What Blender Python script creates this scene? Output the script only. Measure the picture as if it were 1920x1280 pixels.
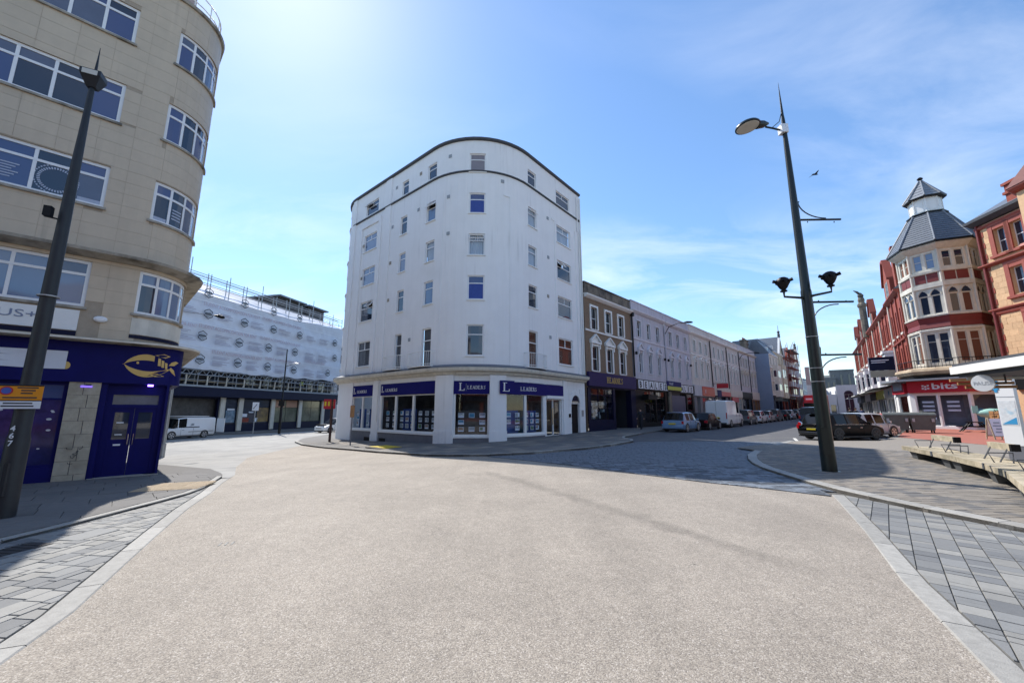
import bpy, bmesh, math, random
from mathutils import Vector, Matrix, noise
for o in list(bpy.data.objects): bpy.data.objects.remove(o)
SC = bpy.context.scene
COL = SC.collection
R = math.radians
# ---------------------------------------------------------------- camera
EYE = 1.7
cam_d = bpy.data.cameras.new('camera'); cam = bpy.data.objects.new('camera', cam_d); COL.objects.link(cam)
cam_d.sensor_width = 36.0; cam_d.lens = 741.0 / 1920 * 36; cam_d.clip_start = .05; cam_d.clip_end = 3000
cam.location = (0, 0, EYE); cam.rotation_euler = (R(90 + 9.95), 0, 0)
SC.camera = cam
# ---------------------------------------------------------------- light
SUN_AZ, SUN_EL = -34.5, 49.5           # degrees from +Y (negative = left), elevation
w = bpy.data.worlds.new('World'); SC.world = w; w.use_nodes = True
nt = w.node_tree; nt.nodes.clear()
def N(t, **k):
    n = nt.nodes.new(t)
    for a, b in k.items(): setattr(n, a, b)
    return n
out = N('ShaderNodeOutputWorld'); bg = N('ShaderNodeBackground'); sky = N('ShaderNodeTexSky')
sky.sky_type = 'NISHITA'; sky.sun_disc = False; sky.sun_elevation = R(SUN_EL); sky.sun_rotation = R(SUN_AZ)
sky.air_density = 1.0; sky.dust_density = .2; sky.ozone_density = 2.2; sky.altitude = 20
bg.inputs['Strength'].default_value = .148
# thin cirrus: stretched noise over the whole dome, mixed over the sky colour
tc = N('ShaderNodeTexCoord'); sep = N('ShaderNodeSeparateXYZ'); nt.links.new(tc.outputs['Generated'], sep.inputs[0])
zc = N('ShaderNodeMath', operation='MAXIMUM'); zc.inputs[1].default_value = .0; nt.links.new(sep.outputs['Z'], zc.inputs[0])
za = N('ShaderNodeMath', operation='ADD'); za.inputs[1].default_value = .16; nt.links.new(zc.outputs[0], za.inputs[0])
dx = N('ShaderNodeMath', operation='DIVIDE'); dy = N('ShaderNodeMath', operation='DIVIDE')
nt.links.new(sep.outputs['X'], dx.inputs[0]); nt.links.new(za.outputs[0], dx.inputs[1])
nt.links.new(sep.outputs['Y'], dy.inputs[0]); nt.links.new(za.outputs[0], dy.inputs[1])
cmb = N('ShaderNodeCombineXYZ'); nt.links.new(dx.outputs[0], cmb.inputs[0]); nt.links.new(dy.outputs[0], cmb.inputs[1])
mp = N('ShaderNodeMapping'); mp.inputs['Rotation'].default_value = (0, 0, R(35)); mp.inputs['Scale'].default_value = (.75, 1.5, 1); mp.inputs['Location'].default_value = (3.1, 1.7, 0)
nt.links.new(cmb.outputs[0], mp.inputs[0])
n1 = N('ShaderNodeTexNoise'); n1.inputs['Scale'].default_value = 1.9; n1.inputs['Detail'].default_value = 9; n1.inputs['Roughness'].default_value = .6; n1.inputs['Distortion'].default_value = .5
n2 = N('ShaderNodeTexNoise'); n2.inputs['Scale'].default_value = .5; n2.inputs['Detail'].default_value = 3
nt.links.new(mp.outputs[0], n1.inputs['Vector']); nt.links.new(mp.outputs[0], n2.inputs['Vector'])
r1 = N('ShaderNodeMapRange'); r1.inputs[1].default_value = .42; r1.inputs[2].default_value = .72
r2 = N('ShaderNodeMapRange'); r2.inputs[1].default_value = .36; r2.inputs[2].default_value = .62
nt.links.new(n1.outputs[0], r1.inputs[0]); nt.links.new(n2.outputs[0], r2.inputs[0])
mu = N('ShaderNodeMath', operation='MULTIPLY'); nt.links.new(r1.outputs[0], mu.inputs[0]); nt.links.new(r2.outputs[0], mu.inputs[1])
mu2 = N('ShaderNodeMath', operation='MULTIPLY_ADD'); mu2.inputs[1].default_value = .60; mu2.inputs[2].default_value = .045; nt.links.new(mu.outputs[0], mu2.inputs[0])
mix = N('ShaderNodeMix', data_type='RGBA'); nt.links.new(mu2.outputs[0], mix.inputs['Factor'])
hs_ = N('ShaderNodeHueSaturation'); hs_.inputs['Saturation'].default_value = 1.18; nt.links.new(sky.outputs[0], hs_.inputs['Color']); nt.links.new(hs_.outputs[0], mix.inputs['A']); mix.inputs['B'].default_value = (6.0, 6.25, 6.7, 1)
nt.links.new(mix.outputs['Result'], bg.inputs['Color']); nt.links.new(bg.outputs[0], out.inputs[0])
sl = bpy.data.lights.new('sun', 'SUN'); sl.energy = 4.2; sl.angle = R(.5); sl.color = (1, .95, .88)
sun = bpy.data.objects.new('sun', sl); COL.objects.link(sun)
_sd = Vector((math.sin(R(SUN_AZ)) * math.cos(R(SUN_EL)), math.cos(R(SUN_AZ)) * math.cos(R(SUN_EL)), math.sin(R(SUN_EL))))
sun.rotation_euler = _sd.to_track_quat('Z', 'Y').to_euler(); sun.location = (0, 0, 60)
SC.view_settings.view_transform = 'Standard'; SC.view_settings.look = 'None'; SC.view_settings.exposure = .62; SC.view_settings.gamma = 1
SC.view_settings.use_curve_mapping = False
SC.cycles.max_bounces = 6; SC.cycles.diffuse_bounces = 3; SC.cycles.glossy_bounces = 3; SC.cycles.transparent_max_bounces = 8; SC.cycles.transmission_bounces = 3
SC.cycles.use_denoising = True; SC.cycles.caustics_reflective = False; SC.cycles.caustics_refractive = False
# ---------------------------------------------------------------- terrain
def lerp(x, xs, ys):
    if x <= xs[0]: return ys[0]
    for i in range(1, len(xs)):
        if x <= xs[i]:
            f = (x - xs[i-1]) / (xs[i] - xs[i-1]); return ys[i-1] + f * (ys[i] - ys[i-1])
    return ys[-1]
def sm(a, b, x):
    t = max(0, min(1, (x - a) / (b - a))); return t * t * (3 - 2 * t)
def G(x, y):
    z = lerp(x, [-60, -30, -12, -4, 2, 6, 10], [-1.0, -.8, -.5, -.265, -.035, .06, .1]) * sm(4, 21, y)
    z -= .006 * max(0, min(y, 60) - 28) * sm(-6, -16, x) if x < -6 else 0
    d = x * .682 + y * .731
    return z + .006 * max(0, d - 38) * sm(0, 12, x)
# ---------------------------------------------------------------- materials
MATS = {}
def mat(name, col, rough=.7, var=.12, scale=6, bump=0, bscale=40, metal=0, spec=.5, streak=0, col2=None, c2=(.45, .7), dirt=0, emit=0, coat=0, drip=0):
    if name in MATS: return MATS[name]
    m = bpy.data.materials.new(name); m.use_nodes = True; t = m.node_tree; b = t.nodes['Principled BSDF']
    b.inputs['Roughness'].default_value = rough; b.inputs['Metallic'].default_value = metal; b.inputs['Specular IOR Level'].default_value = spec
    if coat: b.inputs['Coat Weight'].default_value = coat; b.inputs['Coat Roughness'].default_value = .05
    c = tuple(col) + (1,)
    if var or col2 or streak or dirt:
        g = t.nodes.new('ShaderNodeNewGeometry'); pos = g.outputs['Position']
        no = t.nodes.new('ShaderNodeTexNoise'); no.inputs['Scale'].default_value = scale; no.inputs['Detail'].default_value = 5; no.inputs['Roughness'].default_value = .65
        t.links.new(pos, no.inputs['Vector'])
        mr = t.nodes.new('ShaderNodeMapRange'); mr.inputs[1].default_value = .3; mr.inputs[2].default_value = .7; mr.inputs[3].default_value = 1 - var; mr.inputs[4].default_value = 1 + var
        t.links.new(no.outputs[0], mr.inputs[0])
        src = None
        if col2:
            mx = t.nodes.new('ShaderNodeMix'); mx.data_type = 'RGBA'; mx.inputs['A'].default_value = c; mx.inputs['B'].default_value = tuple(col2) + (1,)
            nb = t.nodes.new('ShaderNodeTexNoise'); nb.inputs['Scale'].default_value = scale * .37; nb.inputs['Detail'].default_value = 4; t.links.new(pos, nb.inputs['Vector'])
            m3 = t.nodes.new('ShaderNodeMapRange'); m3.inputs[1].default_value = c2[0]; m3.inputs[2].default_value = c2[1]; t.links.new(nb.outputs[0], m3.inputs[0]); t.links.new(m3.outputs[0], mx.inputs['Factor'])
            src = mx.outputs['Result']
        fac = mr.outputs[0]
        if streak:
            ms = t.nodes.new('ShaderNodeMapping'); ms.inputs['Scale'].default_value = (2.2, 2.2, .12); t.links.new(pos, ms.inputs[0])
            ns = t.nodes.new('ShaderNodeTexNoise'); ns.inputs['Scale'].default_value = 1.6; ns.inputs['Detail'].default_value = 6; t.links.new(ms.outputs[0], ns.inputs['Vector'])
            m4 = t.nodes.new('ShaderNodeMapRange'); m4.inputs[1].default_value = .38; m4.inputs[2].default_value = .62; m4.inputs[3].default_value = 1 - streak; m4.inputs[4].default_value = 1
            t.links.new(ns.outputs[0], m4.inputs[0]); mm = t.nodes.new('ShaderNodeMath'); mm.operation = 'MULTIPLY'; t.links.new(fac, mm.inputs[0]); t.links.new(m4.outputs[0], mm.inputs[1]); fac = mm.outputs[0]
        if drip:                                     # narrow rain-wash stains, only in patches
            md = t.nodes.new('ShaderNodeMapping'); md.inputs['Scale'].default_value = (5, 5, .22); t.links.new(pos, md.inputs[0])
            nd = t.nodes.new('ShaderNodeTexNoise'); nd.inputs['Scale'].default_value = 1; nd.inputs['Detail'].default_value = 4; t.links.new(md.outputs[0], nd.inputs['Vector'])
            np_ = t.nodes.new('ShaderNodeTexNoise'); np_.inputs['Scale'].default_value = .35; np_.inputs['Detail'].default_value = 2; t.links.new(pos, np_.inputs['Vector'])
            a1 = t.nodes.new('ShaderNodeMapRange'); a1.inputs[1].default_value = .56; a1.inputs[2].default_value = .70; t.links.new(nd.outputs[0], a1.inputs[0])
            a2 = t.nodes.new('ShaderNodeMapRange'); a2.inputs[1].default_value = .45; a2.inputs[2].default_value = .62; t.links.new(np_.outputs[0], a2.inputs[0])
            a3 = t.nodes.new('ShaderNodeMath'); a3.operation = 'MULTIPLY'; t.links.new(a1.outputs[0], a3.inputs[0]); t.links.new(a2.outputs[0], a3.inputs[1])
            a4 = t.nodes.new('ShaderNodeMapRange'); a4.inputs[3].default_value = 1; a4.inputs[4].default_value = 1 - drip; t.links.new(a3.outputs[0], a4.inputs[0])
            mm = t.nodes.new('ShaderNodeMath'); mm.operation = 'MULTIPLY'; t.links.new(fac, mm.inputs[0]); t.links.new(a4.outputs[0], mm.inputs[1]); fac = mm.outputs[0]
        if dirt:
            oi = t.nodes.new('ShaderNodeObjectInfo'); m5 = t.nodes.new('ShaderNodeMapRange'); m5.inputs[3].default_value = 1 - dirt; m5.inputs[4].default_value = 1 + dirt
            t.links.new(oi.outputs['Random'], m5.inputs[0]); mm = t.nodes.new('ShaderNodeMath'); mm.operation = 'MULTIPLY'; t.links.new(fac, mm.inputs[0]); t.links.new(m5.outputs[0], mm.inputs[1]); fac = mm.outputs[0]
        hv = t.nodes.new('ShaderNodeVectorMath'); hv.operation = 'SCALE'
        if src: t.links.new(src, hv.inputs[0])
        else: hv.inputs[0].default_value = c[:3]
        t.links.new(fac, hv.inputs['Scale']); t.links.new(hv.outputs[0], b.inputs['Base Color'])
        if bump:
            nb2 = t.nodes.new('ShaderNodeTexNoise'); nb2.inputs['Scale'].default_value = bscale; nb2.inputs['Detail'].default_value = 4; t.links.new(pos, nb2.inputs['Vector'])
            bp = t.nodes.new('ShaderNodeBump'); bp.inputs['Strength'].default_value = bump; bp.inputs['Distance'].default_value = .02; t.links.new(nb2.outputs[0], bp.inputs['Height']); t.links.new(bp.outputs[0], b.inputs['Normal'])
    else: b.inputs['Base Color'].default_value = c
    if emit: b.inputs['Emission Color'].default_value = c; b.inputs['Emission Strength'].default_value = emit
    MATS[name] = m; return m
def glass_mat(name, tint=(.9, .95, 1), base=.06):
    """thin pane: mostly clear, mirror-like by Fresnel"""
    if name in MATS: return MATS[name]
    m = bpy.data.materials.new(name); m.use_nodes = True; t = m.node_tree; t.nodes.clear()
    o = t.nodes.new('ShaderNodeOutputMaterial'); mx = t.nodes.new('ShaderNodeMixShader'); tr = t.nodes.new('ShaderNodeBsdfTransparent'); gl = t.nodes.new('ShaderNodeBsdfGlossy')
    tr.inputs[0].default_value = tuple(tint) + (1,); gl.inputs['Roughness'].default_value = .02
    lw = t.nodes.new('ShaderNodeLayerWeight'); lw.inputs[0].default_value = .5; pw = t.nodes.new('ShaderNodeMath'); pw.operation = 'POWER'; pw.inputs[1].default_value = 4.5; t.links.new(lw.outputs['Facing'], pw.inputs[0])
    mr = t.nodes.new('ShaderNodeMapRange'); mr.inputs[3].default_value = base; mr.inputs[4].default_value = .9
    t.links.new(pw.outputs[0], mr.inputs[0]); t.links.new(mr.outputs[0], mx.inputs[0]); t.links.new(tr.outputs[0], mx.inputs[1]); t.links.new(gl.outputs[0], mx.inputs[2]); t.links.new(mx.outputs[0], o.inputs[0])
    MATS[name] = m; return m
M = {}
def defmats():
    M['white_render'] = mat('white_render', (.84, .845, .855), .85, .03, .8, .15, 30, streak=.02, col2=(.76, .76, .75), c2=(.62, .82), drip=.11)
    M['white_paint'] = mat('white_paint', (.80, .80, .78), .5, .03, 3)
    M['white_plastic'] = mat('white_plastic', (.82, .83, .84), .35, 0)
    M['off_white'] = mat('off_white', (.66, .62, .53), .6, .08, 3, streak=.12, drip=.2)
    M['cream'] = mat('cream', (.60, .52, .36), .7, .1, 2, streak=.1)
    M['render_lilac'] = mat('pale_lilac_render', (.55, .54, .60), .85, .05, 1.2, .1, 30, streak=.14)
    M['render_cream'] = mat('pale_cream_render', (.66, .635, .59), .85, .05, 1.2, .1, 30, streak=.14)
    M['render_grey'] = mat('pale_grey_render', (.56, .57, .60), .85, .05, 1.2, .1, 30, streak=.14)
    M['blue_grey'] = mat('blue_grey_render', (.22, .28, .38), .85, .06, 1.2)
    M['tile'] = mat('buff_tile', (.575, .475, .35), .5, .04, 4, dirt=.025, streak=.05, drip=.18)
    M['tile_joint'] = mat('tile_joint', (.40, .33, .25), .9, .1, 5)
    M['dirty_concrete'] = mat('dirty_concrete', (.36, .33, .28), .9, .2, 5, .3, 30, col2=(.12, .11, .09), c2=(.5, .7))
    M['concrete'] = mat('concrete', (.33, .32, .30), .9, .12, 5, .2, 40)
    M['navy'] = mat('navy_paint', (.005, .0055, .095), .55, .12, 2, dirt=.02, spec=.15)
    M['navy_gloss'] = mat('navy_sign', (.008, .007, .125), .5, .06, 2, spec=.15)
    M['navy_dark'] = mat('dark_navy_paint', (.005, .007, .032), .5, .1, 2, spec=.2)
    M['purple'] = mat('purple_sign', (.026, .017, .085), .5, .06, 2, spec=.2)
    M['gold'] = mat('gold_print', (.62, .42, .13), .45, .05, 5)
    M['black'] = mat('black_paint', (.006, .006, .007), .5, .1, 4, spec=.25)
    M['lamp_green'] = mat('dark_green_paint', (.007, .014, .013), .32, .15, 5, .05, 60)
    M['lamp_grey'] = mat('dark_grey_green_paint', (.014, .018, .022), .5, .2, 6, .08, 60)
    M['slate'] = mat('slate', (.115, .135, .165), .45, .25, 6, .15, 20, dirt=.2)
    M['lead'] = mat('lead', (.20, .22, .25), .5, .15, 4)
    M['dark_trim'] = mat('dark_roof_edge', (.06, .066, .078), .7, .15, 3)
    M['plinth_grey'] = mat('grey_plinth', (.16, .165, .19), .6, .1, 3)
    M['red_brick'] = mat('red_brick', (.27, .052, .03), .8, .18, 8, .2, 60, streak=.1)
    M['red_terracotta'] = mat('red_terracotta', (.29, .06, .036), .6, .1, 4)
    M['dark_red'] = mat('dark_red_panel', (.17, .02, .018), .55, .1, 4)
    M['orange_stone'] = mat('orange_stone', (.60, .38, .21), .75, .1, 5)
    M['brown_brick'] = mat('brown_brick', (.215, .15, .10), .85, .2, 9, .2, 60)
    M['stone_weathered'] = mat('weathered_stone', (.20, .17, .13), .9, .25, 3, col2=(.07, .065, .06), c2=(.45, .65))
    M['glass'] = mat('window_glass', (.02, .03, .055), .03, .0, 1, spec=.9)
    M['glass_blue'] = mat('window_glass_blue', (.06, .085, .20), .05, 0, 1, spec=.9)
    M['glass_dark'] = mat('dark_pane', (.015, .018, .024), .12, .3, .8, spec=.3)
    M['glass_clear'] = glass_mat('clear_glass')
    M['curtain'] = mat('net_curtain', (.55, .58, .62), .9, .08, 8)
    M['curtain_blue'] = mat('blue_curtain', (.05, .09, .32), .9, .1, 6)
    M['curtain_rust'] = mat('rust_curtain', (.15, .055, .03), .9, .1, 8)
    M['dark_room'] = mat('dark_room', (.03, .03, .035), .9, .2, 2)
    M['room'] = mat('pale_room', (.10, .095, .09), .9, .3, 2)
    M['paper'] = mat('paper', (.72, .75, .80), .6, .02, 8)
    M['photo_print'] = mat('photo_print', (.20, .25, .30), .5, .5, 14, col2=(.55, .55, .5), c2=(.4, .6))
    M['display_blue'] = mat('display_blue', (.03, .07, .25), .5, .15, 4)
    M['display_cyan'] = mat('display_cyan', (.08, .28, .42), .5, .25, 3)
    M['red_sign'] = mat('red_sign', (.48, .02, .035), .35, .05, 2)
    M['red_orange'] = mat('orange_red_sign', (.50, .07, .04), .4, .05, 2)
    M['lime'] = mat('lime_sign', (.42, .46, .03), .4, .05, 2)
    M['yellow'] = mat('yellow_plastic', (.60, .45, .02), .5, .12, 6)
    M['orange'] = mat('orange_sign', (.75, .28, .01), .4, .05, 4)
    M['tyre'] = mat('tyre_rubber', (.015, .015, .016), .8, .15, 10)
    M['alloy'] = mat('alloy_wheel', (.45, .46, .48), .3, .05, 10, metal=.8)
    M['chrome'] = mat('chrome', (.7, .7, .72), .12, 0, metal=1)
    M['steel'] = mat('galvanised_steel', (.38, .39, .40), .45, .15, 8, metal=.6)
    M['car_glass'] = mat('car_glass', (.004, .005, .006), .08, 0, spec=.3)
    M['red_light'] = mat('red_lens', (.42, .01, .012), .15, 0)
    M['clear_light'] = mat('clear_lens', (.75, .77, .8), .1, 0)
    M['plate_yellow'] = mat('yellow_plate', (.70, .55, .03), .4, 0)
    M['plate_white'] = mat('white_plate', (.8, .8, .78), .4, 0)
    M['black_plastic'] = mat('black_plastic', (.02, .02, .022), .6, .1, 10)
    M['timber'] = mat('weathered_timber', (.42, .36, .26), .85, .2, 9, .3, 30, col2=(.25, .22, .15), c2=(.4, .7), dirt=.15)
    M['timber_brown'] = mat('brown_timber', (.33, .17, .07), .6, .2, 9, dirt=.2)
    M['bench_foot'] = mat('grey_cast_foot', (.075, .08, .085), .7, .12, 5)
    M['bin'] = mat('grey_green_bin', (.10, .11, .10), .45, .15, 4)
    M['sheet'] = mat('scaffold_sheeting', (.64, .67, .74), .55, .05, 1.5, .3, 3)
    M['sheet_ink'] = mat('faded_banner_ink', (.44, .42, .48), .6, .1, 3)
    M['ink_red'] = mat('faded_pink_ink', (.52, .40, .44), .6, .08, 3)
    M['ink_black'] = mat('black_ink', (.03, .035, .045), .6, .1, 5)
    M['ink_grey'] = mat('grey_ink', (.30, .33, .36), .6, .1, 5)
    M['skin'] = mat('skin', (.50, .30, .22), .6, .04, 10)
    M['cloth_dark'] = mat('dark_cloth', (.02, .022, .03), .9, .2, 20)
    M['cloth_blue'] = mat('pale_blue_cloth', (.30, .45, .60), .9, .1, 20)
    M['cloth_white'] = mat('pale_cloth', (.55, .54, .52), .9, .1, 20)
    M['cloth_navy'] = mat('navy_cloth', (.03, .05, .12), .9, .1, 20)
    M['hair'] = mat('dark_hair', (.03, .02, .015), .8, .1, 30)
    M['hivis'] = mat('hi_vis_yellow', (.65, .75, .08), .7, .05, 10)
    M['cyan_print'] = mat('cyan_print', (.05, .32, .62), .4, .02, 4)
    M['map_print'] = mat('map_print', (.70, .73, .76), .4, .12, 9, col2=(.45, .62, .74), c2=(.5, .62))
    M['tower_grey'] = mat('grey_tower_concrete', (.16, .17, .175), .9, .12, .5)
    M['led_violet'] = mat('violet_lamp', (.25, .12, 1), .3, 0, emit=6)
    M['lamp_lens'] = mat('lamp_lens', (.62, .60, .52), .3, .05, 10)
defmats()
# ---------------------------------------------------------------- mesh builder
class MB:
    def __init__(s): s.v = []; s.f = []; s.mi = []
    def add(s, vs, fs, mi=0):
        k = len(s.v); s.v += [tuple(v) for v in vs]
        for f in fs: s.f.append(tuple(k + i for i in f)); s.mi.append(mi)
        return s
    def quad(s, a, b, c, d, mi=0): return s.add([a, b, c, d], [(0, 1, 2, 3)], mi)
    def hexa(s, p, mi=0):   # p: 4 bottom ccw, 4 top ccw
        return s.add(p, [(3, 2, 1, 0), (4, 5, 6, 7), (0, 1, 5, 4), (1, 2, 6, 5), (2, 3, 7, 6), (3, 0, 4, 7)], mi)
    def box(s, x0, x1, y0, y1, z0, z1, mi=0):
        return s.hexa([(x0, y0, z0), (x1, y0, z0), (x1, y1, z0), (x0, y1, z0), (x0, y0, z1), (x1, y0, z1), (x1, y1, z1), (x0, y1, z1)], mi)
    def obox(s, c, u, a0, a1, b0, b1, z0, z1, mi=0):   # u: unit 2d dir; second axis = left normal
        n = (-u[1], u[0]); P = lambda a, b, z: (c[0] + a * u[0] + b * n[0], c[1] + a * u[1] + b * n[1], z)
        return s.hexa([P(a0, b0, z0), P(a1, b0, z0), P(a1, b1, z0), P(a0, b1, z0), P(a0, b0, z1), P(a1, b0, z1), P(a1, b1, z1), P(a0, b1, z1)], mi)
    def prism(s, poly, z0, z1, mi=0, zf=None):
        n = len(poly); f = zf or (lambda x, y: 0)
        vs = [(x, y, z0 + f(x, y)) for x, y in poly] + [(x, y, z1 + f(x, y)) for x, y in poly]
        return s.add(vs, [tuple(range(n))[::-1], tuple(range(n, 2 * n))] + [(i, (i + 1) % n, n + (i + 1) % n, n + i) for i in range(n)], mi)
    def tube(s, pts, r, n=8, mi=0, caps=True):
        pts = [Vector(p) for p in pts]; rs = r if isinstance(r, (list, tuple)) else [r] * len(pts)
        rings = []; up = None
        for i, p in enumerate(pts):
            t = (pts[min(i + 1, len(pts) - 1)] - pts[max(i - 1, 0)]).normalized()
            if up is None: up = Vector((0, 0, 1)) if abs(t.z) < .9 else Vector((1, 0, 0))
            a = t.cross(up).normalized(); b = a.cross(t).normalized(); up = b if abs(t.dot(b)) < .5 else up
            rings.append([p + rs[i] * (math.cos(2 * math.pi * k / n) * a + math.sin(2 * math.pi * k / n) * b) for k in range(n)])
        vs = [v for g in rings for v in g]; fs = []
        for i in range(len(pts) - 1):
            for k in range(n): fs.append((i * n + k, i * n + (k + 1) % n, (i + 1) * n + (k + 1) % n, (i + 1) * n + k))
        if caps: fs += [tuple(range(n))[::-1], tuple(range((len(pts) - 1) * n, len(pts) * n))]
        return s.add(vs, fs, mi)
    def lathe(s, prof, c=(0, 0), n=16, mi=0, axis='z', off=0):   # prof: (r, h) list
        vs = []; fs = []
        for r, h in prof:
            for k in range(n):
                a = 2 * math.pi * (k + off) / n; x, y = r * math.cos(a), r * math.sin(a)
                vs.append((c[0] + x, c[1] + y, h) if axis == 'z' else ((c[0] + x, h, c[1] + y) if axis == 'y' else (h, c[0] + x, c[1] + y)))
        for i in range(len(prof) - 1):
            for k in range(n): fs.append((i * n + k, i * n + (k + 1) % n, (i + 1) * n + (k + 1) % n, (i + 1) * n + k))
        fs += [tuple(range(n))[::-1], tuple(range((len(prof) - 1) * n, len(prof) * n))]
        return s.add(vs, fs, mi)
    def mesh(s, name, mats, loc=(0, 0, 0), smooth=None):
        me = bpy.data.meshes.new(name)
        me.from_pydata([(x - loc[0], y - loc[1], z - loc[2]) for x, y, z in s.v], [], s.f)
        for m in (mats if isinstance(mats, (list, tuple)) else [mats]): me.materials.append(m)
        if any(s.mi): me.polygons.foreach_set('material_index', s.mi)
        bm = bmesh.new(); bm.from_mesh(me)
        bmesh.ops.recalc_face_normals(bm, faces=bm.faces); bm.to_mesh(me); bm.free()
        if smooth:
            me.polygons.foreach_set('use_smooth', [True] * len(me.polygons)); me.set_sharp_from_angle(angle=R(smooth))
        return me
def root_loc(o):
    while o.parent: o = o.parent
    return o.location
def part(name, mb, m, parent=None, smooth=None, label=None, kind=None):
    """link a builder as ONE mesh object; vertices are world positions, kept relative to the thing's own base"""
    if not mb.v: return None
    loc = root_loc(parent) if parent else (0, 0, 0)
    o = bpy.data.objects.new(name, mb.mesh(name, m, loc, smooth)); COL.objects.link(o)
    if parent: o.parent = parent
    if label: o['label'] = label
    if kind: o['kind'] = kind
    return o
def lpart(name, mb, m, parent, smooth=None, label=None):
    """same, but the vertices are already in the thing's local space"""
    o = bpy.data.objects.new(name, mb if isinstance(mb, bpy.types.Mesh) else mb.mesh(name, m, (0, 0, 0), smooth)); COL.objects.link(o); o.parent = parent
    if label: o['label'] = label
    return o
def tag(o, label=None, cat=None, group=None, kind=None):
    for k, v in (('label', label), ('category', cat), ('group', group), ('kind', kind)):
        if v: o[k] = v
    return o
def thing(name, label, cat, loc=(0, 0, 0), rz=0, group=None):
    o = bpy.data.objects.new(name, None); o.empty_display_size = .2; COL.objects.link(o)
    o.location = loc; o.rotation_euler = (0, 0, rz)
    return tag(o, label, cat, group)
def copy_tree(o, parent=None):
    c = o.copy(); COL.objects.link(c)
    if parent: c.parent = parent
    for ch in list(o.children): copy_tree(ch, c)
    return c
_fontc = {}
def text(name, string, o, u, h, m, parent, ext=.01, width=None, up=(0, 0, 1), align='LEFT', space=1.0, bold=0, label=None):
    """raised lettering: o = world position of the baseline start, u = reading direction (2d or 3d)"""
    cu = bpy.data.curves.new(name, 'FONT'); cu.body = string; cu.size = 1; cu.extrude = 0; cu.align_x = align; cu.space_character = space; cu.resolution_u = 3; cu.offset = bold
    cu.space_line = .95
    tmp = bpy.data.objects.new('tmp', cu); COL.objects.link(tmp)
    bpy.context.view_layer.update()
    me0 = bpy.data.meshes.new_from_object(tmp.evaluated_get(bpy.context.evaluated_depsgraph_get()))
    bpy.data.objects.remove(tmp); bpy.data.curves.remove(cu)
    U = Vector((u[0], u[1], u[2] if len(u) > 2 else 0)).normalized(); Z = Vector(up).normalized(); Nn = U.cross(Z).normalized()
    xs = [v.co.x for v in me0.vertices]
    sx = h / .72
    if width and xs: sx = width / max(1e-6, (max(xs) - min(xs)))
    sy = h / .72
    mb = MB(); k = 0
    vs = [Vector(o) + U * (v.co.x * sx) + Z * (v.co.y * sy) for v in me0.vertices]
    n = len(vs)
    allv = [v + Nn * ext for v in vs] + [v for v in vs]
    fs = [tuple(p.vertices) for p in me0.polygons]
    from collections import Counter
    cnt = Counter()
    for f in fs:
        for a, b in zip(f, f[1:] + f[:1]): cnt[frozenset((a, b))] += 1
    side = []
    for f in fs:
        for a, b in zip(f, f[1:] + f[:1]):
            if cnt[frozenset((a, b))] == 1: side.append((a, b, b + n, a + n))
    mb.add(allv, fs + side)
    bpy.data.meshes.remove(me0)
    return part(name, mb, m, parent, label=label)
# ---------------------------------------------------------------- paths and facades
class Path:
    """plan line read left to right as seen from outside; outward normal on its right hand"""
    def __init__(s, pts):
        s.p = [tuple(p) for p in pts]; s.c = [0]
        for a, b in zip(s.p, s.p[1:]): s.c.append(s.c[-1] + math.dist(a, b))
        s.L = s.c[-1]
    def seg(s, t):
        for i in range(len(s.p) - 1):
            if t <= s.c[i+1] + 1e-9: return i
        return len(s.p) - 2
    def nrm(s, t):
        def n_(i):
            a, b = s.p[i], s.p[i+1]; l = s.c[i+1] - s.c[i]; return ((b[1] - a[1]) / l, -(b[0] - a[0]) / l)
        i = s.seg(t); n = n_(i)
        for j, k in ((i, i - 1), (i + 1, i + 1)):     # mitre at interior corners
            if 0 <= k < len(s.p) - 1 and k != i and abs(t - s.c[j]) < 1e-6:
                m = n_(k); d = 1 + n[0] * m[0] + n[1] * m[1]; return ((n[0] + m[0]) / d, (n[1] + m[1]) / d)
        return n
    def at(s, t, d=0, z=0):
        i = s.seg(t); a, b = s.p[i], s.p[i+1]; f = (t - s.c[i]) / (s.c[i+1] - s.c[i]); n = s.nrm(t)
        return (a[0] + f * (b[0] - a[0]) + d * n[0], a[1] + f * (b[1] - a[1]) + d * n[1], z)
    def u(s, t):
        i = s.seg(t); a, b = s.p[i], s.p[i+1]; l = s.c[i+1] - s.c[i]; return ((b[0] - a[0]) / l, (b[1] - a[1]) / l)
    def cuts(s, s0, s1): return [s0] + [c for c in s.c if s0 + 1e-4 < c < s1 - 1e-4] + [s1]
def arc(c, r, a0, a1, n):
    return [(c[0] + r * math.cos(R(a0 + (a1 - a0) * i / n)), c[1] + r * math.sin(R(a0 + (a1 - a0) * i / n))) for i in range(n + 1)]
def line(a, az, L):
    return Path([a, (a[0] + L * math.sin(R(az)), a[1] + L * math.cos(R(az)))])
def sbox(mb, P, s0, s1, d0, d1, z0, z1, mi=0):
    """box following the path"""
    q = P.cuts(s0, s1); n = len(q)
    vs = [P.at(t, d, z) for t in q for (d, z) in ((d0, z0), (d1, z0), (d1, z1), (d0, z1))]
    fs = []
    for i in range(n - 1):
        for k in range(4): fs.append((4 * i + k, 4 * i + (k + 1) % 4, 4 * i + 4 + (k + 1) % 4, 4 * i + 4 + k))
    fs += [(3, 2, 1, 0), (4 * n - 4, 4 * n - 3, 4 * n - 2, 4 * n - 1)]
    return mb.add(vs, fs, mi)
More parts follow.
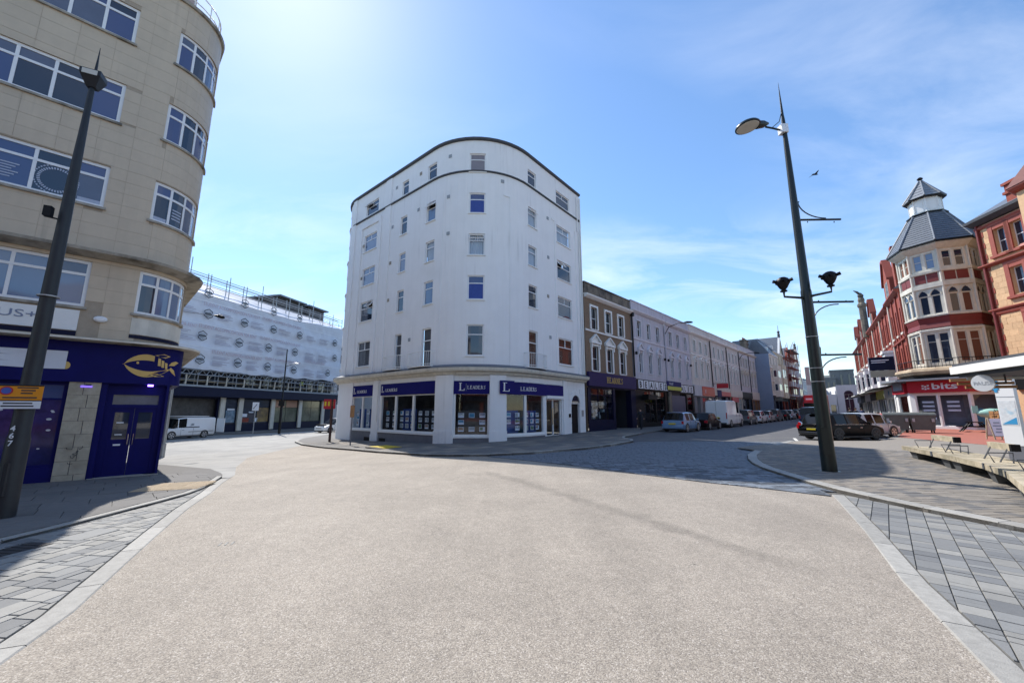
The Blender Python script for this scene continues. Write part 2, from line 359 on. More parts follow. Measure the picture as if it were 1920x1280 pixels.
def sprof(mb, P, s0, s1, prof, mi=0):
    """moulding: prof = closed (d,z) outline swept along the path"""
    q = P.cuts(s0, s1); n = len(q); k0 = len(prof)
    vs = [P.at(t, d, z) for t in q for (d, z) in prof]; fs = []
    for i in range(n - 1):
        for k in range(k0): fs.append((k0 * i + k, k0 * i + (k + 1) % k0, k0 * (i + 1) + (k + 1) % k0, k0 * (i + 1) + k))
    fs += [tuple(range(k0))[::-1], tuple(range(k0 * (n - 1), k0 * n))]
    return mb.add(vs, fs, mi)
def ssheet(mb, P, s0, s1, d, z0, z1, mi=0):
    q = P.cuts(s0, s1)
    for a, b in zip(q, q[1:]): mb.quad(P.at(a, d, z0), P.at(b, d, z0), P.at(b, d, z1), P.at(a, d, z1), mi)
    return mb
def wall(mb, P, s0, s1, z0, z1, holes=(), depth=.2, d=0, mi=0):
    """wall skin with real openings and their reveals; holes: (a,b,c,e) = s0,s1,z0,z1"""
    S = sorted(set([s0, s1] + P.cuts(s0, s1) + [v for h in holes for v in h[:2]])); S = [t for i, t in enumerate(S) if i == 0 or t - S[i-1] > 1e-5]
    Z = sorted(set([z0, z1] + [v for h in holes for v in h[2:4]]))
    for i in range(len(S) - 1):
        a, b = S[i], S[i+1]; c = (a + b) / 2; run = None
        for j in range(len(Z) - 1):
            zc = (Z[j] + Z[j+1]) / 2
            if any(h[0] < c < h[1] and h[2] < zc < h[3] for h in holes):
                if run is not None: mb.quad(P.at(a, d, run), P.at(b, d, run), P.at(b, d, Z[j]), P.at(a, d, Z[j]), mi); run = None
            elif run is None: run = Z[j]
        if run is not None: mb.quad(P.at(a, d, run), P.at(b, d, run), P.at(b, d, z1), P.at(a, d, z1), mi)
    for a, b, c, e in [h[:4] for h in holes]:
        for t in (a, b): mb.quad(P.at(t, d, c), P.at(t, d - depth, c), P.at(t, d - depth, e), P.at(t, d, e), mi)
        q = P.cuts(a, b)
        for t0, t1 in zip(q, q[1:]):
            for z in (c, e): mb.quad(P.at(t0, d, z), P.at(t1, d, z), P.at(t1, d - depth, z), P.at(t0, d - depth, z), mi)
    return mb
def window(parent, P, s0, s1, z0, z1, cols=(), rows=(), d=-.1, fw=.06, t=.05, fm=None, gm=None, sill=None, name='window', open_pane=None, curtain=None, toponly=False, pm=None, room=True):
    """frame (the window itself) + one pane object per light; cols/rows = fractions where bars stand (cols only above the last row when toponly)"""
    fm = fm or M['white_plastic']; gm = gm or M['glass']
    f = MB()
    sbox(f, P, s0, s0 + fw, d - t / 2, d + t / 2, z0, z1); sbox(f, P, s1 - fw, s1, d - t / 2, d + t / 2, z0, z1)
    sbox(f, P, s0 + fw, s1 - fw, d - t / 2, d + t / 2, z0, z0 + fw); sbox(f, P, s0 + fw, s1 - fw, d - t / 2, d + t / 2, z1 - fw, z1)
    cs = [s0 + fw / 2] + [s0 + (s1 - s0) * c for c in cols] + [s1 - fw / 2]; zs = [z0 + fw / 2] + [z0 + (z1 - z0) * r for r in rows] + [z1 - fw / 2]
    h = fw * .42
    for z in zs[1:-1]: sbox(f, P, s0 + fw, s1 - fw, d - t / 2 - .003, d + t / 2 - .003, z - h, z + h)
    for c in cs[1:-1]: sbox(f, P, c - h, c + h, d - t / 2 - .006, d + t / 2 - .006, zs[-2] if toponly and rows else z0 + fw, z1 - fw)
    wo = part(name, f, fm, parent)
    for j in range(len(zs) - 1):
        cc = cs if not (toponly and rows and j < len(zs) - 2) else [cs[0], cs[-1]]
        for i in range(len(cc) - 1):
            p = MB()
            if open_pane == (i, j):
                a, b = cc[i], cc[i+1]; pz = zs[j+1] - h
                oz = zs[j] + h + .05; od = .30
                A = P.at(a + h, d, pz); B = P.at(b - h, d, pz); C = P.at(b - h, d + od, oz); D = P.at(a + h, d + od, oz)
                p.quad(A, B, C, D)
                fr = MB()
                for e0, e1 in ((A, B), (B, C), (C, D), (D, A)): fr.tube([e0, e1], .03, 4)
                sa = part('sash', fr, fm, wo); part('pane', p, gm, wo)
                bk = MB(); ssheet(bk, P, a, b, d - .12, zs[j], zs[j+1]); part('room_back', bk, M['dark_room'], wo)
            else:
                ssheet(p, P, cc[i], cc[i+1], d, zs[j], zs[j+1]); part('pane', p, pm[(i, j)] if pm and (i, j) in pm else gm, wo)
    if curtain:
        c = MB(); n = 26
        for i in range(n):
            a = s0 + (s1 - s0) * i / n; b = s0 + (s1 - s0) * (i + 1) / n
            k = lambda q: d - .1 + .03 * math.sin(q * 40)
            c.quad(P.at(a, k(a), z0), P.at(b, k(b), z0), P.at(b, k(b), z1), P.at(a, k(a), z1))
        part('curtain', c, curtain, wo)
    if sill:
        q = MB(); sbox(q, P, s0 - .06, s1 + .06, d + .02, .07, z0 - .07, z0 - .002); part('sill', q, sill, wo)
    return wo
def pixgrid(poly, cell):
    """triangulated polygon cut into cells, as a bmesh in the plan"""
    bm = bmesh.new(); f = bm.faces.new([bm.verts.new((x, y, 0)) for x, y in poly]); bmesh.ops.triangulate(bm, faces=[f])
    xs = [p[0] for p in poly]; ys = [p[1] for p in poly]
    for ax, lo, hi in ((0, min(xs), max(xs)), (1, min(ys), max(ys))):
        v = math.floor(lo / cell) * cell + cell
        while v < hi:
            co = (v, 0, 0) if ax == 0 else (0, v, 0); no = (1, 0, 0) if ax == 0 else (0, 1, 0)
            bmesh.ops.bisect_plane(bm, geom=bm.verts[:] + bm.edges[:] + bm.faces[:], plane_co=co, plane_no=no); v += cell
    return bm
def ground_sheet(name, poly, h, m, cell=2.0, kind='structure', skirt=0, parent=None):
    bm = pixgrid(poly, cell)
    if skirt:
        be = [e for e in bm.edges if e.is_boundary]
        r = bmesh.ops.extrude_edge_only(bm, edges=be); low = set(v for v in r['geom'] if isinstance(v, bmesh.types.BMVert))
    else: low = set()
    for v in bm.verts: v.co.z = G(v.co.x, v.co.y) + h - (skirt if v in low else 0)
    bmesh.ops.recalc_face_normals(bm, faces=bm.faces)
    top = [f for f in bm.faces if abs(f.normal.z) > .5]
    if top and sum(f.normal.z for f in top) < 0: bmesh.ops.reverse_faces(bm, faces=bm.faces)
    me = bpy.data.meshes.new(name); bm.to_mesh(me); bm.free(); me.materials.append(m)
    o = bpy.data.objects.new(name, me); COL.objects.link(o)
    if kind: o['kind'] = kind
    if parent: o.parent = parent
    return o
# ================================================================ GROUND
def road_mat():
    m = bpy.data.materials.new('buff_resin_road'); m.use_nodes = True; t = m.node_tree; b = t.nodes['Principled BSDF']; L = t.links.new
    g = t.nodes.new('ShaderNodeNewGeometry'); pos = g.outputs['Position']
    def noise(s, d=3, r=.6):
        n = t.nodes.new('ShaderNodeTexNoise'); n.inputs['Scale'].default_value = s; n.inputs['Detail'].default_value = d; n.inputs['Roughness'].default_value = r; L(pos, n.inputs['Vector']); return n.outputs[0]
    def mrange(x, a, b_, c, d):
        n = t.nodes.new('ShaderNodeMapRange'); n.inputs[1].default_value = a; n.inputs[2].default_value = b_; n.inputs[3].default_value = c; n.inputs[4].default_value = d; L(x, n.inputs[0]); return n.outputs[0]
    def mth(op, x, y=None, v=None):
        n = t.nodes.new('ShaderNodeMath'); n.operation = op; L(x, n.inputs[0])
        if y is not None: L(y, n.inputs[1])
        elif v is not None: n.inputs[1].default_value = v
        return n.outputs[0]
    vo = t.nodes.new('ShaderNodeTexVoronoi'); vo.inputs['Scale'].default_value = 120; L(pos, vo.inputs['Vector'])
    cr = t.nodes.new('ShaderNodeValToRGB'); e = cr.color_ramp.elements; e[0].position = 0; e[0].color = (.165, .143, .118, 1); e[1].position = 1; e[1].color = (.48, .435, .385, 1)
    for p, c in ((.2, (.23, .20, .168)), (.42, (.27, .238, .196)), (.6, (.31, .268, .22)), (.88, (.36, .32, .264))):
        k = e.new(p); k.color = c + (1,)
    sp = t.nodes.new('ShaderNodeSeparateColor'); L(vo.outputs['Color'], sp.inputs[0]); L(sp.outputs[0], cr.inputs[0])
    fac = mrange(noise(.55, 5), .3, .7, .86, 1.10)
    fac = mth('MULTIPLY', fac, mrange(noise(7, 4), .25, .75, .90, 1.10))
    fac = mth('MULTIPLY', fac, mrange(noise(150, 2), .3, .7, .90, 1.09))
    # worn seam of an old trench, and faint tyre-darkened bands, both with ragged edges
    for (p0, p1, wd, dk) in (((-.9, 12.3), (3.4, 4.2), .26, .22), ((-.9, 12.3), (-3.0, 7.2), .03, .10), ((1.6, 13.2), (2.6, 10.5), .03, .18)):
        dx, dy = p1[0] - p0[0], p1[1] - p0[1]; l = math.hypot(dx, dy); nx, ny = -dy / l, dx / l
        dn = t.nodes.new('ShaderNodeVectorMath'); dn.operation = 'DOT_PRODUCT'; dn.inputs[1].default_value = (nx, ny, 0); L(pos, dn.inputs[0])
        da = t.nodes.new('ShaderNodeVectorMath'); da.operation = 'DOT_PRODUCT'; da.inputs[1].default_value = (dx / l, dy / l, 0); L(pos, da.inputs[0])
        q = mth('SUBTRACT', dn.outputs['Value'], v=nx * p0[0] + ny * p0[1]); q = mth('ABSOLUTE', q)
        q = mth('ADD', q, mrange(noise(2.2, 5), .3, .7, -.12, .12))
        band = mrange(q, wd * .2, wd, 1, 0)
        a0 = dx / l * p0[0] + dy / l * p0[1]
        al = mth('MULTIPLY', mrange(da.outputs['Value'], a0, a0 + .6, 0, 1), mrange(da.outputs['Value'], a0 + l - 1.5, a0 + l, 1, 0))
        band = mth('MULTIPLY', band, al)
        fac = mth('MULTIPLY', fac, mrange(band, 0, 1, 1, 1 - dk))
    for rot, am in ((38, .045), (-32, .04)):          # tyre-polished lanes
        mp_ = t.nodes.new('ShaderNodeMapping'); mp_.inputs['Rotation'].default_value = (0, 0, R(rot)); mp_.inputs['Scale'].default_value = (1.5, .07, 1); L(pos, mp_.inputs[0])
        n_ = t.nodes.new('ShaderNodeTexNoise'); n_.inputs['Scale'].default_value = 1; n_.inputs['Detail'].default_value = 3; L(mp_.outputs[0], n_.inputs['Vector'])
        fac = mth('MULTIPLY', fac, mrange(n_.outputs[0], .35, .65, 1 - am, 1 + am * .5))
    vs = t.nodes.new('ShaderNodeTexVoronoi'); vs.inputs['Scale'].default_value = 1.3; L(pos, vs.inputs['Vector'])
    fac = mth('MULTIPLY', fac, mrange(vs.outputs['Distance'], .012, .03, .45, 1))      # gum and oil spots
    vk = t.nodes.new('ShaderNodeTexVoronoi'); vk.feature = 'DISTANCE_TO_EDGE'; vk.inputs['Scale'].default_value = .16
    wv = t.nodes.new('ShaderNodeVectorMath'); wv.operation = 'ADD'; nv = t.nodes.new('ShaderNodeTexNoise'); nv.inputs['Scale'].default_value = 1.4; nv.inputs['Detail'].default_value = 4; L(pos, nv.inputs['Vector']); L(pos, wv.inputs[0]); L(nv.outputs['Color'], wv.inputs[1]); L(wv.outputs[0], vk.inputs['Vector'])
    fac = mth('MULTIPLY', fac, mrange(vk.outputs['Distance'], .0006, .0018, .86, 1))
    sc = t.nodes.new('ShaderNodeVectorMath'); sc.operation = 'SCALE'; L(cr.outputs[0], sc.inputs[0]); L(fac, sc.inputs['Scale']); L(sc.outputs[0], b.inputs['Base Color'])
    b.inputs['Roughness'].default_value = .78; b.inputs['Specular IOR Level'].default_value = .35
    bp = t.nodes.new('ShaderNodeBump'); bp.inputs['Strength'].default_value = .4; bp.inputs['Distance'].default_value = .006
    L(vo.outputs['Distance'], bp.inputs['Height']); bp.invert = True; L(bp.outputs[0], b.inputs['Normal'])
    return m
M['road_buff'] = road_mat()
M['asphalt'] = mat('dark_asphalt', (.085, .085, .09), .85, .14, 2.5, .35, 120, col2=(.12, .118, .115))
M['asphalt_pale'] = mat('pale_asphalt', (.27, .265, .25), .8, .14, 1.2, .35, 120, col2=(.20, .20, .195))
M['bed'] = mat('jointing_sand', (.10, .095, .085), .95, .15, 12)
M['paver1'] = mat('pale_paver', (.235, .23, .212), .75, .07, 14, .2, 90, dirt=.12)
M['paver2'] = mat('mid_paver', (.185, .187, .182), .75, .07, 14, .2, 90, dirt=.12)
M['paver3'] = mat('blue_grey_paver', (.145, .148, .148), .75, .08, 14, .2, 90, dirt=.12)
M['flag'] = mat('pavement_flag', (.128, .122, .115), .85, .1, 9, .2, 80, dirt=.10)
M['flag2'] = mat('buff_block', (.20, .178, .15), .85, .12, 9, .2, 80, dirt=.16)
M['kerb'] = mat('granite_kerb', (.30, .29, .265), .75, .16, 14, .3, 90, dirt=.13)
M['sett'] = mat('dark_sett', (.115, .13, .15), .7, .2, 20, .3, 60, dirt=.5)
M['tactile'] = mat('buff_tactile', (.42, .33, .22), .8, .08, 10, dirt=.06)
M['red_pave'] = mat('red_paving', (.33, .11, .075), .85, .12, 6, .2, 60, col2=(.28, .10, .07))
M['sunlit_strip'] = mat('painted_sunlit_strip', (.62, .62, .58), .8, .15, 10)  # pale tone stands for sunlight on the road
# one sheet to the horizon
def axis(lo, hi, far):
    v = list(range(lo, hi + 1)); k = 2
    a, b = lo, hi
    while b < far: b += k; a -= k; v = [a] + v + [b]; k *= 1.6
    return v
gx, gy = axis(-46, 62, 900), axis(-8, 78, 900)
gm = MB(); nx_ = len(gx)
gm.v = [(x, y, G(x, y)) for y in gy for x in gx]
gm.f = [(j * nx_ + i, j * nx_ + i + 1, (j + 1) * nx_ + i + 1, (j + 1) * nx_ + i) for j in range(len(gy) - 1) for i in range(nx_ - 1)]; gm.mi = [0] * len(gm.f)
ground = part('ground', gm, M['asphalt'], None, 60); ground['kind'] = 'structure'
BAND = [(-3.25, -6), (-3.25, 0), (-3.32, 2.0), (-3.45, 3.0), (-3.74, 3.73), (-4.98, 5.98), (-5.8, 7.5), (-6.55, 9.04), (-7.35, 10.5), (-7.85, 11.5)]
LKERB = [(-8.15, 11.6), (-7.62, 10.6), (-7.1, 9.55), (-6.84, 8.8), (-6.72, 8.0), (-6.62, 6.9), (-6.57, 6.0), (-6.6, 5.0), (-6.7, 3), (-6.7, -6)]
SETT = [(6.35, 8.26), (5.56, 9.02), (4.58, 9.87), (3.45, 11.11), (2.4, 12.4), (1.41, 13.57), (.2, 15.0), (-1.0, 16.4)]
WKERB = [(-21, 60), (-18.8, 44), (-17.2, 33.5), (-15.6, 29.2), (-13.75, 26.58), (-10.84, 23.68), (-8.52, 21.73), (-6.6, 19.95), (-4.82, 18.49), (-3.7, 17.5), (-2.4, 16.85), (-1.0, 16.5), (.88, 16.79), (3.31, 18.1), (5.4, 20.1), (6.35, 21.3), (6.62, 22.2), (6.54, 23.6), (6.9, 24.8), (9.0, 28.1), (11.45, 31.61)]
RKERB = [(14.32, 20.99), (12.5, 19.25), (10.68, 17.38), (9.5, 16.05), (8.56, 14.85), (7.9, 13.7), (7.47, 12.73), (7.15, 11.7), (7.0, 10.7), (6.82, 9.5), (6.78, 8.61), (6.87, 7.6), (6.97, 6.93), (7.19, 5.93), (7.6, 4.2), (8.2, 2), (8.6, -6)]
RBAND = [(6.5, 8.45), (5.9, 7.45), (5.0, 5.98), (3.94, 4.36), (3.08, 2.84), (2.35, 1.3), (2.2, 0), (2.2, -6)]
ground_sheet('road', BAND + [(-8.2, 12.2), (-10, 14.9), (-12.6, 19.5), (-13.6, 25.6)] + WKERB[4:12] + SETT[::-1] + RBAND, .012, M['road_buff'], 1)
ground_sheet('side_street', [(-8.2, 12.2), (-7.86, 11.48), (-8.15, 11.6), (-8.75, 12.45), (-10.2, 13.95), (-13.4, 16.0), (-22, 19.5), (-46, 27), (-46, 43), (-35, 41.5), (-30, 47), (-22, 60), (-21, 60)] + WKERB[1:5] + [(-13.6, 25.6), (-12.6, 19.5), (-10, 14.9)], .012, M['asphalt_pale'], 1)
def offs(line_, d):
    P = Path(line_); return [P.at(c, d)[:2] for c in P.c]
def terrace_pt(s, d, o=(5.75, 30.6), az=43.0):
    u = (math.sin(R(az)), math.cos(R(az))); return (o[0] + s * u[0] + d * u[1], o[1] + s * u[1] - d * u[0])
pave_main = ground_sheet('pavement', WKERB + [terrace_pt(60, 3.5), terrace_pt(160, 3.5), terrace_pt(160, -6), terrace_pt(0, -2), (-2, 30), (-10, 34), (-14, 60)], .10, M['flag'], 1, skirt=.14)
pave_right = ground_sheet('pavement', RKERB + [(46, -6), (46, 37), (36.5, 35.8), (30, 31.0), (27.5, 28.7), (22.5, 24.0), (19, 21.0)], .08, M['flag2'], 1, skirt=.12)
ground_sheet('pavement', [(22.4, 23.86), (27.4, 28.56), (32, 32.0), (44.4, 48), (95, 112), (100, 108), (56, 50), (46.2, 37.2), (46, 37.1), (36.6, 35.9), (30.1, 31.1), (27.6, 28.8)][::-1], .082, M['flag'], 2, skirt=.12)
ground_sheet('paved_area', [(19.6, 15.5), (21.4, 17.6), (22.6, 23.8), (27.5, 28.5), (30, 30.8), (36.4, 35.6), (45.5, 36), (45.5, 8), (28, 9)], .087, M['red_pave'], 1)
pave_left = ground_sheet('pavement', LKERB + [(-14, -6), (-30, 8), (-46, 26.8), (-22, 19.3), (-13.4, 15.9), (-10.2, 13.9), (-8.75, 12.4)], .055, M['flag'], 1, skirt=.10)
far_pave = ground_sheet('pavement', [(-46, 43.5), (-34.6, 41.8), (-29.6, 47.4), (-21.5, 60.5), (-30, 64), (-50, 48)], .13, M['flag'], 1, skirt=.15)
# ---- kerb stones, each its own piece
def kerbstones(name, pts, w_, z1, parent, L_=.92, side=1, m='kerb', s0=0, s1=None, drop=.25):
    P = Path(pts); n = int(((s1 or P.L) - s0) / L_); pcs = []
    for i in range(n):
        a, b = s0 + i * L_ + .006, s0 + (i + 1) * L_ - .006
        q = P.cuts(a, b); mb = MB(); k = len(q); ch = .012
        prof = ((0, -drop), (0, z1 - ch), (ch, z1), (w_ - ch, z1), (w_, z1 - ch), (w_, -drop))
        vs = []
        for t in q:
            for d, z in prof:
                x, y, _ = P.at(t, d * side); vs.append((x, y, G(x, y) + z))
        fs = [tuple(range(6))[::-1], tuple(range(6 * (k - 1), 6 * k))]
        for j in range(k - 1):
            for c in range(6): fs.append((6 * j + c, 6 * j + (c + 1) % 6, 6 * j + 6 + (c + 1) % 6, 6 * j + 6 + c))
        mb.add(vs, fs); part(name, mb, M[m], parent)
kerbstones('kerb_stone', WKERB, .15, .112, pave_main, side=-1, s0=30, s1=68)
kerbstones('kerb_stone', RKERB, .28, .092, pave_right, side=-1, s1=26)
kerbstones('kerb_stone', LKERB, .13, .068, pave_left, side=1, s1=12)
flush_left = ground_sheet('paving', BAND + LKERB, .008, M['bed'], 1)
flush_right = ground_sheet('paving', RBAND[::-1] + RKERB[10:], .008, M['bed'], 1)
kerbstones('kerb_stone', BAND, .205, .022, flush_left, side=-1, L_=1.15, s0=3.5)
kerbstones('kerb_stone', RBAND, .205, .022, flush_right, side=-1, L_=1.15, s1=13)
# ---- paving laid piece by piece
def clip(poly, a, b):
    o = []
    for i in range(len(poly)):
        p, q = poly[i], poly[(i + 1) % len(poly)]
        sp = (b[0] - a[0]) * (p[1] - a[1]) - (b[1] - a[1]) * (p[0] - a[0]); sq = (b[0] - a[0]) * (q[1] - a[1]) - (b[1] - a[1]) * (q[0] - a[0])
        if sp >= 0: o.append(p)
        if (sp >= 0) != (sq >= 0): f = sp / (sp - sq); o.append((p[0] + f * (q[0] - p[0]), p[1] + f * (q[1] - p[1])))
    return o
def area(p): return abs(sum(p[i][0] * p[(i + 1) % len(p)][1] - p[(i + 1) % len(p)][0] * p[i][1] for i in range(len(p)))) / 2
def pavers(name, region, az, widths, lengths, h, mats, parent, limit=300, gap=.005, seed=1, jit=.0025, maxd=99, view=lambda x, y: True, thick=.03):
    rnd = random.Random(seed); u = (math.sin(R(az)), math.cos(R(az))); v = (u[1], -u[0])
    ru = [p[0] * u[0] + p[1] * u[1] for p in region]; rv = [p[0] * v[0] + p[1] * v[1] for p in region]
    W = lambda a, b: (a * u[0] + b * v[0], a * u[1] + b * v[1])
    pcs = []; b = min(rv); k = 0
    while b < max(rv):
        wd = widths[k % len(widths)]; k += 1
        a = min(ru) - rnd.random() * max(lengths)
        while a < max(ru):
            ln = rnd.choice(lengths)
            q = [W(a + gap, b + gap), W(a + ln - gap, b + gap), W(a + ln - gap, b + wd - gap), W(a + gap, b + wd - gap)]
            if sum(q[i][0] * q[(i + 1) % 4][1] - q[(i + 1) % 4][0] * q[i][1] for i in range(4)) < 0: q = q[::-1]
            c = W(a + ln / 2, b + wd / 2); a += ln
            if math.hypot(*c) > maxd or not view(*c): continue
            p = region
            for i in range(4):
                p = clip(p, q[i], q[(i + 1) % 4])
                if len(p) < 3: break
            if len(p) < 3 or area(p) < .02 * area(q): continue
            pp = [p[0]]
            for z in p[1:]:
                if math.dist(z, pp[-1]) > .004: pp.append(z)
            if math.dist(pp[0], pp[-1]) < .004: pp.pop()
            if len(pp) >= 3: pcs.append((math.hypot(*c), pp, c, rnd.random(), rnd.uniform(-jit, jit)))
        b += wd
    pcs.sort(key=lambda z: z[0])
    rest = [MB() for _ in mats]
    for i, (dd, p, c, r_, j) in enumerate(pcs):
        mb = MB() if i < limit else rest[int(r_ * len(mats)) % len(mats)]
        cx = sum(x for x, _ in p) / len(p); cy = sum(y for _, y in p) / len(p); n = len(p); ch = .004
        ins = [(x + (cx - x) * min(.2, ch / max(.01, math.dist((x, y), (cx, cy)))), y + (cy - y) * min(.2, ch / max(.01, math.dist((x, y), (cx, cy))))) for x, y in p]
        tx, ty = random.Random(i).uniform(-.006, .006), random.Random(i + 7).uniform(-.006, .006)
        zf = lambda x, y, z: G(x, y) + z + j + tx * (x - cx) + ty * (y - cy)
        mb.add([(x, y, zf(x, y, h - thick)) for x, y in p] + [(x, y, zf(x, y, h - ch)) for x, y in p] + [(x, y, zf(x, y, h)) for x, y in ins],
               [(a_, (a_ + 1) % n, n + (a_ + 1) % n, n + a_) for a_ in range(n)] + [(n + a_, n + (a_ + 1) % n, 2 * n + (a_ + 1) % n, 2 * n + a_) for a_ in range(n)] + [tuple(range(2 * n, 3 * n))])
        if i < limit: part(name, mb, M[mats[int(r_ * len(mats)) % len(mats)]], parent)
    for m_, mb in zip(mats, rest):
        if mb.v: part(name + '_field', mb, M[m_], parent, kind='stuff')
    return len(pcs)
inview = lambda x, y: y > 1.6 and abs(x) < 1.5 * y + 1.2
cnt = {}
cnt['L'] = pavers('paver', offs(BAND[2:], -.215) + LKERB[1:8], 6, [.21, .21, .105], [.16, .2, .21, .3], .022, ['paver1', 'paver1', 'paver2', 'paver3'], flush_left, seed=3, view=inview)
cnt['R'] = pavers('paver', (offs(RBAND[:6], -.215))[::-1] + [(6.75, 8.2), (6.85, 7.6), (6.95, 6.93), (7.17, 5.93), (7.58, 4.2), (8.1, 2.2)][::1], 43, [.21], [.105, .105, .2, .21, .3], .022, ['paver1', 'paver2', 'paver2', 'paver3'], flush_right, seed=5, view=inview)
cnt['RP'] = pavers('paver', offs(RKERB[3:15], -.29)[::-1] + [(9.5, 17.2), (14, 20.6), (19, 20.8), (22, 23.4), (21.2, 17.6), (19.4, 15.5), (16, 9), (11, 3)], 88, [.16], [.26, .32, .36], .094, ['flag2', 'flag2', 'flag2', 'flag'], pave_right, seed=7, view=inview, maxd=22)
cnt['LP'] = pavers('flagstone', offs(LKERB, .135)[0:9] + [(-8.3, -4), (-13.2, 9.2), (-11.1, 11.35), (-10.0, 12.4), (-10.6, 13.5)], 46, [.62, .62], [.62, .9, .9], .072, ['flag'], pave_left, seed=9, view=inview, thick=.04)
sett_reg = SETT[::-1] + [(6.6, 8.9)] + offs(RKERB[:11], .02)[::-1] + [(6.7, 21.5), (5.5, 20.0), (3.4, 17.95), (.9, 16.65), (-.6, 16.4)]
sett_bed = ground_sheet('setts', sett_reg, .010, M['bed'], 1)
cnt['S'] = pavers('sett', sett_reg, 88, [.2], [.2, .28, .34], .03, ['sett'], sett_bed, gap=.009, seed=11, jit=.004, thick=.03)
cnt['WP'] = pavers('flagstone', offs(WKERB[4:15], -.17) + offs(WKERB[15:20], -.17) + [(6.1, 28.9), (5.4, 29.5), (1.4, 24.2), (-.6, 22.9), (-2.5, 22.6), (-4.4, 22.9), (-12.5, 29.5)], 40, [.6], [.6, .75, .9], .112, ['flag', 'flag', 'flag2'], pave_main, seed=13, thick=.03)
# buff tactile slabs at the crossing, with raised bars
tu = (math.sin(R(-20)), math.cos(R(-20)))
for i in range(3):
    for j in range(3):
        c = (-7.02 + tu[0] * .41 * i - tu[1] * .41 * j, 9.25 + tu[1] * .41 * i + tu[0] * .41 * j); z = G(*c) + .072
        t_ = MB(); t_.obox(c, tu, 0, .4, 0, .4, z - .03, z + .006)
        for k in range(6): t_.obox(c, tu, .03 + k * .062, .065 + k * .062, .02, .38, z + .004, z + .012)
        part('tactile_slab', t_, M['tactile'], pave_left)
# small covers in road and paving
def cover(c, az, a, b, h, m, parent, rib=0):
    u = (math.sin(R(az)), math.cos(R(az))); mb = MB(); z = G(*c)
    mb.obox(c, u, -a / 2, a / 2, -b / 2, b / 2, z - .05, z + h)
    for k in range(rib): mb.obox(c, u, -a / 2 + .03 + k * (a - .05) / rib, -a / 2 + .05 + k * (a - .05) / rib, -b / 2 + .03, b / 2 - .03, z + h - .001, z + h + .006)
    return part('access_cover', mb, M[m], parent)
o = cover((-3.68, 5.5), 70, .26, .19, .010, 'paver1', None, 3); tag(o, 'small pale metal service cover set in the buff road', 'cover')
o = cover((-6.15, 5.05), 8, .9, .35, .026, 'black_plastic', None, 9); tag(o, 'dark slotted drain grate beside the left kerb', 'drain grate')
o = cover((-5.85, 5.85), 6, .5, .34, .030, 'paver2', None, 0); tag(o, 'rectangular inset cover among the left pavers, half in shade', 'cover')
# pale strip painting a sunlit patch of road by the black hatchback
wl = MB()
for a, b in (((14.9, 21.3), (16.6, 24.0)),):
    d = Vector((b[0] - a[0], b[1] - a[1])).normalized()
    for k in range(6):
        p = (a[0] + d.x * k * .55, a[1] + d.y * k * .55); q = (p[0] + d.x * .55, p[1] + d.y * .55)
        wl.quad((p[0], p[1], G(*p) + .009), (q[0], q[1], G(*q) + .009), (q[0] + .14, q[1] - .05, G(*q) + .009), (p[0] + .14, p[1] - .05, G(*p) + .009))
o = part('painted_sunlit_strip', wl, M['sunlit_strip']); o['kind'] = 'structure'
print('PAVERS', cnt)
# ================================================================ CORNER OFFICE BUILDING, LEFT
LA, LU = (-10.4, 12.1), (.72, .694)
LN = (LU[1], -LU[0])
def lp(s, d=0): return (LA[0] + LU[0] * s + LN[0] * d, LA[1] + LU[1] * s + LN[1] * d)
S0 = -18.0
def rounded(s_end, r, sweep=92, tail=14):
    p = lp(s_end); c = (p[0] - r * LN[0], p[1] - r * LN[1]); a0 = math.degrees(math.atan2(LN[1], LN[0]))
    A = arc(c, r, a0, a0 + sweep, 14); a1 = R(a0 + sweep)
    return Path([lp(S0)] + A + [(A[-1][0] - math.sin(a1) * tail, A[-1][1] + math.cos(a1) * tail)])
UP = rounded(-1.35, 1.45)                    # upper floors, curved end
LB = thing('office_building', 'tall buff tiled office building with a rounded corner over a navy shop', 'building', (-12, 12, -.2))
z_ = lambda s: s - S0
ROOF = 15.45
holesU = []
rows = [(4.54, 5.86), (7.51, 8.82), (10.27, 11.60), (13.07, 14.33)]
for a, b in rows: holesU += [(z_(-6.3), z_(-2.08), a, b), (z_(-10.9), z_(-6.85), a, b), (z_(-15.4), z_(-11.4), a, b), (z_(-1.08), z_(.86), a, b), (z_(5.5), z_(8.5), a, b)]
wl_ = MB(); wall(wl_, UP, 0, UP.L, 3.6, ROOF, holesU, .16); part('wall', wl_, M['tile_joint'], LB)
# facing tiles, one by one where they can be picked apart
rnd = random.Random(4); far_t = MB(); ntile = 0
TW, TH = .74, .375
def tile_piece(s0, s1, z0, z1):
    for (a, b, c, e) in holesU:
        if s0 < b and s1 > a and z0 < e and z1 > c:
            opt = [(s0, min(s1, a), z0, z1), (max(s0, b), s1, z0, z1), (s0, s1, z0, min(z1, c)), (s0, s1, max(z0, e), z1)]
            s0, s1, z0, z1 = max(opt, key=lambda q: max(0, q[1] - q[0]) * max(0, q[3] - q[2]))
    return (s0, s1, z0, z1) if s1 - s0 > .05 and z1 - z0 > .05 else None
zt = 3.6; k = 0; cand = []
while zt < ROOF - .02:
    st = 0; k += 1
    while st < UP.L:
        q = tile_piece(max(0, st + .0025), min(UP.L, st + TW - .0025), zt + .0025, min(ROOF, zt + TH - .0025))
        if q and not (q[0] < z_(-2.1) and q[3] < 4.6) and not (z_(-1.15) < q[0] < z_(.9) and q[3] < 4.4): cand.append(q)
        st += TW
    zt += TH
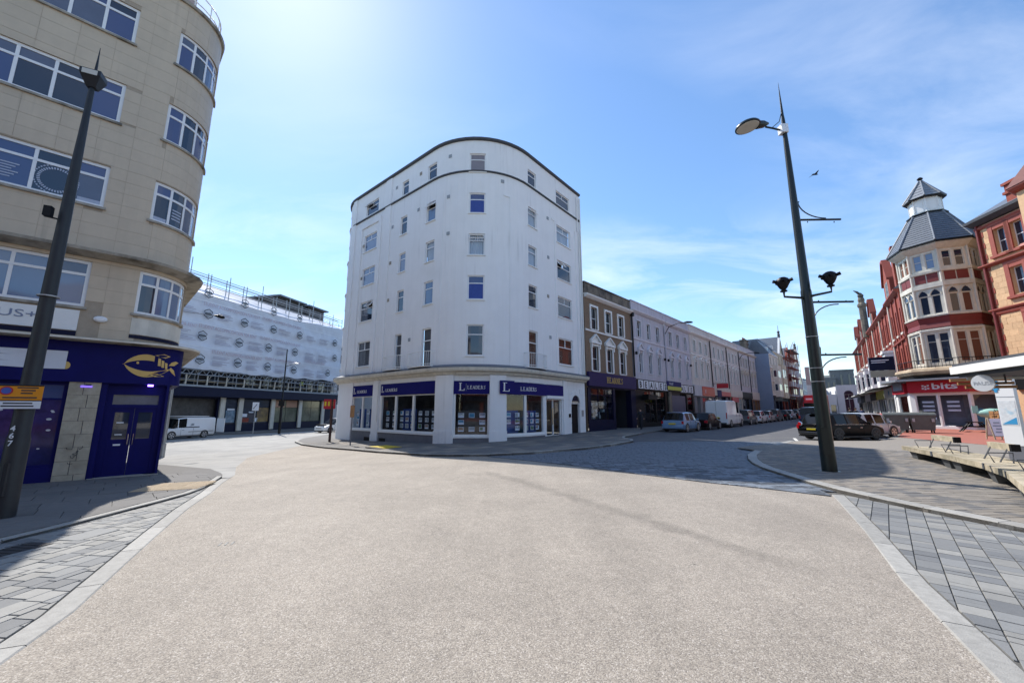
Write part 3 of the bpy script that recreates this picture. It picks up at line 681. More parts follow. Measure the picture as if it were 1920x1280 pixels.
cand.sort(key=lambda q: abs((q[0] + q[1]) / 2 - z_(-1.6)) + .12 * abs(q[2] - 8))
for q in cand:
    near = z_(-4.7) < q[1] and q[0] < z_(1.2)
    t_ = MB() if near and ntile < 300 else far_t
    sbox(t_, UP, q[0], q[1], -.01, .010 + rnd.uniform(-.0015, .0025), q[2], q[3])
    if t_ is not far_t: part('tile', t_, M['tile'], LB); ntile += 1
part('tile_field', far_t, M['tile'], LB, kind='stuff')
def lwin(a, b, c, e, n, **k):
    lr = random.Random(int(c * 10) + n); return window(LB, UP, z_(a), z_(b), c, e, cols=[i / n for i in range(1, n)], rows=[.70], d=-.07, fw=.085, gm=mat('painted_sky_glass', (.13, .19, .31), .05, .06, 1, spec=.9) if c < 5 else M['glass_blue'], sill=M['dirty_concrete'], pm={(i, j): lr.choice([mat('blind_glass', (.10, .12, .18), .08, .1, 2, spec=.8), M['glass']]) for i in range(n) for j in range(2) if lr.random() < .3}, **k)  # first-floor panes: reflected sky put into the base colour
for a, b in rows:
    lwin(-6.3, -2.08, a, b, 6); lwin(-10.9, -6.85, a, b, 6); lwin(-15.4, -11.4, a, b, 6); wv = lwin(-1.08, .86, a, b, 4)
    window(LB, UP, z_(5.5), z_(8.5), a, b, cols=[.33, .66], rows=[.7], d=-.07)
# printed film in the second-floor windows
pr = MB()
for k in range(40):
    a0, a1 = 2 * math.pi * k / 40, 2 * math.pi * (k + .62) / 40
    for r0, r1 in ((.40, .43), (.30, .36)):
        P4 = [UP.at(z_(-3.05) + r * math.cos(a), -.062, 8.0 + r * math.sin(a)) for r, a in ((r0, a0), (r1, a0), (r1, a1), (r0, a1))]
        pr.quad(*P4)
for k in range(6): sbox(pr, UP, z_(-4.15), z_(-3.72 - .06 * (k % 3)), -.064, -.060, 8.13 - k * .075, 8.16 - k * .075)
sbox(pr, UP, z_(-2.62), z_(-2.16), -.064, -.060, 7.58, 7.70); sbox(pr, UP, z_(-1.02), z_(-.65), -.064, -.060, 7.58, 7.70)
for k in range(4): sbox(pr, UP, z_(-.5), z_(-.2), -.064, -.060, 8.1 - k * .1, 8.14 - k * .1)
part('window_marks', pr, mat('white_film', (.42, .47, .58), .6, .1, 10), LB)
# panels and sign under the first-floor windows
pn = MB(); sbox(pn, UP, z_(-6.4), z_(-2.14), -.02, .05, 3.86, 4.42); part('sign_panel', pn, M['white_paint'], LB)
pn = MB(); sbox(pn, UP, z_(-6.4), z_(-2.14), -.02, .03, 3.72, 3.84); part('sign_rail', pn, M['navy_dark'], LB)
pn = MB(); sbox(pn, UP, z_(-1.1), z_(.86), -.02, .03, 3.92, 4.40); part('apron_panel', pn, M['off_white'], LB)
pn = MB(); sbox(pn, UP, z_(-1.1), z_(.86), -.02, .025, 3.80, 3.90); part('apron_base', pn, M['navy_dark'], LB)
text('lettering', 'PLUS+', UP.at(z_(-3.95), .052, 4.08), LU, .20, mat('grey_blue_print', (.20, .24, .34), .5, 0), LB, width=1.05)
text('lettering', 'OFFICE', UP.at(z_(-5.9), .052, 4.08), LU, .20, MATS['grey_blue_print'], LB, width=1.5) if False else None
# cornices
c1 = MB(); sprof(c1, UP, 0, UP.L, [(-.02, 5.96), (.10, 5.96), (.42, 6.05), (.44, 6.13), (.0, 6.17), (-.02, 6.17)]); part('cornice', c1, M['dirty_concrete'], LB)
c1 = MB(); sprof(c1, UP, 0, UP.L, [(-.3, ROOF), (.08, ROOF), (.10, ROOF + .10), (-.3, ROOF + .12)]); part('coping', c1, M['dirty_concrete'], LB)
rl = MB()
for zz in (ROOF + .45, ROOF + .85): rl.tube([UP.at(z_(-1.5 + .25 * i), -.1, zz) for i in range(24)], .022, 6)
for i in range(9): rl.tube([UP.at(z_(-1.4 + .6 * i), -.1, ROOF + .1), UP.at(z_(-1.4 + .6 * i), -.1, ROOF + .85)], .018, 5)
part('roof_railing', rl, M['white_paint'], LB)
pn = MB(); wall(pn, UP, 0, UP.L, ROOF, ROOF + 2.9, [(z_(-6), z_(-2.6), ROOF + .9, ROOF + 2.2)], .15, d=-.9); part('penthouse', pn, mat('pinkish_render', (.42, .33, .31), .85, .06, 2), LB)
window(LB, UP, z_(-6), z_(-2.6), ROOF + .9, ROOF + 2.2, cols=[.25, .5, .75], rows=[.7], d=-1.0)
rf = MB(); rf.prism([UP.at(t, -.2)[:2] for t in UP.c] + [(-27, 22), lp(S0, -14)], ROOF - .4, ROOF - .2); part('flat_roof', rf, M['lead'], LB)
rf = MB(); rf.prism([UP.at(t, -.9)[:2] for t in UP.c] + [(-27, 22), lp(S0, -14)], ROOF + 2.9, ROOF + 3.1); part('penthouse_roof', rf, M['lead'], LB)
# ground floor: square corner under the fascia
GF = Path([lp(S0), lp(-.02), (lp(-.02)[0] - LN[0] * 12, lp(-.02)[1] - LN[1] * 12)])
FZ0, FZ1 = 2.47, 3.56
shop = [(z_(-7.6), z_(-2.10), .28, 2.44), (z_(-1.34), z_(-.08), -.5, 2.44), (z_(-13), z_(-8), .28, 2.44)]
g_ = MB(); wall(g_, GF, 0, GF.L, -.9, FZ0 + .3, shop, .26); part('shopfront', g_, M['navy'], LB)
FP = rounded(-.42, .55, 90, 11)
f_ = MB(); sbox(f_, FP, 0, FP.L, -.06, .10, FZ0, FZ1); part('fascia', f_, M['navy'], LB)
CP = rounded(-.75, .95, 90, 11)
c_ = MB(); sprof(c_, CP, 0, CP.L, [(-.6, FZ1 + .002), (.34, FZ1 + .002), (.44, FZ1 + .04), (.44, FZ1 + .10), (-.6, FZ1 + .22)]); part('canopy', c_, M['dirty_concrete'], LB)
c_ = MB(); sprof(c_, CP, 0, CP.L, [(.446, FZ1 + .03), (.475, FZ1 + .03), (.475, FZ1 + .085), (.446, FZ1 + .085)]); part('canopy_edge', c_, M['off_white'], LB)
# stone-faced pier
for k in range(8):
    s_ = MB(); z0 = -.3 + k * .347
    for a, b in (((-2.08, -1.80), (-1.795, -1.47)) if k % 2 else ((-2.08, -1.70), (-1.695, -1.47))):
        s_ = MB(); sbox(s_, GF, z_(a) + .003, z_(b) - .003, -.03, .055 + rnd.uniform(-.002, .003), z0 + .003, min(FZ0, z0 + .344)); part('stone', s_, mat('pier_stone', (.40, .36, .28), .8, .16, 5, .3, 40, col2=(.30, .26, .19), dirt=.08), LB)
gr = MB(); rg = random.Random(8)
for k in range(7):
    a, h = rg.uniform(-2.0, -1.55), rg.uniform(.25, .75); pts = [GF.at(z_(a + .03 * i + rg.uniform(-.03, .03)), .060, h + rg.uniform(-.06, .06)) for i in range(4)]
    gr.tube(pts, .006, 4)
part('graffiti', gr, M['ink_black'], LB)
# doors
def leaf(a, b, label=None):
    d0 = -.235; o = MB(); z0, z1 = -.12, 1.78
    for s0, s1, c, e in ((a, a + .09, z0, z1), (b - .09, b, z0, z1), (a + .09, b - .09, z0, .62), (a + .09, b - .09, .82, .90), (a + .09, b - .09, 1.66, z1), (a + .09, b - .09, .62, .82)):
        sbox(o, GF, z_(s0), z_(s1), d0, d0 + .05, c, e)
    dr = part('door', o, M['navy'], LB)
    p = MB(); ssheet(p, GF, z_(a + .09), z_(b - .09), d0 + .02, .90, 1.66); part('pane', p, M['glass'], dr)
    p = MB(); sbox(p, GF, z_(a + .11), z_(b - .11), d0 + .05, d0 + .062, 0.0, .54); part('door_panel', p, M['navy'], dr)
    p = MB(); p.tube([GF.at(z_(b - .05 if a < -.9 else a + .05), d0 + .1, .75), GF.at(z_(b - .05 if a < -.9 else a + .05), d0 + .1, 1.05)], .012, 6); part('handle', p, M['chrome'], dr)
    return dr
d1 = leaf(-1.20, -.715); d2 = leaf(-.705, -.22)
for zz, hh in ((1.35, .035), (1.02, .03), (.73, .045)):
    p = MB(); sbox(p, GF, z_(-1.05), z_(-.9), -.185, -.180, zz, zz + hh); part('notice', p, M['paper'], d1)
fr = MB()
for s0, s1, c, e in ((-1.34, -1.20, -.5, 2.44), (-.22, -.08, -.5, 2.44), (-1.20, -.22, 1.78, 1.88), (-1.20, -.22, 2.16, 2.44)): sbox(fr, GF, z_(s0), z_(s1), -.25, -.16, c, e)
dfm = part('door_frame', fr, M['navy'], LB)
p = MB(); ssheet(p, GF, z_(-1.2), z_(-.22), -.21, 1.88, 2.16); part('transom_pane', p, mat('grey_glass', (.14, .15, .17), .15, .2, 3), LB)
p = MB(); sbox(p, GF, z_(-1.45), z_(-.0), -.3, .02, -.5, -.10); part('doorstep', p, M['concrete'], LB)
window(LB, GF, z_(-7.6), z_(-2.10), .28, 2.44, cols=[.33, .66], rows=[.80], d=-.08, fm=M['navy'], gm=M['glass_blue'], pm={(i, 0): mat('navy_vinyl', (.018, .018, .10), .08, .5, 2.2, col2=(.05, .03, .12)) for i in range(3)})
window(LB, GF, z_(-13), z_(-8), .28, 2.44, cols=[.33, .66], rows=[.80], d=-.08, fm=M['navy'], gm=M['glass_blue'])
pr = MB(); rg = random.Random(5)
for k in range(16):
    s0, zz, r = rg.uniform(-3.5, -2.25), rg.uniform(.45, 1.85), rg.uniform(.018, .04)
    q = [GF.at(z_(s0 + r * 1.3 * math.cos(2 * math.pi * i / 10)), -.074, zz + r * .8 * math.sin(2 * math.pi * i / 10)) for i in range(10)]
    pr.add(q, [tuple(range(10))])
part('window_marks', pr, mat('pale_dots', (.55, .55, .62), .6, .2, 8), LB)  # scattered pale dots on the shop glass
# covered sign and gold fish emblem on the fascia
bn = MB(); n = 14
for i in range(n):
    a, b = -5.2 + 3.0 * i / n, -5.2 + 3.0 * (i + 1) / n
    k = lambda q: .115 + .012 * math.sin(q * 5) + .006 * math.sin(q * 17)
    for j in range(3):
        za, zb = 2.80 + .155 * j, 2.80 + .155 * (j + 1)
        bn.quad(FP.at(z_(a), k(a), za + .01 * math.sin(a * 3)), FP.at(z_(b), k(b), za + .01 * math.sin(b * 3)), FP.at(z_(b), k(b + .1), zb + .01 * math.sin(b * 2)), FP.at(z_(a), k(a + .1), zb + .01 * math.sin(a * 2)))
part('sign_cover', bn, M['sheet'], LB)
dk = MB(); dk.add([FP.at(z_(-2.19 + .075 * math.cos(2 * math.pi * i / 16)), .112, 2.90 + .10 * math.sin(2 * math.pi * i / 16)) for i in range(16)], [tuple(range(16))]); part('lettering', dk, M['gold'], LB)
def fpoly(pts, d, m, par, name='emblem_piece'):
    q = [FP.at(z_(a), d, zz) for a, zz in pts]; r = [FP.at(z_(a), d - .012, zz) for a, zz in pts]; n = len(pts)
    b = MB(); b.add(q + r, [tuple(range(n))] + [(i, (i + 1) % n, n + (i + 1) % n, n + i) for i in range(n)]); return part(name, b, m, par)
fx = lambda t: -1.10 + 1.02 * t           # nose at 0, tail root at 1
up_o = [(t, .36 * math.sin(math.pi * min(1, t / .98)) ** .7 * (1 - .15 * t)) for t in [i / 16 for i in range(17)]]
up_i = [(t, .16 * math.sin(math.pi * min(1, t / .98)) ** .8) for t in [i / 16 for i in range(17)]]
emb = MB(); sbox(emb, FP, z_(-1.12), z_(-1.10), .099, .105, 3.02, 3.03)
em = part('fish_emblem', emb, M['gold'], LB)
zc = lambda t: 3.03 - .05 * t
bandp = lambda sgn, t0, t1: [(fx(t), zc(t) + sgn * o) for (t, o) in up_o if t0 <= t <= t1] + [(fx(t), zc(t) + sgn * o) for (t, o) in up_i[::-1] if t0 <= t <= t1]
fpoly(bandp(1, 0, .63), .112, M['gold'], em); fpoly(bandp(-1, 0, .95), .112, M['gold'], em)
for t0 in (.70, .77, .84): fpoly([(fx(t0), zc(t0) + .26 - (t0 - .7) * .8), (fx(t0 + .05), zc(t0) + .24 - (t0 - .7) * .8), (fx(t0 + .062), zc(t0) + .02 - (t0 - .7) * .5), (fx(t0 + .01), zc(t0) + .03 - (t0 - .7) * .5)], .112, M['gold'], em)
fpoly([(fx(.62), 3.33), (fx(.8), 3.385), (fx(.93), 3.33), (fx(.84), 3.26)], .112, M['gold'], em)
fpoly([(fx(.50), 2.78), (fx(.68), 2.69), (fx(.86), 2.72), (fx(.72), 2.79)], .112, M['gold'], em)
fpoly([(fx(.92), 3.05), (fx(.98), 3.16), (fx(1.08), 3.20), (fx(1.17), 3.17), (fx(1.05), 3.06)], .112, M['gold'], em)
fpoly([(fx(.94), 2.93), (fx(1.02), 2.84), (fx(1.12), 2.76), (fx(1.06), 2.92), (fx(.97), 3.0)], .112, M['gold'], em)
fpoly([(fx(.28) + .03 * math.cos(2 * math.pi * i / 12), 3.08 + .035 * math.sin(2 * math.pi * i / 12)) for i in range(12)], .112, M['gold'], em)
al = MB(); al.lathe([(.02, 0), (.19, .01), (.19, .06), (.12, .09), (.02, .095)], n=12)
al2 = MB(); c = UP.at(z_(-1.72), .012, 4.24)
al2.add([(c[0] + LU[0] * x * .75 + LN[0] * h, c[1] + LU[1] * x * .75 + LN[1] * h, c[2] + y * .45) for x, y, h in al.v], al.f); part('alarm_box', al2, M['white_plastic'], LB)
for s0, zz in ((-.52, 2.44), (-1.78, 2.40)):
    b = MB(); sbox(b, FP, z_(s0), z_(s0 + .12), .0, .07, zz - .03, zz + .02); part('led_lamp', b, M['led_violet'] if s0 > -1 else M['black'], LB)
b = MB(); sbox(b, GF, z_(-1.86), z_(-1.64), .06, .09, 2.33, 2.38); part('led_strip', b, mat('violet_lamp_dim', (.25, .15, .9), .4, 0, emit=.7), LB)
# lamp arm reaching out beyond the corner above the lower canopy
b = MB(); pa = UP.at(z_(9.5), 0, 6.75); pb = (-16.7, 22.0, 7.0)
b.tube([pa, pb], .02, 6); la = thing('wall_lamp', 'slim lamp on an arm reaching out from the rounded buff building', 'street lamp', pa)
part('arm', b, M['steel'], la)
b = MB(); u3 = Vector((pb[0] - pa[0], pb[1] - pa[1], 0)).normalized(); b.tube([Vector(pb) - u3 * .35, Vector(pb) - u3 * .1, Vector(pb) + u3 * .15, Vector(pb) + u3 * .28], [.03, .08, .10, .04], 8); part('lamp_head', b, M['black'], la, 40)
b = MB(); b.tube([Vector(pb) - u3 * .05 + Vector((0, 0, .07)), Vector(pb) + u3 * .02 + Vector((0, 0, .17))], [.07, .03], 8); part('lamp_cap', b, M['white_plastic'], la, 40)
# grey pole past the corner
px, py = -17.4, 20.3
b = MB(); b.lathe([(.13, G(px, py) - .2), (.13, .1), (.10, .12), (.10, 2.9)], (px, py), 10); o = part('signpost', b, M['steel'], None, 40); tag(o, 'plain grey steel post on the pavement past the navy shop corner', 'post')
# ================================================================ WHITE CORNER BUILDING (estate agents below)
def white_path():
    Q = (-13.13, 31.0); cl = (Q[0] + 3.5 * .643, Q[1] + 3.5 * .766)
    aQ = math.degrees(math.atan2(-.766, -.643)); aR = math.degrees(math.atan2(-.64, .768))
    O = (-2.397, 27.8695)
    west = arc(cl, 3.5, aQ - 70, aQ, 8); d = R(aQ - 70); t = (-math.sin(d), math.cos(d))
    L0 = 21.65 - math.dist(Q, (-5.29, 24.42)) - sum(math.dist(a, b) for a, b in zip(west, west[1:]))
    return Path([(west[0][0] - L0 * t[0], west[0][1] - L0 * t[1])] + west + arc(O, 4.5, aQ, aR, 14) + [(5.55, 30.37)])
WP = white_path()
WB = thing('corner_building', 'tall white rendered corner building with a curved front above an estate agent', 'building', (-2, 26, -.2))
wz = [(4.95, 6.85), (8.42, 9.96), (11.30, 12.72), (14.12, 15.50), (17.16, 18.30)]
fl = {}
cols = {'A': (13.08, 14.86), 'B': (18.02, 18.80), 'C': (21.03, 21.93), 'D': (24.44, 25.48), 'E': (28.78, 29.74), 'F': (32.28, 34.18)}
holes = []
for c, (a, b) in cols.items():
    for r, (z0, z1) in enumerate(wz):
        if r == 0 and c in 'BCE': z0 = 4.38
        if r == 4 and c == 'D': z0, z1 = 16.98, 18.30
        fl[c, r] = (a, b, z0, z1); holes.append((a, b, z0, z1))
for a, b in ((2.2, 3.6), (9.3, 10.4)):
    for z0, z1 in wz: holes.append((a, b, z0, z1))
RT = 19.25
b = MB(); wall(b, WP, 0, WP.L, 4.22, RT, holes, .17); part('wall', b, M['white_render'], WB)
b = MB()
def strip(s0, s1, z0, z1, d=.09): sbox(b, WP, s0, s1, -.01, d, z0, z1)
# raised bands and pilaster strips
strip(12.35, 12.75, 4.3, 16.2); strip(15.15, 15.5, 4.3, 16.2); strip(15.95, 16.7, 4.3, 19.2, .07); strip(12.35, 15.5, 16.2, 16.5); strip(11.0, 11.6, 4.3, 19.2)
strip(22.52, 22.64, 4.3, 15.9, .03); strip(27.15, 27.27, 4.3, 15.5, .04); strip(26.7, 27.27, 15.5, 15.62, .04); strip(31.95, 32.07, 4.3, 15.6, .04); strip(31.6, 32.07, 15.6, 15.72, .04); strip(34.9, 35.72, 4.3, 15.9, .06)
part('pilaster', b, M['white_render'], WB)
b = MB(); sprof(b, WP, 11.2, WP.L, [(-.02, 16.96), (.10, 16.98), (.11, 17.05), (-.02, 17.07)]); part('string_course', b, M['dark_trim'], WB)
b = MB(); sprof(b, WP, 0, WP.L, [(-.35, RT - .02), (.10, RT), (.14, RT + .06), (.14, RT + .17), (-.35, RT + .19)]); part('roof_edge', b, M['dark_trim'], WB)
b = MB(); b.prism([WP.at(t, -.3)[:2] for t in WP.c] + [(-2, 41), (-8, 44)], RT - .3, RT - .1); part('flat_roof', b, M['lead'], WB)
b = MB(); sprof(b, WP, 8, WP.L + 0, [(-.02, 3.80), (.16, 3.82), (.22, 3.94), (.42, 4.02), (.46, 4.14), (.46, 4.22), (-.02, 4.26)]); part('cornice', b, M['off_white'], WB)
b = MB(); sprof(b, WP, 8, WP.L, [(-.02, 4.262), (.46, 4.225), (.47, 4.25), (.0, 4.44), (-.02, 4.44)]); part('cornice_flashing', b, M['slate'], WB)
# windows
for (c, r), (a, e, z0, z1) in fl.items():
    k = dict(d=-.10, fw=.07, sill=M['white_paint'], gm=M['glass'])
    if c in 'AF': k.update(cols=[.5], rows=[.66], toponly=True)
    else: k.update(rows=[.68])
    if (c, r) in (('A', 4), ('F', 2)): k['open_pane'] = (0, 1)
    if (c, r) in (('A', 1),): k['open_pane'] = (1, 1)
    if (c, r) in (('C', 3), ('E', 3), ('D', 2)): k['open_pane'] = (0, 1)
    if c == 'D' and r in (1, 3): k['pm'] = {(0, 0): M['curtain_blue'], (0, 1): M['glass_blue']}
    if (c, r) == ('D', 4): k['pm'] = {(0, 0): mat('grey_blind', (.24, .22, .25), .5, .05, 3), (0, 1): MATS.get('grey_blind') or mat('grey_blind', (.24, .22, .25))}
    if (c, r) in (('D', 2), ('F', 3), ('C', 2), ('E', 2), ('E', 3)): k.update(gm=M['glass_clear'], curtain=M['curtain'])
    if (c, r) in (('C', 0), ('A', 0), ('B', 0)): k.update(gm=M['glass_clear'], curtain=mat('grey_curtain', (.16, .16, .17), .9, .15, 8))
    if (c, r) in (('E', 0), ('F', 0)): k.update(gm=M['glass_clear'], curtain=M['curtain_rust'])
    if (c, r) in (('A', 3), ('A', 2), ('C', 1), ('C', 3), ('B', 2)): k['gm'] = mat('painted_sky_glass', (.16, .22, .33), .05, .06, 1, spec=1)  # paler blue panes with the sky's reflection painted in
    window(WB, WP, a, e, z0, z1, **k)
w0 = window.__name__
for a, e in ((2.2, 3.6), (9.3, 10.4)):
    for z0, z1 in wz: window(WB, WP, a, e, z0, z1, rows=[.66], sill=M['white_paint'])
# swept-aside net curtain in the big front window
b = MB()
for i in range(10):
    for j in range(6):
        a0, a1 = i / 10, (i + 1) / 10; h0, h1 = j / 6, (j + 1) / 6
        X = lambda t, h: 25.42 - (1 - t) * (.18 + .75 * h ** 2.2); Z = lambda h: 5.0 + 1.8 * h; D = lambda t: -.16 + .025 * math.sin(t * 30)
        b.quad(WP.at(X(a0, h0), D(a0), Z(h0)), WP.at(X(a1, h0), D(a1), Z(h0)), WP.at(X(a1, h1), D(a1), Z(h1)), WP.at(X(a0, h1), D(a0), Z(h1)))
part('curtain', b, M['curtain'], WB)
# little balconies
for (s0, s1) in ((17.2, 19.35), (20.1, 22.3), (28.25, 30.3)):
    f = MB(); z0, z1 = 4.42, 5.30; n = 15; bow = lambda t: .42 + .18 * math.sin(math.pi * t)
    fr_ = [WP.at(s0 + (s1 - s0) * i / n, bow(i / n) - .1, 0) for i in range(n + 1)]
    sd = [WP.at(s0, .02, 0)], [WP.at(s1, .02, 0)]
    for zz in (z1, z0 + .1): f.tube([(p[0], p[1], zz) for p in sd[0] + fr_ + sd[1]], .022, 6)
    bl = part('balcony', f, M['white_paint'], WB)
    q = MB()
    for p in fr_: q.tube([(p[0], p[1], z0), (p[0], p[1], z1)], .011, 4)
    for sx in (s0, s1):
        for dd in (.11, .21): x = WP.at(sx, dd, 0); q.tube([(x[0], x[1], z0), (x[0], x[1], z1)], .011, 4)
    part('baluster', q, M['white_paint'], bl, kind='stuff')
    q = MB(); ol = [WP.at(s0, 0)[:2]] + [p[:2] for p in fr_] + [WP.at(s1, 0)[:2]]; q.prism(ol[::-1], z0 - .06, z0 + .0); part('slab', q, M['white_paint'], bl)
# vents, pipes, small fittings
for s0, zz in ((22.95, 18.2), (22.9, 15.3), (22.95, 12.75), (20.1, 18.0), (20.0, 15.3), (17.2, 18.05), (12.9, 14.6), (12.9, 11.9), (16.85, 12.2), (16.85, 9.4), (31.0, 12.4), (31.0, 15.4), (30.9, 9.5), (26.5, 16.4), (16.9, 15.0), (19.6, 6.2), (31.1, 6.6)):
    b = MB(); sbox(b, WP, s0, s0 + .22, .0, .035, zz, zz + .22); part('vent', b, M['ink_grey'] if int(s0 * 10) % 3 else M['dirty_concrete'], WB)
b = MB()
for s0, z0, z1, d in ((35.35, 4.4, 15.9, .12), (35.62, 4.4, 19.0, .12), (35.2, 15.9, 19.0, .10)): b.tube([WP.at(s0, d, z0), WP.at(s0, d, z1)], .05, 6)
b.tube([WP.at(16.5, .12, 1.0), WP.at(16.5, .12, 3.8)], .045, 6)
part('drainpipe', b, M['white_paint'], WB)
# ---------------- shop floor: flat bays between piers
gpts = [WP.at(t)[:2] for t in WP.c if t <= 21.70] ; TL = WP.at(22.66)[:2]; TL2 = WP.at(23.66)[:2]; TR2 = WP.at(25.95)[:2]; TR = WP.at(26.75)[:2]
GP = Path([p for p in gpts] + [TL, TL2, TR2, TR, WP.at(28.73)[:2], WP.at(WP.L)[:2]])
sG = {}                                           # arc positions of the corners on GP
cumul = GP.c; kTL = len(gpts); sTL, sTL2, sTR2, sTR = cumul[kTL], cumul[kTL+1], cumul[kTL+2], cumul[kTL+3]
sE = GP.L; off = sE - WP.L                       # s on GP right side = s on WP + off
bays = [(12.95, 15.72, .42, 3.45, [.5], .36), (16.75, sTL - .12, .40, 3.45, [.30, .63], .36), (sTL2 + .10, sTR2 - .10, .28, 3.45, [], .28), (sTR + .15, 30.35 + off, .30, 3.45, [.45], .30), (30.62 + off, 32.5 + off, -.3, 3.45, [], 0)]
holes = [(a, b_, c, e) for a, b_, c, e, _, _ in bays] + [(33.72 + off, 34.86 + off, -.3, 2.25)]
b = MB(); wall(b, GP, 0, GP.L, -1.6, 3.82, holes, .22); part('shop_wall', b, M['white_render'], WB)
# piers
for a, e, d in ((12.35, 12.95, .07), (15.78, 16.6, .09), (sTL - .1, sTL2 + .06, .14), (sTR2 - .06, sTR + .1, .14), (32.62 + off, 33.1 + off, .08)):
    q = MB(); sbox(q, GP, a, e, -.05, d, -1.6, 3.80)
    pr_ = part('pier', q, M['white_render'], WB, 30)
    q = MB(); sbox(q, GP, a - .03, e + .03, -.02, d + .03, -1.6, .55 if d > .1 else .1); part('pier_base', q, M['white_render'], pr_, 30)
# plinths under the windows
for a, e, z1 in ((12.95, 15.78, .30), (16.6, sTL - .1, .27), (sTL2 + .06, sTR2 - .06, .15), (sTR + .1, 30.4 + off, .16)):
    q = MB(); sbox(q, GP, a, e, -.02, .035, -1.6, z1); part('plinth', q, M['plinth_grey'], WB)
    q = MB(); sbox(q, GP, a + .01, e - .01, -.18, .08, z1 + .002, z1 + .11); part('sill', q, M['white_paint'], WB)
q = MB()
for a in (14.9, 16.8): sbox(q, GP, a, a + .75, .03, .05, -.35, -.10)
part('air_brick', q, M['black'], WB)
posterm = [M['photo_print'], M['paper']]
prnd = random.Random(21)
def shop_bay(a, e, z0, z1, cols, tint):
    w_ = MB(); bars = [a] + [a + (e - a) * c for c in cols] + [e]; fw = .09; zt = 2.72
    for i, s_ in enumerate(bars): sbox(w_, GP, max(a, s_ - fw), min(e, s_ + fw), -.14, -.02, z0, zt)
    sbox(w_, GP, a + fw, e - fw, -.13, -.03, z0, z0 + .07); sbox(w_, GP, a + fw, e - fw, -.13, -.03, zt - .06, zt)
    wo = part('shop_window', w_, M['white_paint'], WB)
    for i in range(len(bars) - 1):
        p0, p1 = bars[i] + fw, bars[i+1] - fw
        p = MB(); ssheet(p, GP, p0, p1, -.08, z0 + .07, zt - .06); part('pane', p, M['glass_clear'], wo)
        n = max(2, int((p1 - p0) / .52)); wd = (p1 - p0) / n
        for k in range(n):
            for j in range(3):
                if prnd.random() < .06: continue
                cz = z0 + .22 + j * .40; c0 = p0 + wd * (k + .5); hw = min(.17, wd * .36)
                p = MB(); sbox(p, GP, c0 - hw, c0 + hw, -.30, -.285, cz, cz + .27); po = part('poster', p, M['paper'], wo)
                t0_ = prnd.choice((.03, .08, .08, .12)); p = MB(); sbox(p, GP, c0 - hw + .02, c0 + hw * prnd.choice((.9, .9, .2)), -.2845, -.282, cz + t0_, cz + .25); part('poster_print', p, prnd.choice([M['photo_print'], M['photo_print'], mat('brick_photo', (.30, .18, .12), .5, .5, 12, col2=(.5, .5, .45)), mat('garden_photo', (.10, .18, .07), .5, .5, 12, col2=(.45, .55, .65)), M['display_cyan'], M['ink_grey']]), po)
        p = MB(); ssheet(p, GP, p0 + .1, p1 - .12, -.5, z0 + .06, z0 + 1.42); part('display_board', p, tint if i % 2 == 0 else M['display_blue'], wo)
    return wo
tints = [M['display_blue'], M['dark_room'], mat('brown_room', (.10, .085, .07), .9, .2, 2), M['display_blue'], None]
for (a, e, z0, z1, cols_, pz), ti in list(zip(bays, tints))[:4]: shop_bay(a, e, z0, z1, cols_, ti)
ro = MB()
ssheet(ro, GP, 12.3, 33.6 + off, -2.6, -1, 3.6)
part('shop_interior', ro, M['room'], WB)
ro = MB(); ol = [GP.at(t, -.23)[:2] for t in (12.7, sTL - .1, sTL2, sTR2, sTR + .1, 33.2 + off)]; il = [GP.at(t, -2.6)[:2] for t in (33.2 + off, sTR, sTR2 - .1, sTL2 + .1, sTL - .2, 12.7)]
ro.prism(ol + il, 2.9, 2.95); ro.prism(ol + il, -.02, .03); part('shop_floor', ro, M['dark_room'], WB)
for a in (17.9, 21.2, 30.0 + off):
    q = MB(); sbox(q, GP, a, a + .45, -1.9, -1.4, .05, 1.3); part('display_unit', q, M['display_cyan'], WB)
# glazed entrance door
q = MB(); a, e = 30.62 + off, 32.5 + off
for s0, s1, c, f in ((a, a + .09, -.1, 2.5), (e - .09, e, -.1, 2.5), (a, e, 2.42, 2.52), ((a + e) / 2 - .05, (a + e) / 2 + .05, -.1, 2.42), (a, e, -.1, .12)): sbox(q, GP, s0, s1, -.2, -.12, c, f)
dr = part('door', q, M['white_paint'], WB)
for s0, s1 in ((a + .09, (a + e) / 2 - .05), ((a + e) / 2 + .05, e - .09)):
    p = MB(); ssheet(p, GP, s0, s1, -.16, .12, 2.42); part('pane', p, M['glass_clear'], dr)
p = MB(); p.tube([GP.at((a + e) / 2 - .12, -.06, .8), GP.at((a + e) / 2 - .12, -.06, 1.9)], .025, 6); part('handle', p, mat('brass', (.7, .5, .22), .3, .05, 8, metal=.9), dr)
p = MB(); sbox(p, GP, a - .05, e + .03, -.1, .14, 2.50, 2.70); part('shutter_box', p, M['white_plastic'], WB)
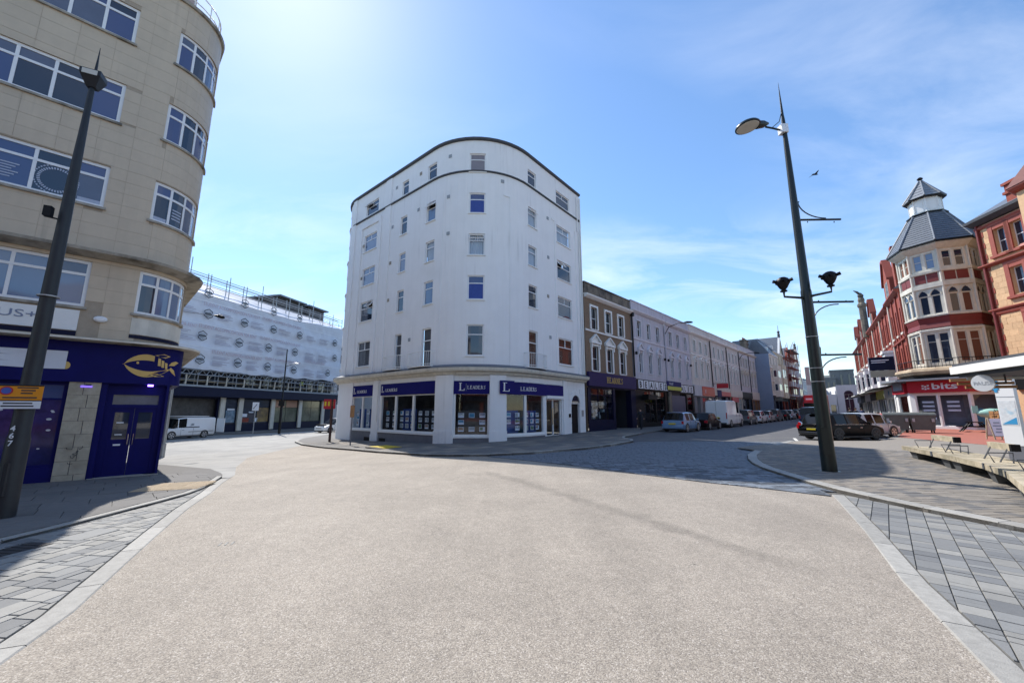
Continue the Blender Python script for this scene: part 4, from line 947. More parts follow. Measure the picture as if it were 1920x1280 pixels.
# residents' door under a round arch with blockwork lines
q = MB(); a, e = 33.72 + off, 34.86 + off; c0 = (a + e) / 2; n = 14
for i in range(n):
    t0, t1 = math.pi * i / n, math.pi * (i + 1) / n; r = .57
    for r0, r1, d0, d1 in ((r, r + .30, -.02, .07),):
        P8 = [GP.at(c0 - rr * math.cos(t), d, 2.25 + rr * math.sin(t)) for d in (d0, d1) for t, rr in ((t0, r0), (t0, r1), (t1, r1), (t1, r0))]
        vq = MB(); vq.hexa(P8); part('arch_stone', vq, M['white_render'], WB)
    q.quad(GP.at(c0 - r * math.cos(t0), .004, 2.25), GP.at(c0 - r * math.cos(t1), .004, 2.25), GP.at(c0 - r * math.cos(t1), .004, 2.25 + r * math.sin(t1)), GP.at(c0 - r * math.cos(t0), .004, 2.25 + r * math.sin(t0)))
part('fanlight', q, M['glass'], WB)
q = MB(); sbox(q, GP, a + .05, e - .05, -.2, -.12, -.3, 2.22); dr = part('door', q, M['black'], WB)
q = MB(); sbox(q, GP, a, e, -.2, -.0, 2.20, 2.27); part('transom', q, M['white_paint'], WB)
for k in range(8):
    for s0, s1 in ((33.14 + off, a - .02), (e + .02, WP.L + off - .06)):
        q = MB(); sbox(q, GP, s0 + .01, s1 - .01, -.02, .045, .02 + k * .41, .02 + k * .41 + .385); part('block', q, M['white_render'], WB)
q = MB(); sbox(q, GP, 33.3 + off, 33.5 + off, .05, .12, 1.25, 1.5); part('intercom', q, M['black'], WB)
q = MB(); sbox(q, GP, e + .25, e + .5, .05, .08, 1.3, 1.75); part('plaque', q, M['steel'], WB)
# fascia signs
def serif_L(parent, s, z, h, d, P=None, m=None):
    P = P or GP; mb = MB(); w_ = h * .72; t = h * .15; th = h * .05
    for a0, a1, c, e in ((t * .7, t * 1.7, th, h - th), (0, t * 2.5, h - th, h), (0, w_, 0, th * 1.3), (w_ - th * 1.6, w_, th * 1.3, h * .27)): sbox(mb, P, s + a0, s + a1, d - .02, d, z + c, z + e)
    return part('letter', mb, m or M['white_paint'], parent)
def serif_word(parent, word, P, s, z, h, adv, d, m):
    """roman capitals built from stems, bars and serifs"""
    sh = {'L': [(0, .34, .92, 1), (.1, .24, .08, .92), (0, .7, 0, .08), (.62, .7, .08, .28)],
          'E': [(0, .62, .92, 1), (.1, .24, .08, .92), (0, .7, 0, .08), (.24, .5, .46, .54), (.55, .62, .76, .92), (.62, .7, .08, .26)],
          'A': None, 'D': None, 'R': None, 'S': None, 'H': [(.1, .24, 0, 1), (.6, .74, 0, 1), (.24, .6, .46, .54), (0, .34, .93, 1), (0, .34, 0, .07), (.5, .84, .93, 1), (.5, .84, 0, .07)], 'N': None}
    poly = {'A': [[(0, 0), (.12, 0), (.44, .92), (.38, 1)], [(.64, 0), (.84, 0), (.46, 1), (.36, 1)], [(.2, .3), (.66, .3), (.62, .38), (.22, .38)], [(-.06, 0), (.2, 0), (.2, .06), (-.06, .06)], [(.58, 0), (.9, 0), (.9, .06), (.58, .06)]],
            'D': [[(.1, 0), (.24, 0), (.24, 1), (.1, 1)], [(0, .93), (.45, .93), (.45, 1), (0, 1)], [(0, 0), (.45, 0), (.45, .07), (0, .07)], [(.45, 1), (.45, .93), (.62, .82), (.78, .88)], [(.62, .82), (.68, .5), (.84, .5), (.78, .88)], [(.68, .5), (.62, .18), (.78, .12), (.84, .5)], [(.62, .18), (.45, .07), (.45, 0), (.78, .12)]],
            'R': [[(.1, 0), (.24, 0), (.24, 1), (.1, 1)], [(0, .93), (.45, .93), (.45, 1), (0, 1)], [(0, 0), (.34, 0), (.34, .07), (0, .07)], [(.45, 1), (.45, .93), (.54, .75), (.68, .75)], [(.54, .75), (.45, .54), (.45, .46), (.68, .75)], [(.24, .46), (.45, .46), (.45, .54), (.24, .54)], [(.36, .5), (.5, .5), (.82, 0), (.64, 0)]],
            'S': [[(.1, .72), (.22, .74), (.36, .94), (.3, 1)], [(.3, 1), (.36, .94), (.56, .9), (.6, .98)], [(.54, 1), (.62, 1), (.62, .72), (.56, .74)], [(.1, .74), (.2, .58), (.34, .58), (.22, .74)], [(.2, .6), (.3, .5), (.64, .36), (.5, .52)], [(.5, .44), (.52, .24), (.66, .24), (.64, .38)], [(.52, .26), (.66, .26), (.4, 0), (.36, .07)], [(.4, 0), (.36, .07), (.14, .1), (.12, .03)], [(.08, 0), (.16, 0), (.16, .28), (.1, .28)]],
            'N': [[(.08, 0), (.16, 0), (.16, .95), (.08, .95)], [(.66, .05), (.74, .05), (.74, 1), (.66, 1)], [(.06, 1), (.22, 1), (.74, 0), (.62, 0)], [(0, 0), (.28, 0), (.28, .06), (0, .06)], [(.54, .94), (.86, .94), (.86, 1), (.54, 1)], [(-.02, .94), (.2, .94), (.2, 1), (-.02, 1)]]}
    for i, ch in enumerate(word):
        mb = MB(); s_ = s + i * adv; q = adv / .95
        if sh.get(ch):
            for a0, a1, c, e in sh[ch]: sbox(mb, P, s_ + a0 * q, s_ + a1 * q, d - .02, d, z + c * h, z + e * h)
        else:
            for j, pg in enumerate(poly[ch]):
                f_ = [P.at(s_ + x * q, d + j * .0006, z + y * h) for x, y in pg]; r_ = [P.at(s_ + x * q, d - .02, z + y * h) for x, y in pg]
                mb.add(f_ + r_, [(0, 1, 2, 3)] + [(k, (k + 1) % 4, 4 + (k + 1) % 4, 4 + k) for k in range(4)])
        part('letter', mb, m, parent)
signs = [(12.95, 15.74, 2.74, 3.52, .05), (16.72, sTL - .12, 2.74, 3.50, .05), (sTL2 + .08, sTR2 - .08, 2.68, 3.45, .06), (sTR + .12, 32.62 + off, 2.68, 3.42, .06)]
for i, (a, e, z0, z1, d) in enumerate(signs):
    q = MB(); sbox(q, GP, a, e, -.03, d, z0, z1); sg = part('fascia_sign', q, M['navy_gloss'], WB)
    H_ = .42
    if i < 3:
        k = (.12, .42) if i < 2 else (.30, .46)
        serif_L(sg, a + k[0], z0 + .20, k[1], d + .012)
        serif_word(sg, 'LEADERS', GP, a + (.62 if i < 2 else .80), z0 + (.24 if i < 2 else .29), .20, .20 if i < 2 else .158, d + .012, M['white_paint'])
        if i == 2:
            q = MB(); sbox(q, GP, a + .72, a + .735, d, d + .006, z0 + .18, z0 + .62); part('divider', q, M['ink_grey'], sg)
    else:
        serif_word(sg, 'LEADERS', GP, a + 1.12, z0 + .24, .24, .215, d + .012, M['white_paint'])
# projecting box sign with the big initial
q = MB(); sbox(q, GP, sTR - .30, sTR + .62, .0, .26, 2.70, 3.48); bx = part('projecting_sign', q, M['navy_gloss'], WB)
serif_L(bx, sTR - .14, 2.84, .52, .275)
# ================================================================ TERRACES ALONG THE STREET
TP = line((5.75, 30.6), 43.0, 170)
def tpt(s, d=0, z=0): return TP.at(s, d, z)
def surround(parent, s0, s1, z0, z1, w_, m, ped=None, name='surround'):
    q = MB()
    sbox(q, TP, s0 - w_, s0, -.02, .07, z0 - .02, z1 + w_); sbox(q, TP, s1, s1 + w_, -.02, .07, z0 - .02, z1 + w_); sbox(q, TP, s0, s1, -.02, .07, z1, z1 + w_)
    so = part(name, q, m, parent)
    if ped:
        q = MB(); zb, zt = ped; c = (s0 + s1) / 2; h = (s1 - s0) / 2 + w_ + .14; zc = zb + .16
        sbox(q, TP, c - h, c + h, -.02, .20, zb, zc)
        for sg in (-1, 1):
            P8 = [TP.at(c + sg * h, dd, zc) for dd in (-.02, .2)] + [TP.at(c, dd, zt - .12) for dd in (.2, -.02)]; P9 = [TP.at(c + sg * h, dd, zc + .11) for dd in (-.02, .2)] + [TP.at(c, dd, zt) for dd in (.2, -.02)]
            q.hexa(P8 + P9)
        f_ = [TP.at(c - h + .1, .04, zc), TP.at(c + h - .1, .04, zc), TP.at(c, .04, zt - .1)]; q.add(f_, [(0, 1, 2)])
        for sg in (-1, 1): sbox(q, TP, c + sg * (h - .16) - .06, c + sg * (h - .16) + .06, -.02, .16, zb - .38, zb)
        part('pediment', q, m, so)
    return so
def house(label, s0, s1, zt, zc, wallm, trim, ups, lows, string, low_ped, cat='terraced house', zbase=4.75, parapet=None, arch=False, zoff=0, fm=None, group=None, ws=.02, wid=(.85, .85)):
    H_ = thing('terraced_house', label, cat, (*tpt((s0 + s1) / 2, 0)[:2], G(*tpt((s0 + s1) / 2)[:2])), 0, group)
    (uz0, uz1), (lz0, lz1) = ups[1], lows[1]
    hs = [(c - wid[0] / 2, c + wid[0] / 2, uz0, uz1) for c in ups[0]] + [(c - wid[1] / 2, c + wid[1] / 2, lz0, lz1) for c in lows[0]]
    b = MB(); wall(b, TP, s0, s1, zbase - .3, zc, hs, .16)
    b.quad(TP.at(s1, 0, -1), TP.at(s1, -9, -1), TP.at(s1, -9, zc), TP.at(s1, 0, zc)); b.quad(TP.at(s0, 0, -1), TP.at(s0, -9, -1), TP.at(s0, -9, zc), TP.at(s0, 0, zc))
    part('wall', b, wallm, H_)
    for (a, e, z0, z1) in hs:
        window(H_, TP, a, e, z0, z1, rows=[.5], d=-.14, fw=.055, fm=fm, gm=M['glass_dark'], sill=trim)
    for c in ups[0]:
        surround(H_, c - wid[0] / 2, c + wid[0] / 2, uz0, uz1, ws if ws > .1 else .1, trim)
    for c in lows[0]: surround(H_, c - wid[1] / 2, c + wid[1] / 2, lz0, lz1, ws if ws > .1 else .1, trim, low_ped)
    b = MB(); sprof(b, TP, s0 + .003, s1 - .003, [(-.02, string - .1), (.08, string - .08), (.08, string + .05), (-.02, string + .08)]); part('string_course', b, trim, H_)
    b = MB(); sprof(b, TP, s0 + .003, s1 - .003, [(-.05, zc - .25), (.10, zc - .22), (.30, zc - .05), (.32, zc + .06), (-.05, zc + .12)]); part('cornice', b, trim, H_)
    b = MB(); sbox(b, TP, s0 + .003, s1 - .003, -.35, .02, zc + .12, zt - .1); sbox(b, TP, s0 + .001, s1 - .001, -.4, .07, zt - .1, zt); part('parapet', b, parapet or wallm, H_)
    b = MB(); b.hexa([TP.at(s0, -.4, zc + .1), TP.at(s1, -.4, zc + .1), TP.at(s1, -9, zc + .1), TP.at(s0, -9, zc + .1), TP.at(s0, -3, zc + 1.2), TP.at(s1, -3, zc + 1.2), TP.at(s1, -6, zc + 1.2), TP.at(s0, -6, zc + 1.2)]); part('roof', b, M['slate'], H_)
    return H_
def shopfront(H_, s0, s1, zf0, zf1, signm, framem, panes, recess=None, z0=.75, base=None, backm=None):
    """panes: (a,b,ncols); recess: (a,b) dark doorway"""
    hs = [(a, b_, z0, zf0 - .12) for a, b_, _ in panes] + ([(recess[0], recess[1], -.5, zf0 - .12)] if recess else [])
    b = MB(); wall(b, TP, s0, s1, -1.2, zf0 + .02, hs, .5, d=.06); part('shopfront', b, framem, H_)
    b = MB(); sbox(b, TP, s0 + .02, s1 - .02, -.1, .20, zf0, zf1); sg = part('fascia_sign', b, signm, H_)
    for a, b_, n in panes:
        window(H_, TP, a, b_, z0, zf0 - .12, cols=[i / n for i in range(1, n)], rows=[.78], d=-.02, fw=.06, fm=framem, gm=M['glass_clear'], name='shop_window')
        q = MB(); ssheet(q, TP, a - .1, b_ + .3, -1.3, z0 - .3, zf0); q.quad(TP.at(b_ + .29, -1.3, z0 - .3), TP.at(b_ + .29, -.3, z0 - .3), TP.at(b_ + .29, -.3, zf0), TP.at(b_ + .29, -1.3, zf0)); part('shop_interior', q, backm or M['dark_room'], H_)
    if recess:
        q = MB(); ssheet(q, TP, recess[0], recess[1] + .05, -1.6, -1, zf0); q.quad(TP.at(recess[1] + .04, -1.6, -1), TP.at(recess[1] + .04, -.4, -1), TP.at(recess[1] + .04, -.4, zf0), TP.at(recess[1] + .04, -1.6, zf0)); part('lobby', q, M['dark_room'], H_)
        q = MB(); sbox(q, TP, recess[0] + .25, recess[1] - .25, -1.45, -1.38, -.2, 2.4); part('door', q, framem, H_)
    return sg
# ---- brown brick jeweller's house
Hh = house('brown brick house with white window surrounds over a purple jeweller shop', .02, 7.95, 12.05, 10.95, M['brown_brick'], M['white_paint'], ([1.42, 3.72, 5.98], (8.25, 10.10)), ([1.42, 3.72, 5.98], (4.86, 6.85)), 8.08, (7.05, 7.85), zbase=4.75, parapet=M['stone_weathered'], ws=.17, wid=(.95, .95))
for s in (.5, 3.4, 6.2):
    q = MB(); sbox(q, TP, s, s + .9, .01, .05, 11.2, 11.85); part('parapet_panel', q, M['stone_weathered'], Hh)
sg = shopfront(Hh, .05, 8.1, 3.62, 4.72, M['purple'], M['navy_dark'], [(.45, 3.95, 3)], (4.3, 7.2), z0=.95)
serif_word(sg, 'HEARNES', TP, 2.75, 3.95, .48, .40, .235, M['gold'])
q = MB()
for k in range(14):
    a = .7 + random.Random(k).uniform(0, 3); z0 = 1.0 + random.Random(k + 50).uniform(0, 1.2); sbox(q, TP, a, a + .3, -.8, -.55, z0, z0 + .25)
part('display_goods', q, mat('mixed_goods', (.25, .30, .32), .4, .7, 5), Hh)
q = MB(); q.tube([TP.at(8.05, .12, 4.8), TP.at(8.05, .12, 10.6)], .07, 8); q.box(*[0] * 6) if False else None; sbox(q, TP, 7.9, 8.2, .03, .3, 10.5, 10.85); part('drainpipe', q, M['black'], Hh)
# ---- two pale lilac houses with the lettered department-store band
def lilac(i, s0, s1, xs, label):
    H_ = house(label, s0, s1, 12.2, 11.2, M['render_lilac'], mat('lilac_trim', (.70, .69, .74), .8, .05, 2, streak=.1), (xs, (8.75, 10.32)), (xs, (5.30, 7.22)), 8.5, (7.4, 8.15), wid=(.82, .72))
    q = MB()
    for s in (s1 - .5, s0 + .3): q.lathe([(.02, 6.9), (.12, 6.95), (.12, 7.15), (.02, 7.2)], TP.at(s, .2)[:2], 8)
    part('floodlight', q, M['black'], H_); return H_
B1 = lilac(0, 8.15, 15.6, [9.62, 11.76, 13.95], 'pale lilac rendered house with pedimented windows beside the brown brick one')
B2 = lilac(1, 15.75, 23.3, [17.32, 19.5, 21.9], 'pale lilac rendered house above the lowered grey shutter and lime estate board')
sg = shopfront(B1, 8.15, 15.6, 3.72, 4.62, M['black'], M['black'], [(9.9, 12.4, 2), (12.6, 14.8, 2)], None, z0=.6, backm=M['dark_room'])
sgb = shopfront(B2, 15.75, 23.3, 3.72, 4.62, M['black'], M['black'], [(21.2, 22.9, 1)], (19.0, 20.9), z0=.6)
def blockword(sgn, word, s, adv, z, h):
    for k, ch in enumerate(word):
        q = MB(); sbox(q, TP, s + k * adv, s + (k + .86) * adv, .2, .215, z, z + h); pl = part('letter_panel', q, M['paper'], sgn)
        text('lettering', ch, TP.at(s + k * adv + adv * .16, .216, z + .10), TP.u(s), h - .2, M['black'], pl, ext=.008, bold=.03)
blockword(sg, 'BEALES', 8.5, 1.16, 3.76, .78); blockword(sgb, 'ALES', 18.9, 1.02, 3.76, .78)
q = MB(); sbox(q, TP, 9.2, 11.2, .2, .8, 2.75, 3.2) ; part('blind_box', q, M['black'], B1)
q = MB()
for k in range(34): sbox(q, TP, 16.3, 20.3, .10, .125, .35 + k * .088, .35 + k * .088 + .08)
part('roller_shutter', q, mat('blue_grey_shutter', (.11, .11, .17), .5, .1, 4, metal=.3), B2)
q = MB(); sbox(q, TP, 15.0, 18.9, .22, .30, 3.85, 4.80); bd = part('estate_board', q, M['navy'], B2)
q = MB(); sbox(q, TP, 15.02, 18.88, .301, .31, 3.87, 4.26); part('board_band', q, M['lime'], bd)
text('lettering', 'TO LET', TP.at(15.5, .305, 4.42), TP.u(16), .24, M['paper'], bd)
q = MB(); sbox(q, TP, 15.55, 16.2, .08, .22, -.6, 3.7); part('pilaster', q, M['stone_weathered'], B2)
q = MB(); q.tube([TP.at(15.68, .1, 4.8), TP.at(15.68, .1, 11.2)], .06, 6); part('drainpipe', q, M['render_lilac'], B1)
# ---- paler houses further along, each with three bays
spec = [('cream rendered house with arched pediments over the orange-red shopfront', 23.45, 31.0, M['render_cream'], [25.0, 27.2, 29.4]),
        ('cream rendered house with a red hanging sign at its near edge', 31.15, 38.7, M['render_cream'], [32.7, 34.9, 37.1]),
        ('cream rendered house over the navy and red shop, beside the tall lamp bracket', 38.85, 45.5, M['render_cream'], [40.3, 42.2, 44.1]),
        ('pale grey rendered house between the lamp bracket and the blue-grey gable wall', 45.65, 52.0, M['render_grey'], [47.0, 48.8, 50.6]),
        ('narrow end-of-terrace pale house with two bays beside the blue-grey gable wall', 52.1, 57.4, M['render_grey'], [53.6, 55.8])]
HS = []
for i, (lb, a, b_, wm, xs) in enumerate(spec):
    H_ = house(lb, a, b_, 12.3 + .04 * i, 11.3 + .04 * i, wm, M['white_paint'] if i < 3 else M['off_white'], (xs, (8.95, 10.45)), (xs, (5.75, 7.75)), 8.65, (7.95, 8.45), wid=(.8, .75)); HS.append(H_)
    if i < 4: q = MB(); q.tube([TP.at(b_ + .05, .1, 4.9), TP.at(b_ + .05, .1, 11.2)], .06, 6); part('drainpipe', q, M['black'], H_)
sg = shopfront(HS[0], 23.45, 31.0, 3.5, 4.8, M['render_grey'], M['plinth_grey'], [(26.4, 30.6, 3)], (24.4, 25.6), z0=.6, backm=mat('bright_shop', (.5, .45, .42), .8, .5, 2))
q = MB(); sbox(q, TP, 26.1, 30.9, .2, .27, 3.55, 4.72); bd = part('shop_sign', q, M['red_orange'], HS[0]); text('lettering', 'V', TP.at(26.9, .275, 3.8), TP.u(26), .6, M['paper'], bd)
sg = shopfront(HS[1], 31.15, 38.7, 3.75, 4.75, M['off_white'], M['navy_dark'], [(31.8, 35.0, 2), (36.6, 38.4, 1)], (35.2, 36.3), z0=.5)
q = MB(); sbox(q, TP, 32.2, 34.0, .2, .27, 3.6, 4.5); bd = part('shop_sign', q, M['navy'], HS[1])
q = MB(); sbox(q, TP, 34.0, 38.6, .2, .26, 3.72, 4.35); bd = part('shop_sign', q, M['red_sign'], HS[1]); text('lettering', 'SHOP', TP.at(35.0, .265, 3.9), TP.u(35), .3, M['paper'], bd) if False else None
sg = shopfront(HS[2], 38.85, 45.5, 3.75, 4.7, M['off_white'], M['off_white'], [(39.3, 42.0, 2), (43.2, 45.2, 1)], (42.1, 43.1), z0=.5, backm=M['room'])
q = MB(); sbox(q, TP, 39.0, 42.6, .2, .27, 3.0, 3.72); part('shop_sign', q, M['red_sign'], HS[2])
sg = shopfront(HS[3], 45.65, 52.0, 3.75, 4.7, M['black'], M['black'], [(46, 48.5, 2), (49.6, 51.6, 1)], (48.6, 49.5), z0=.5)
sg = shopfront(HS[4], 52.1, 57.4, 3.6, 4.9, M['off_white'], M['timber_brown'], [(52.5, 54.6, 1), (55.6, 57.0, 1)], (54.7, 55.5), z0=.5)
# red hanging sign
hp = TP.at(31.2, .1, 5.3); q = MB(); q.tube([hp, TP.at(31.2, 1.75, 5.3)], .03, 6)
sgn = thing('hanging_sign', 'red hanging shop sign projecting over the pavement', 'sign', hp)
part('bracket', q, M['black'], sgn); q = MB(); sbox(q, TP, 31.12, 31.28, .5, 1.9, 4.65, 5.25); part('sign_board', q, M['red_sign'], sgn)
# chimney and the tall end house with a blue-grey side wall
ch = MB(); sbox(ch, TP, 55.0, 57.0, -1.6, -.7, 11.2, 14.4); sbox(ch, TP, 54.9, 57.1, -1.7, -.6, 13.8, 14.05); sbox(ch, TP, 54.9, 57.1, -1.7, -.6, 14.4, 14.6); part('chimney', ch, M['stone_weathered'], HS[4])
q = MB()
for k in range(4): q.lathe([(.13, 14.6), (.11, 15.0)], TP.at(55.2 + .5 * k, -1.15)[:2], 8)
part('chimney_pot', q, M['red_terracotta'], HS[4])
def tall_house(label, s0, s1, d, zw, zr, wm, tm, gable=None, side=None, bay=True, finial=0, dorm=True, n=3, floors=4, dp=10, roofm=None, shopm=None):
    P = Path([TP.at(s0, d)[:2], TP.at(s1, d)[:2]]); L_ = P.L
    H_ = thing('tall_house', label, 'house', (*TP.at((s0 + s1) / 2, d)[:2], .7))
    fh = (zw - 4.6) / (floors - 1); hs = []
    for f in range(floors - 1):
        for k in range(n): c = L_ * (k + .5) / n; hs.append((c - .42, c + .42, 4.6 + fh * f + .55, 4.6 + fh * (f + 1) - .5))
    b = MB(); wall(b, P, 0, L_, 4.2, zw, hs, .15)
    if gable:
        g0, g1 = L_ * gable[0], L_ * gable[1]; b.add([P.at(g0, .01, zw), P.at(g1, .01, zw), P.at((g0 + g1) / 2, .01, gable[2])], [(0, 1, 2)])
    part('wall', b, wm, H_)
    b = MB(); b.quad(P.at(0, .0, -1), P.at(0, -dp, -1), P.at(0, -dp, zw), P.at(0, 0, zw)); b.quad(P.at(L_, 0, -1), P.at(L_, -dp, -1), P.at(L_, -dp, zw), P.at(L_, 0, zw)); part('side_wall', b, side or wm, H_)
    for a, e, z0, z1 in hs: window(H_, P, a, e, z0, z1, rows=[.5], d=-.1, fw=.07, fm=tm)
    b = MB()
    for f in range(floors): sprof(b, P, .02, L_ - .02, [(-.02, 4.6 + fh * f - .18), (.16, 4.6 + fh * f - .1), (.16, 4.6 + fh * f + .06), (-.02, 4.6 + fh * f + .1)])
    part('string_course', b, tm, H_)
    if bay:
        q = MB(); c = L_ * .5; w_ = L_ * .22
        pl = [P.at(c - w_ - .5, 0), P.at(c - w_, .8), P.at(c + w_, .8), P.at(c + w_ + .5, 0)]; BP = Path([p[:2] for p in pl]); hb = []
        for f in range(floors - 2):
            z0, z1 = 4.6 + fh * f + .7, 4.6 + fh * (f + 1) - .45
            for k in range(3): a, e = BP.c[k] + .18, BP.c[k+1] - .18; hb.append((a, e, z0, z1))
        wall(q, BP, 0, BP.L, 4.2, 4.6 + fh * (floors - 2) + .3, hb, .1); q.prism([p[:2] for p in pl], 4.6 + fh * (floors - 2) + .3, 4.6 + fh * (floors - 2) + .5); bo = part('bay', q, wm, H_)
        for a, e, z0, z1 in hb: window(bo, BP, a, e, z0, z1, d=-.06, fw=.07, fm=tm)
    b = MB()
    def rp(t, dd, zz): return P.at(t, dd, zz)
    b.hexa([rp(0, .15, zw), rp(L_, .15, zw), rp(L_, -dp, zw), rp(0, -dp, zw), rp(.3, -min(2.4, dp * .45), zr), rp(L_ - .3, -min(2.4, dp * .45), zr), rp(L_ - .3, -dp * .7, zr), rp(.3, -dp * .7, zr)])
    if gable:
        gm_ = (g0 + g1) / 2; b.add([rp(g0 - .2, .2, zw - .1), rp(gm_, .2, gable[2] + .12), rp(g1 + .2, .2, zw - .1), rp(gm_, -4, gable[2] + .12), rp(g0 - .2, -4, zw - .1), rp(g1 + .2, -4, zw - .1)], [(0, 1, 3, 4), (1, 2, 5, 3)])
    part('roof', b, roofm or M['slate'], H_)
    if gable:
        b = MB()
        for a0, a1 in ((g0 - .25, (g0 + g1) / 2), (g1 + .25, (g0 + g1) / 2)): b.hexa([rp(a0, -.1, zw - .1), rp(a1, -.1, gable[2]), rp(a1, .25, gable[2]), rp(a0, .25, zw - .1), rp(a0, -.1, zw + .12), rp(a1, -.1, gable[2] + .24), rp(a1, .25, gable[2] + .24), rp(a0, .25, zw + .12)])
        part('gable_coping', b, tm, H_)
    if finial:
        b = MB(); c = P.at(L_ * (gable[0] + gable[1]) / 2 if gable else L_ - .3, .1)[:2]; z = gable[2] if gable else zr
        b.lathe([(.28, z), (.22, z + .5), (.34, z + .6), (.15, z + .8), (.3, z + 1.15), (.05, z + 1.5), (.03, z + finial)], c, 8); part('finial', b, M['dark_trim'], H_)
    if dorm:
        q = MB(); c = L_ * .3
        q.hexa([rp(c - .6, -.5, zw + .2), rp(c + .6, -.5, zw + .2), rp(c + .6, -2.4, zw + .2), rp(c - .6, -2.4, zw + .2), rp(c - .6, -.5, zw + 1.5), rp(c + .6, -.5, zw + 1.5), rp(c + .6, -2.4, zw + 1.5), rp(c - .6, -2.4, zw + 1.5)]); dm = part('dormer', q, tm, H_)
        q = MB(); ssheet(q, P, c - .4, c + .4, -.48, zw + .4, zw + 1.35); part('pane', q, M['glass'], dm)
    q = MB(); hs = [(.4, L_ * .55, 1.2, 3.5), (L_ * .62, L_ - .4, .4, 3.5)]; wall(q, P, 0, L_, -1, 4.3, hs, .4, d=.02); part('shopfront', q, shopm or M['navy_dark'], H_)
    for a, e, z0, z1 in hs: window(H_, P, a, e, z0, z1, cols=[.5], d=-.2, fm=M['black'], name='shop_window')
    q = MB(); sbox(q, P, .1, L_ - .1, .0, .16, 3.6, 4.4); part('fascia_sign', q, M['black'], H_)
    return H_
tall_house('tall pale house with a blue-grey blank side wall and dark mansard roof', 57.6, 65.5, 2.2, 12.0, 14.6, M['off_white'], M['white_paint'], side=M['blue_grey'], dp=3.6)
tall_house('cream gabled house with a slender dark finial past the blue-grey wall', 65.7, 76, 1.6, 13.4, 16.2, M['cream'], M['white_paint'], gable=(.55, .98, 17.2), finial=2.6, shopm=M['red_brick'])
tall_house('mauve-grey gabled house behind the red scaffolding', 76.2, 88, 1.6, 13.0, 15.8, M['render_grey'], M['red_terracotta'], gable=(.3, .7, 15.8))
tall_house('grey gabled house with a dark steep roof, last of the tall row', 88.2, 100, 1.2, 13.2, 16.0, M['render_grey'], M['off_white'], gable=(.6, .98, 17.4), finial=2.2, roofm=M['dark_trim'])
for i, (a, b_, zz, lb) in enumerate([(100.2, 112, 10.6, 'low cream house with a pale parapet at the far bend of the street'), (112.2, 124, 10.2, 'low grey house second from the far end of the street'), (124.2, 138, 10.9, 'low cream house closing the far end of the left terrace')]):
    tall_house(lb, a, b_, .4, zz, zz + 1.2, M['render_cream'] if i != 1 else M['render_grey'], M['white_paint'], floors=3, dorm=False, bay=False, n=4)
# red-brown scaffolding on the third tall house
sc = thing('scaffold', 'rust red scaffolding climbing the gabled house far down the street', 'scaffolding', (*TP.at(82, 2)[:2], .7))
q = MB()
for k in range(6):
    for dd in (2.0, 3.1): q.tube([TP.at(76.5 + 2.1 * k, dd, .6), TP.at(76.5 + 2.1 * k, dd, 15.5 + (k % 3) * .7)], .05, 5)
part('standard', q, M['red_terracotta'], sc, kind='stuff')
q = MB()
for z in (4.6, 6.7, 8.8, 10.9, 13): 
    for dd in (2.0, 3.1): q.tube([TP.at(76, dd, z), TP.at(87.5, dd, z)], .05, 5)
    sbox(q, TP, 76.2, 87.4, 2.05, 3.05, z + .05, z + .1)
part('platform', q, M['red_terracotta'], sc)
q = MB(); sbox(q, TP, 77, 86, 1.9, 3.4, 14.6, 14.75); part('top_deck', q, M['dark_trim'], sc)
# wall-mounted street lamps on the terrace
for i, (s, lb) in enumerate([(15.7, 'black lamp on a curved bracket between the two lilac house fronts'), (45.6, 'black lamp on a curved bracket on the far cream houses')]):
    t = thing('bracket_lamp', lb, 'street lamp', TP.at(s, .05, 9.6), 0, 'bracket lamps on the terrace')
    q = MB(); q.tube([TP.at(s, .02, 9.7), TP.at(s, .6, 10.6), TP.at(s, 1.6, 10.85), TP.at(s, 2.4, 10.8)], .04, 6); part('bracket', q, M['black'], t)
    q = MB(); q.tube([TP.at(s, 2.2, 10.85), TP.at(s, 2.5, 10.83), TP.at(s, 2.95, 10.76), TP.at(s, 3.1, 10.72)], [.05, .12, .10, .04], 8); part('lamp_head', q, M['black'], t, 40)
# ================================================================ SHEETED BUILDING ACROSS THE SIDE STREET
XP = Path([(-33.3 - 42 * .2233, 55.5 - 42 * .9748), (-33.3 + 13 * .2233, 55.5 + 13 * .9748)]); xo = 42
xs = lambda s: s + xo
XB = thing('shop_building', 'long building with navy fascia wrapped in white scaffold sheeting', 'building', (-33.3, 55.5, -.9))
piers = [-7.45, -4.95, .1, 5.25, 10.3]
wins = [(-7.0, -5.25, .1, 3.15), (-4.6, -.25, .1, 3.2), (.45, 4.9, .1, 3.25), (5.6, 9.95, .1, 3.25)]
hs = [(xs(a), xs(b_), c, e) for a, b_, c, e in wins] + [(xs(-20), xs(-8.0), -1.5, 3.1)]
b = MB(); wall(b, XP, 0, XP.L, -1.8, 3.3, hs, .3); part('wall', b, M['navy_dark'], XB)
for p in piers:
    q = MB(); sbox(q, XP, xs(p - .32), xs(p + .32), -.05, .18, -.75, 3.28); part('pillar', q, M['off_white'], XB)
q = MB(); sbox(q, XP, xs(-41.9), xs(12.9), -.1, .85, 3.3, 4.35); part('fascia', q, M['navy_dark'], XB)
q = MB(); sbox(q, XP, xs(-41.9), xs(12.9), -.1, .92, 4.355, 4.55); part('canopy_edge', q, M['ink_grey'], XB)
q = MB(); ssheet(q, XP, xs(-20), xs(-8), -2.2, -1.5, 3.3); part('recess', q, M['dark_room'], XB)
q = MB(); sbox(q, XP, xs(-20), xs(-10.6), -1.6, -1.5, 1.7, 3.1); part('board', q, M['timber_brown'], XB)
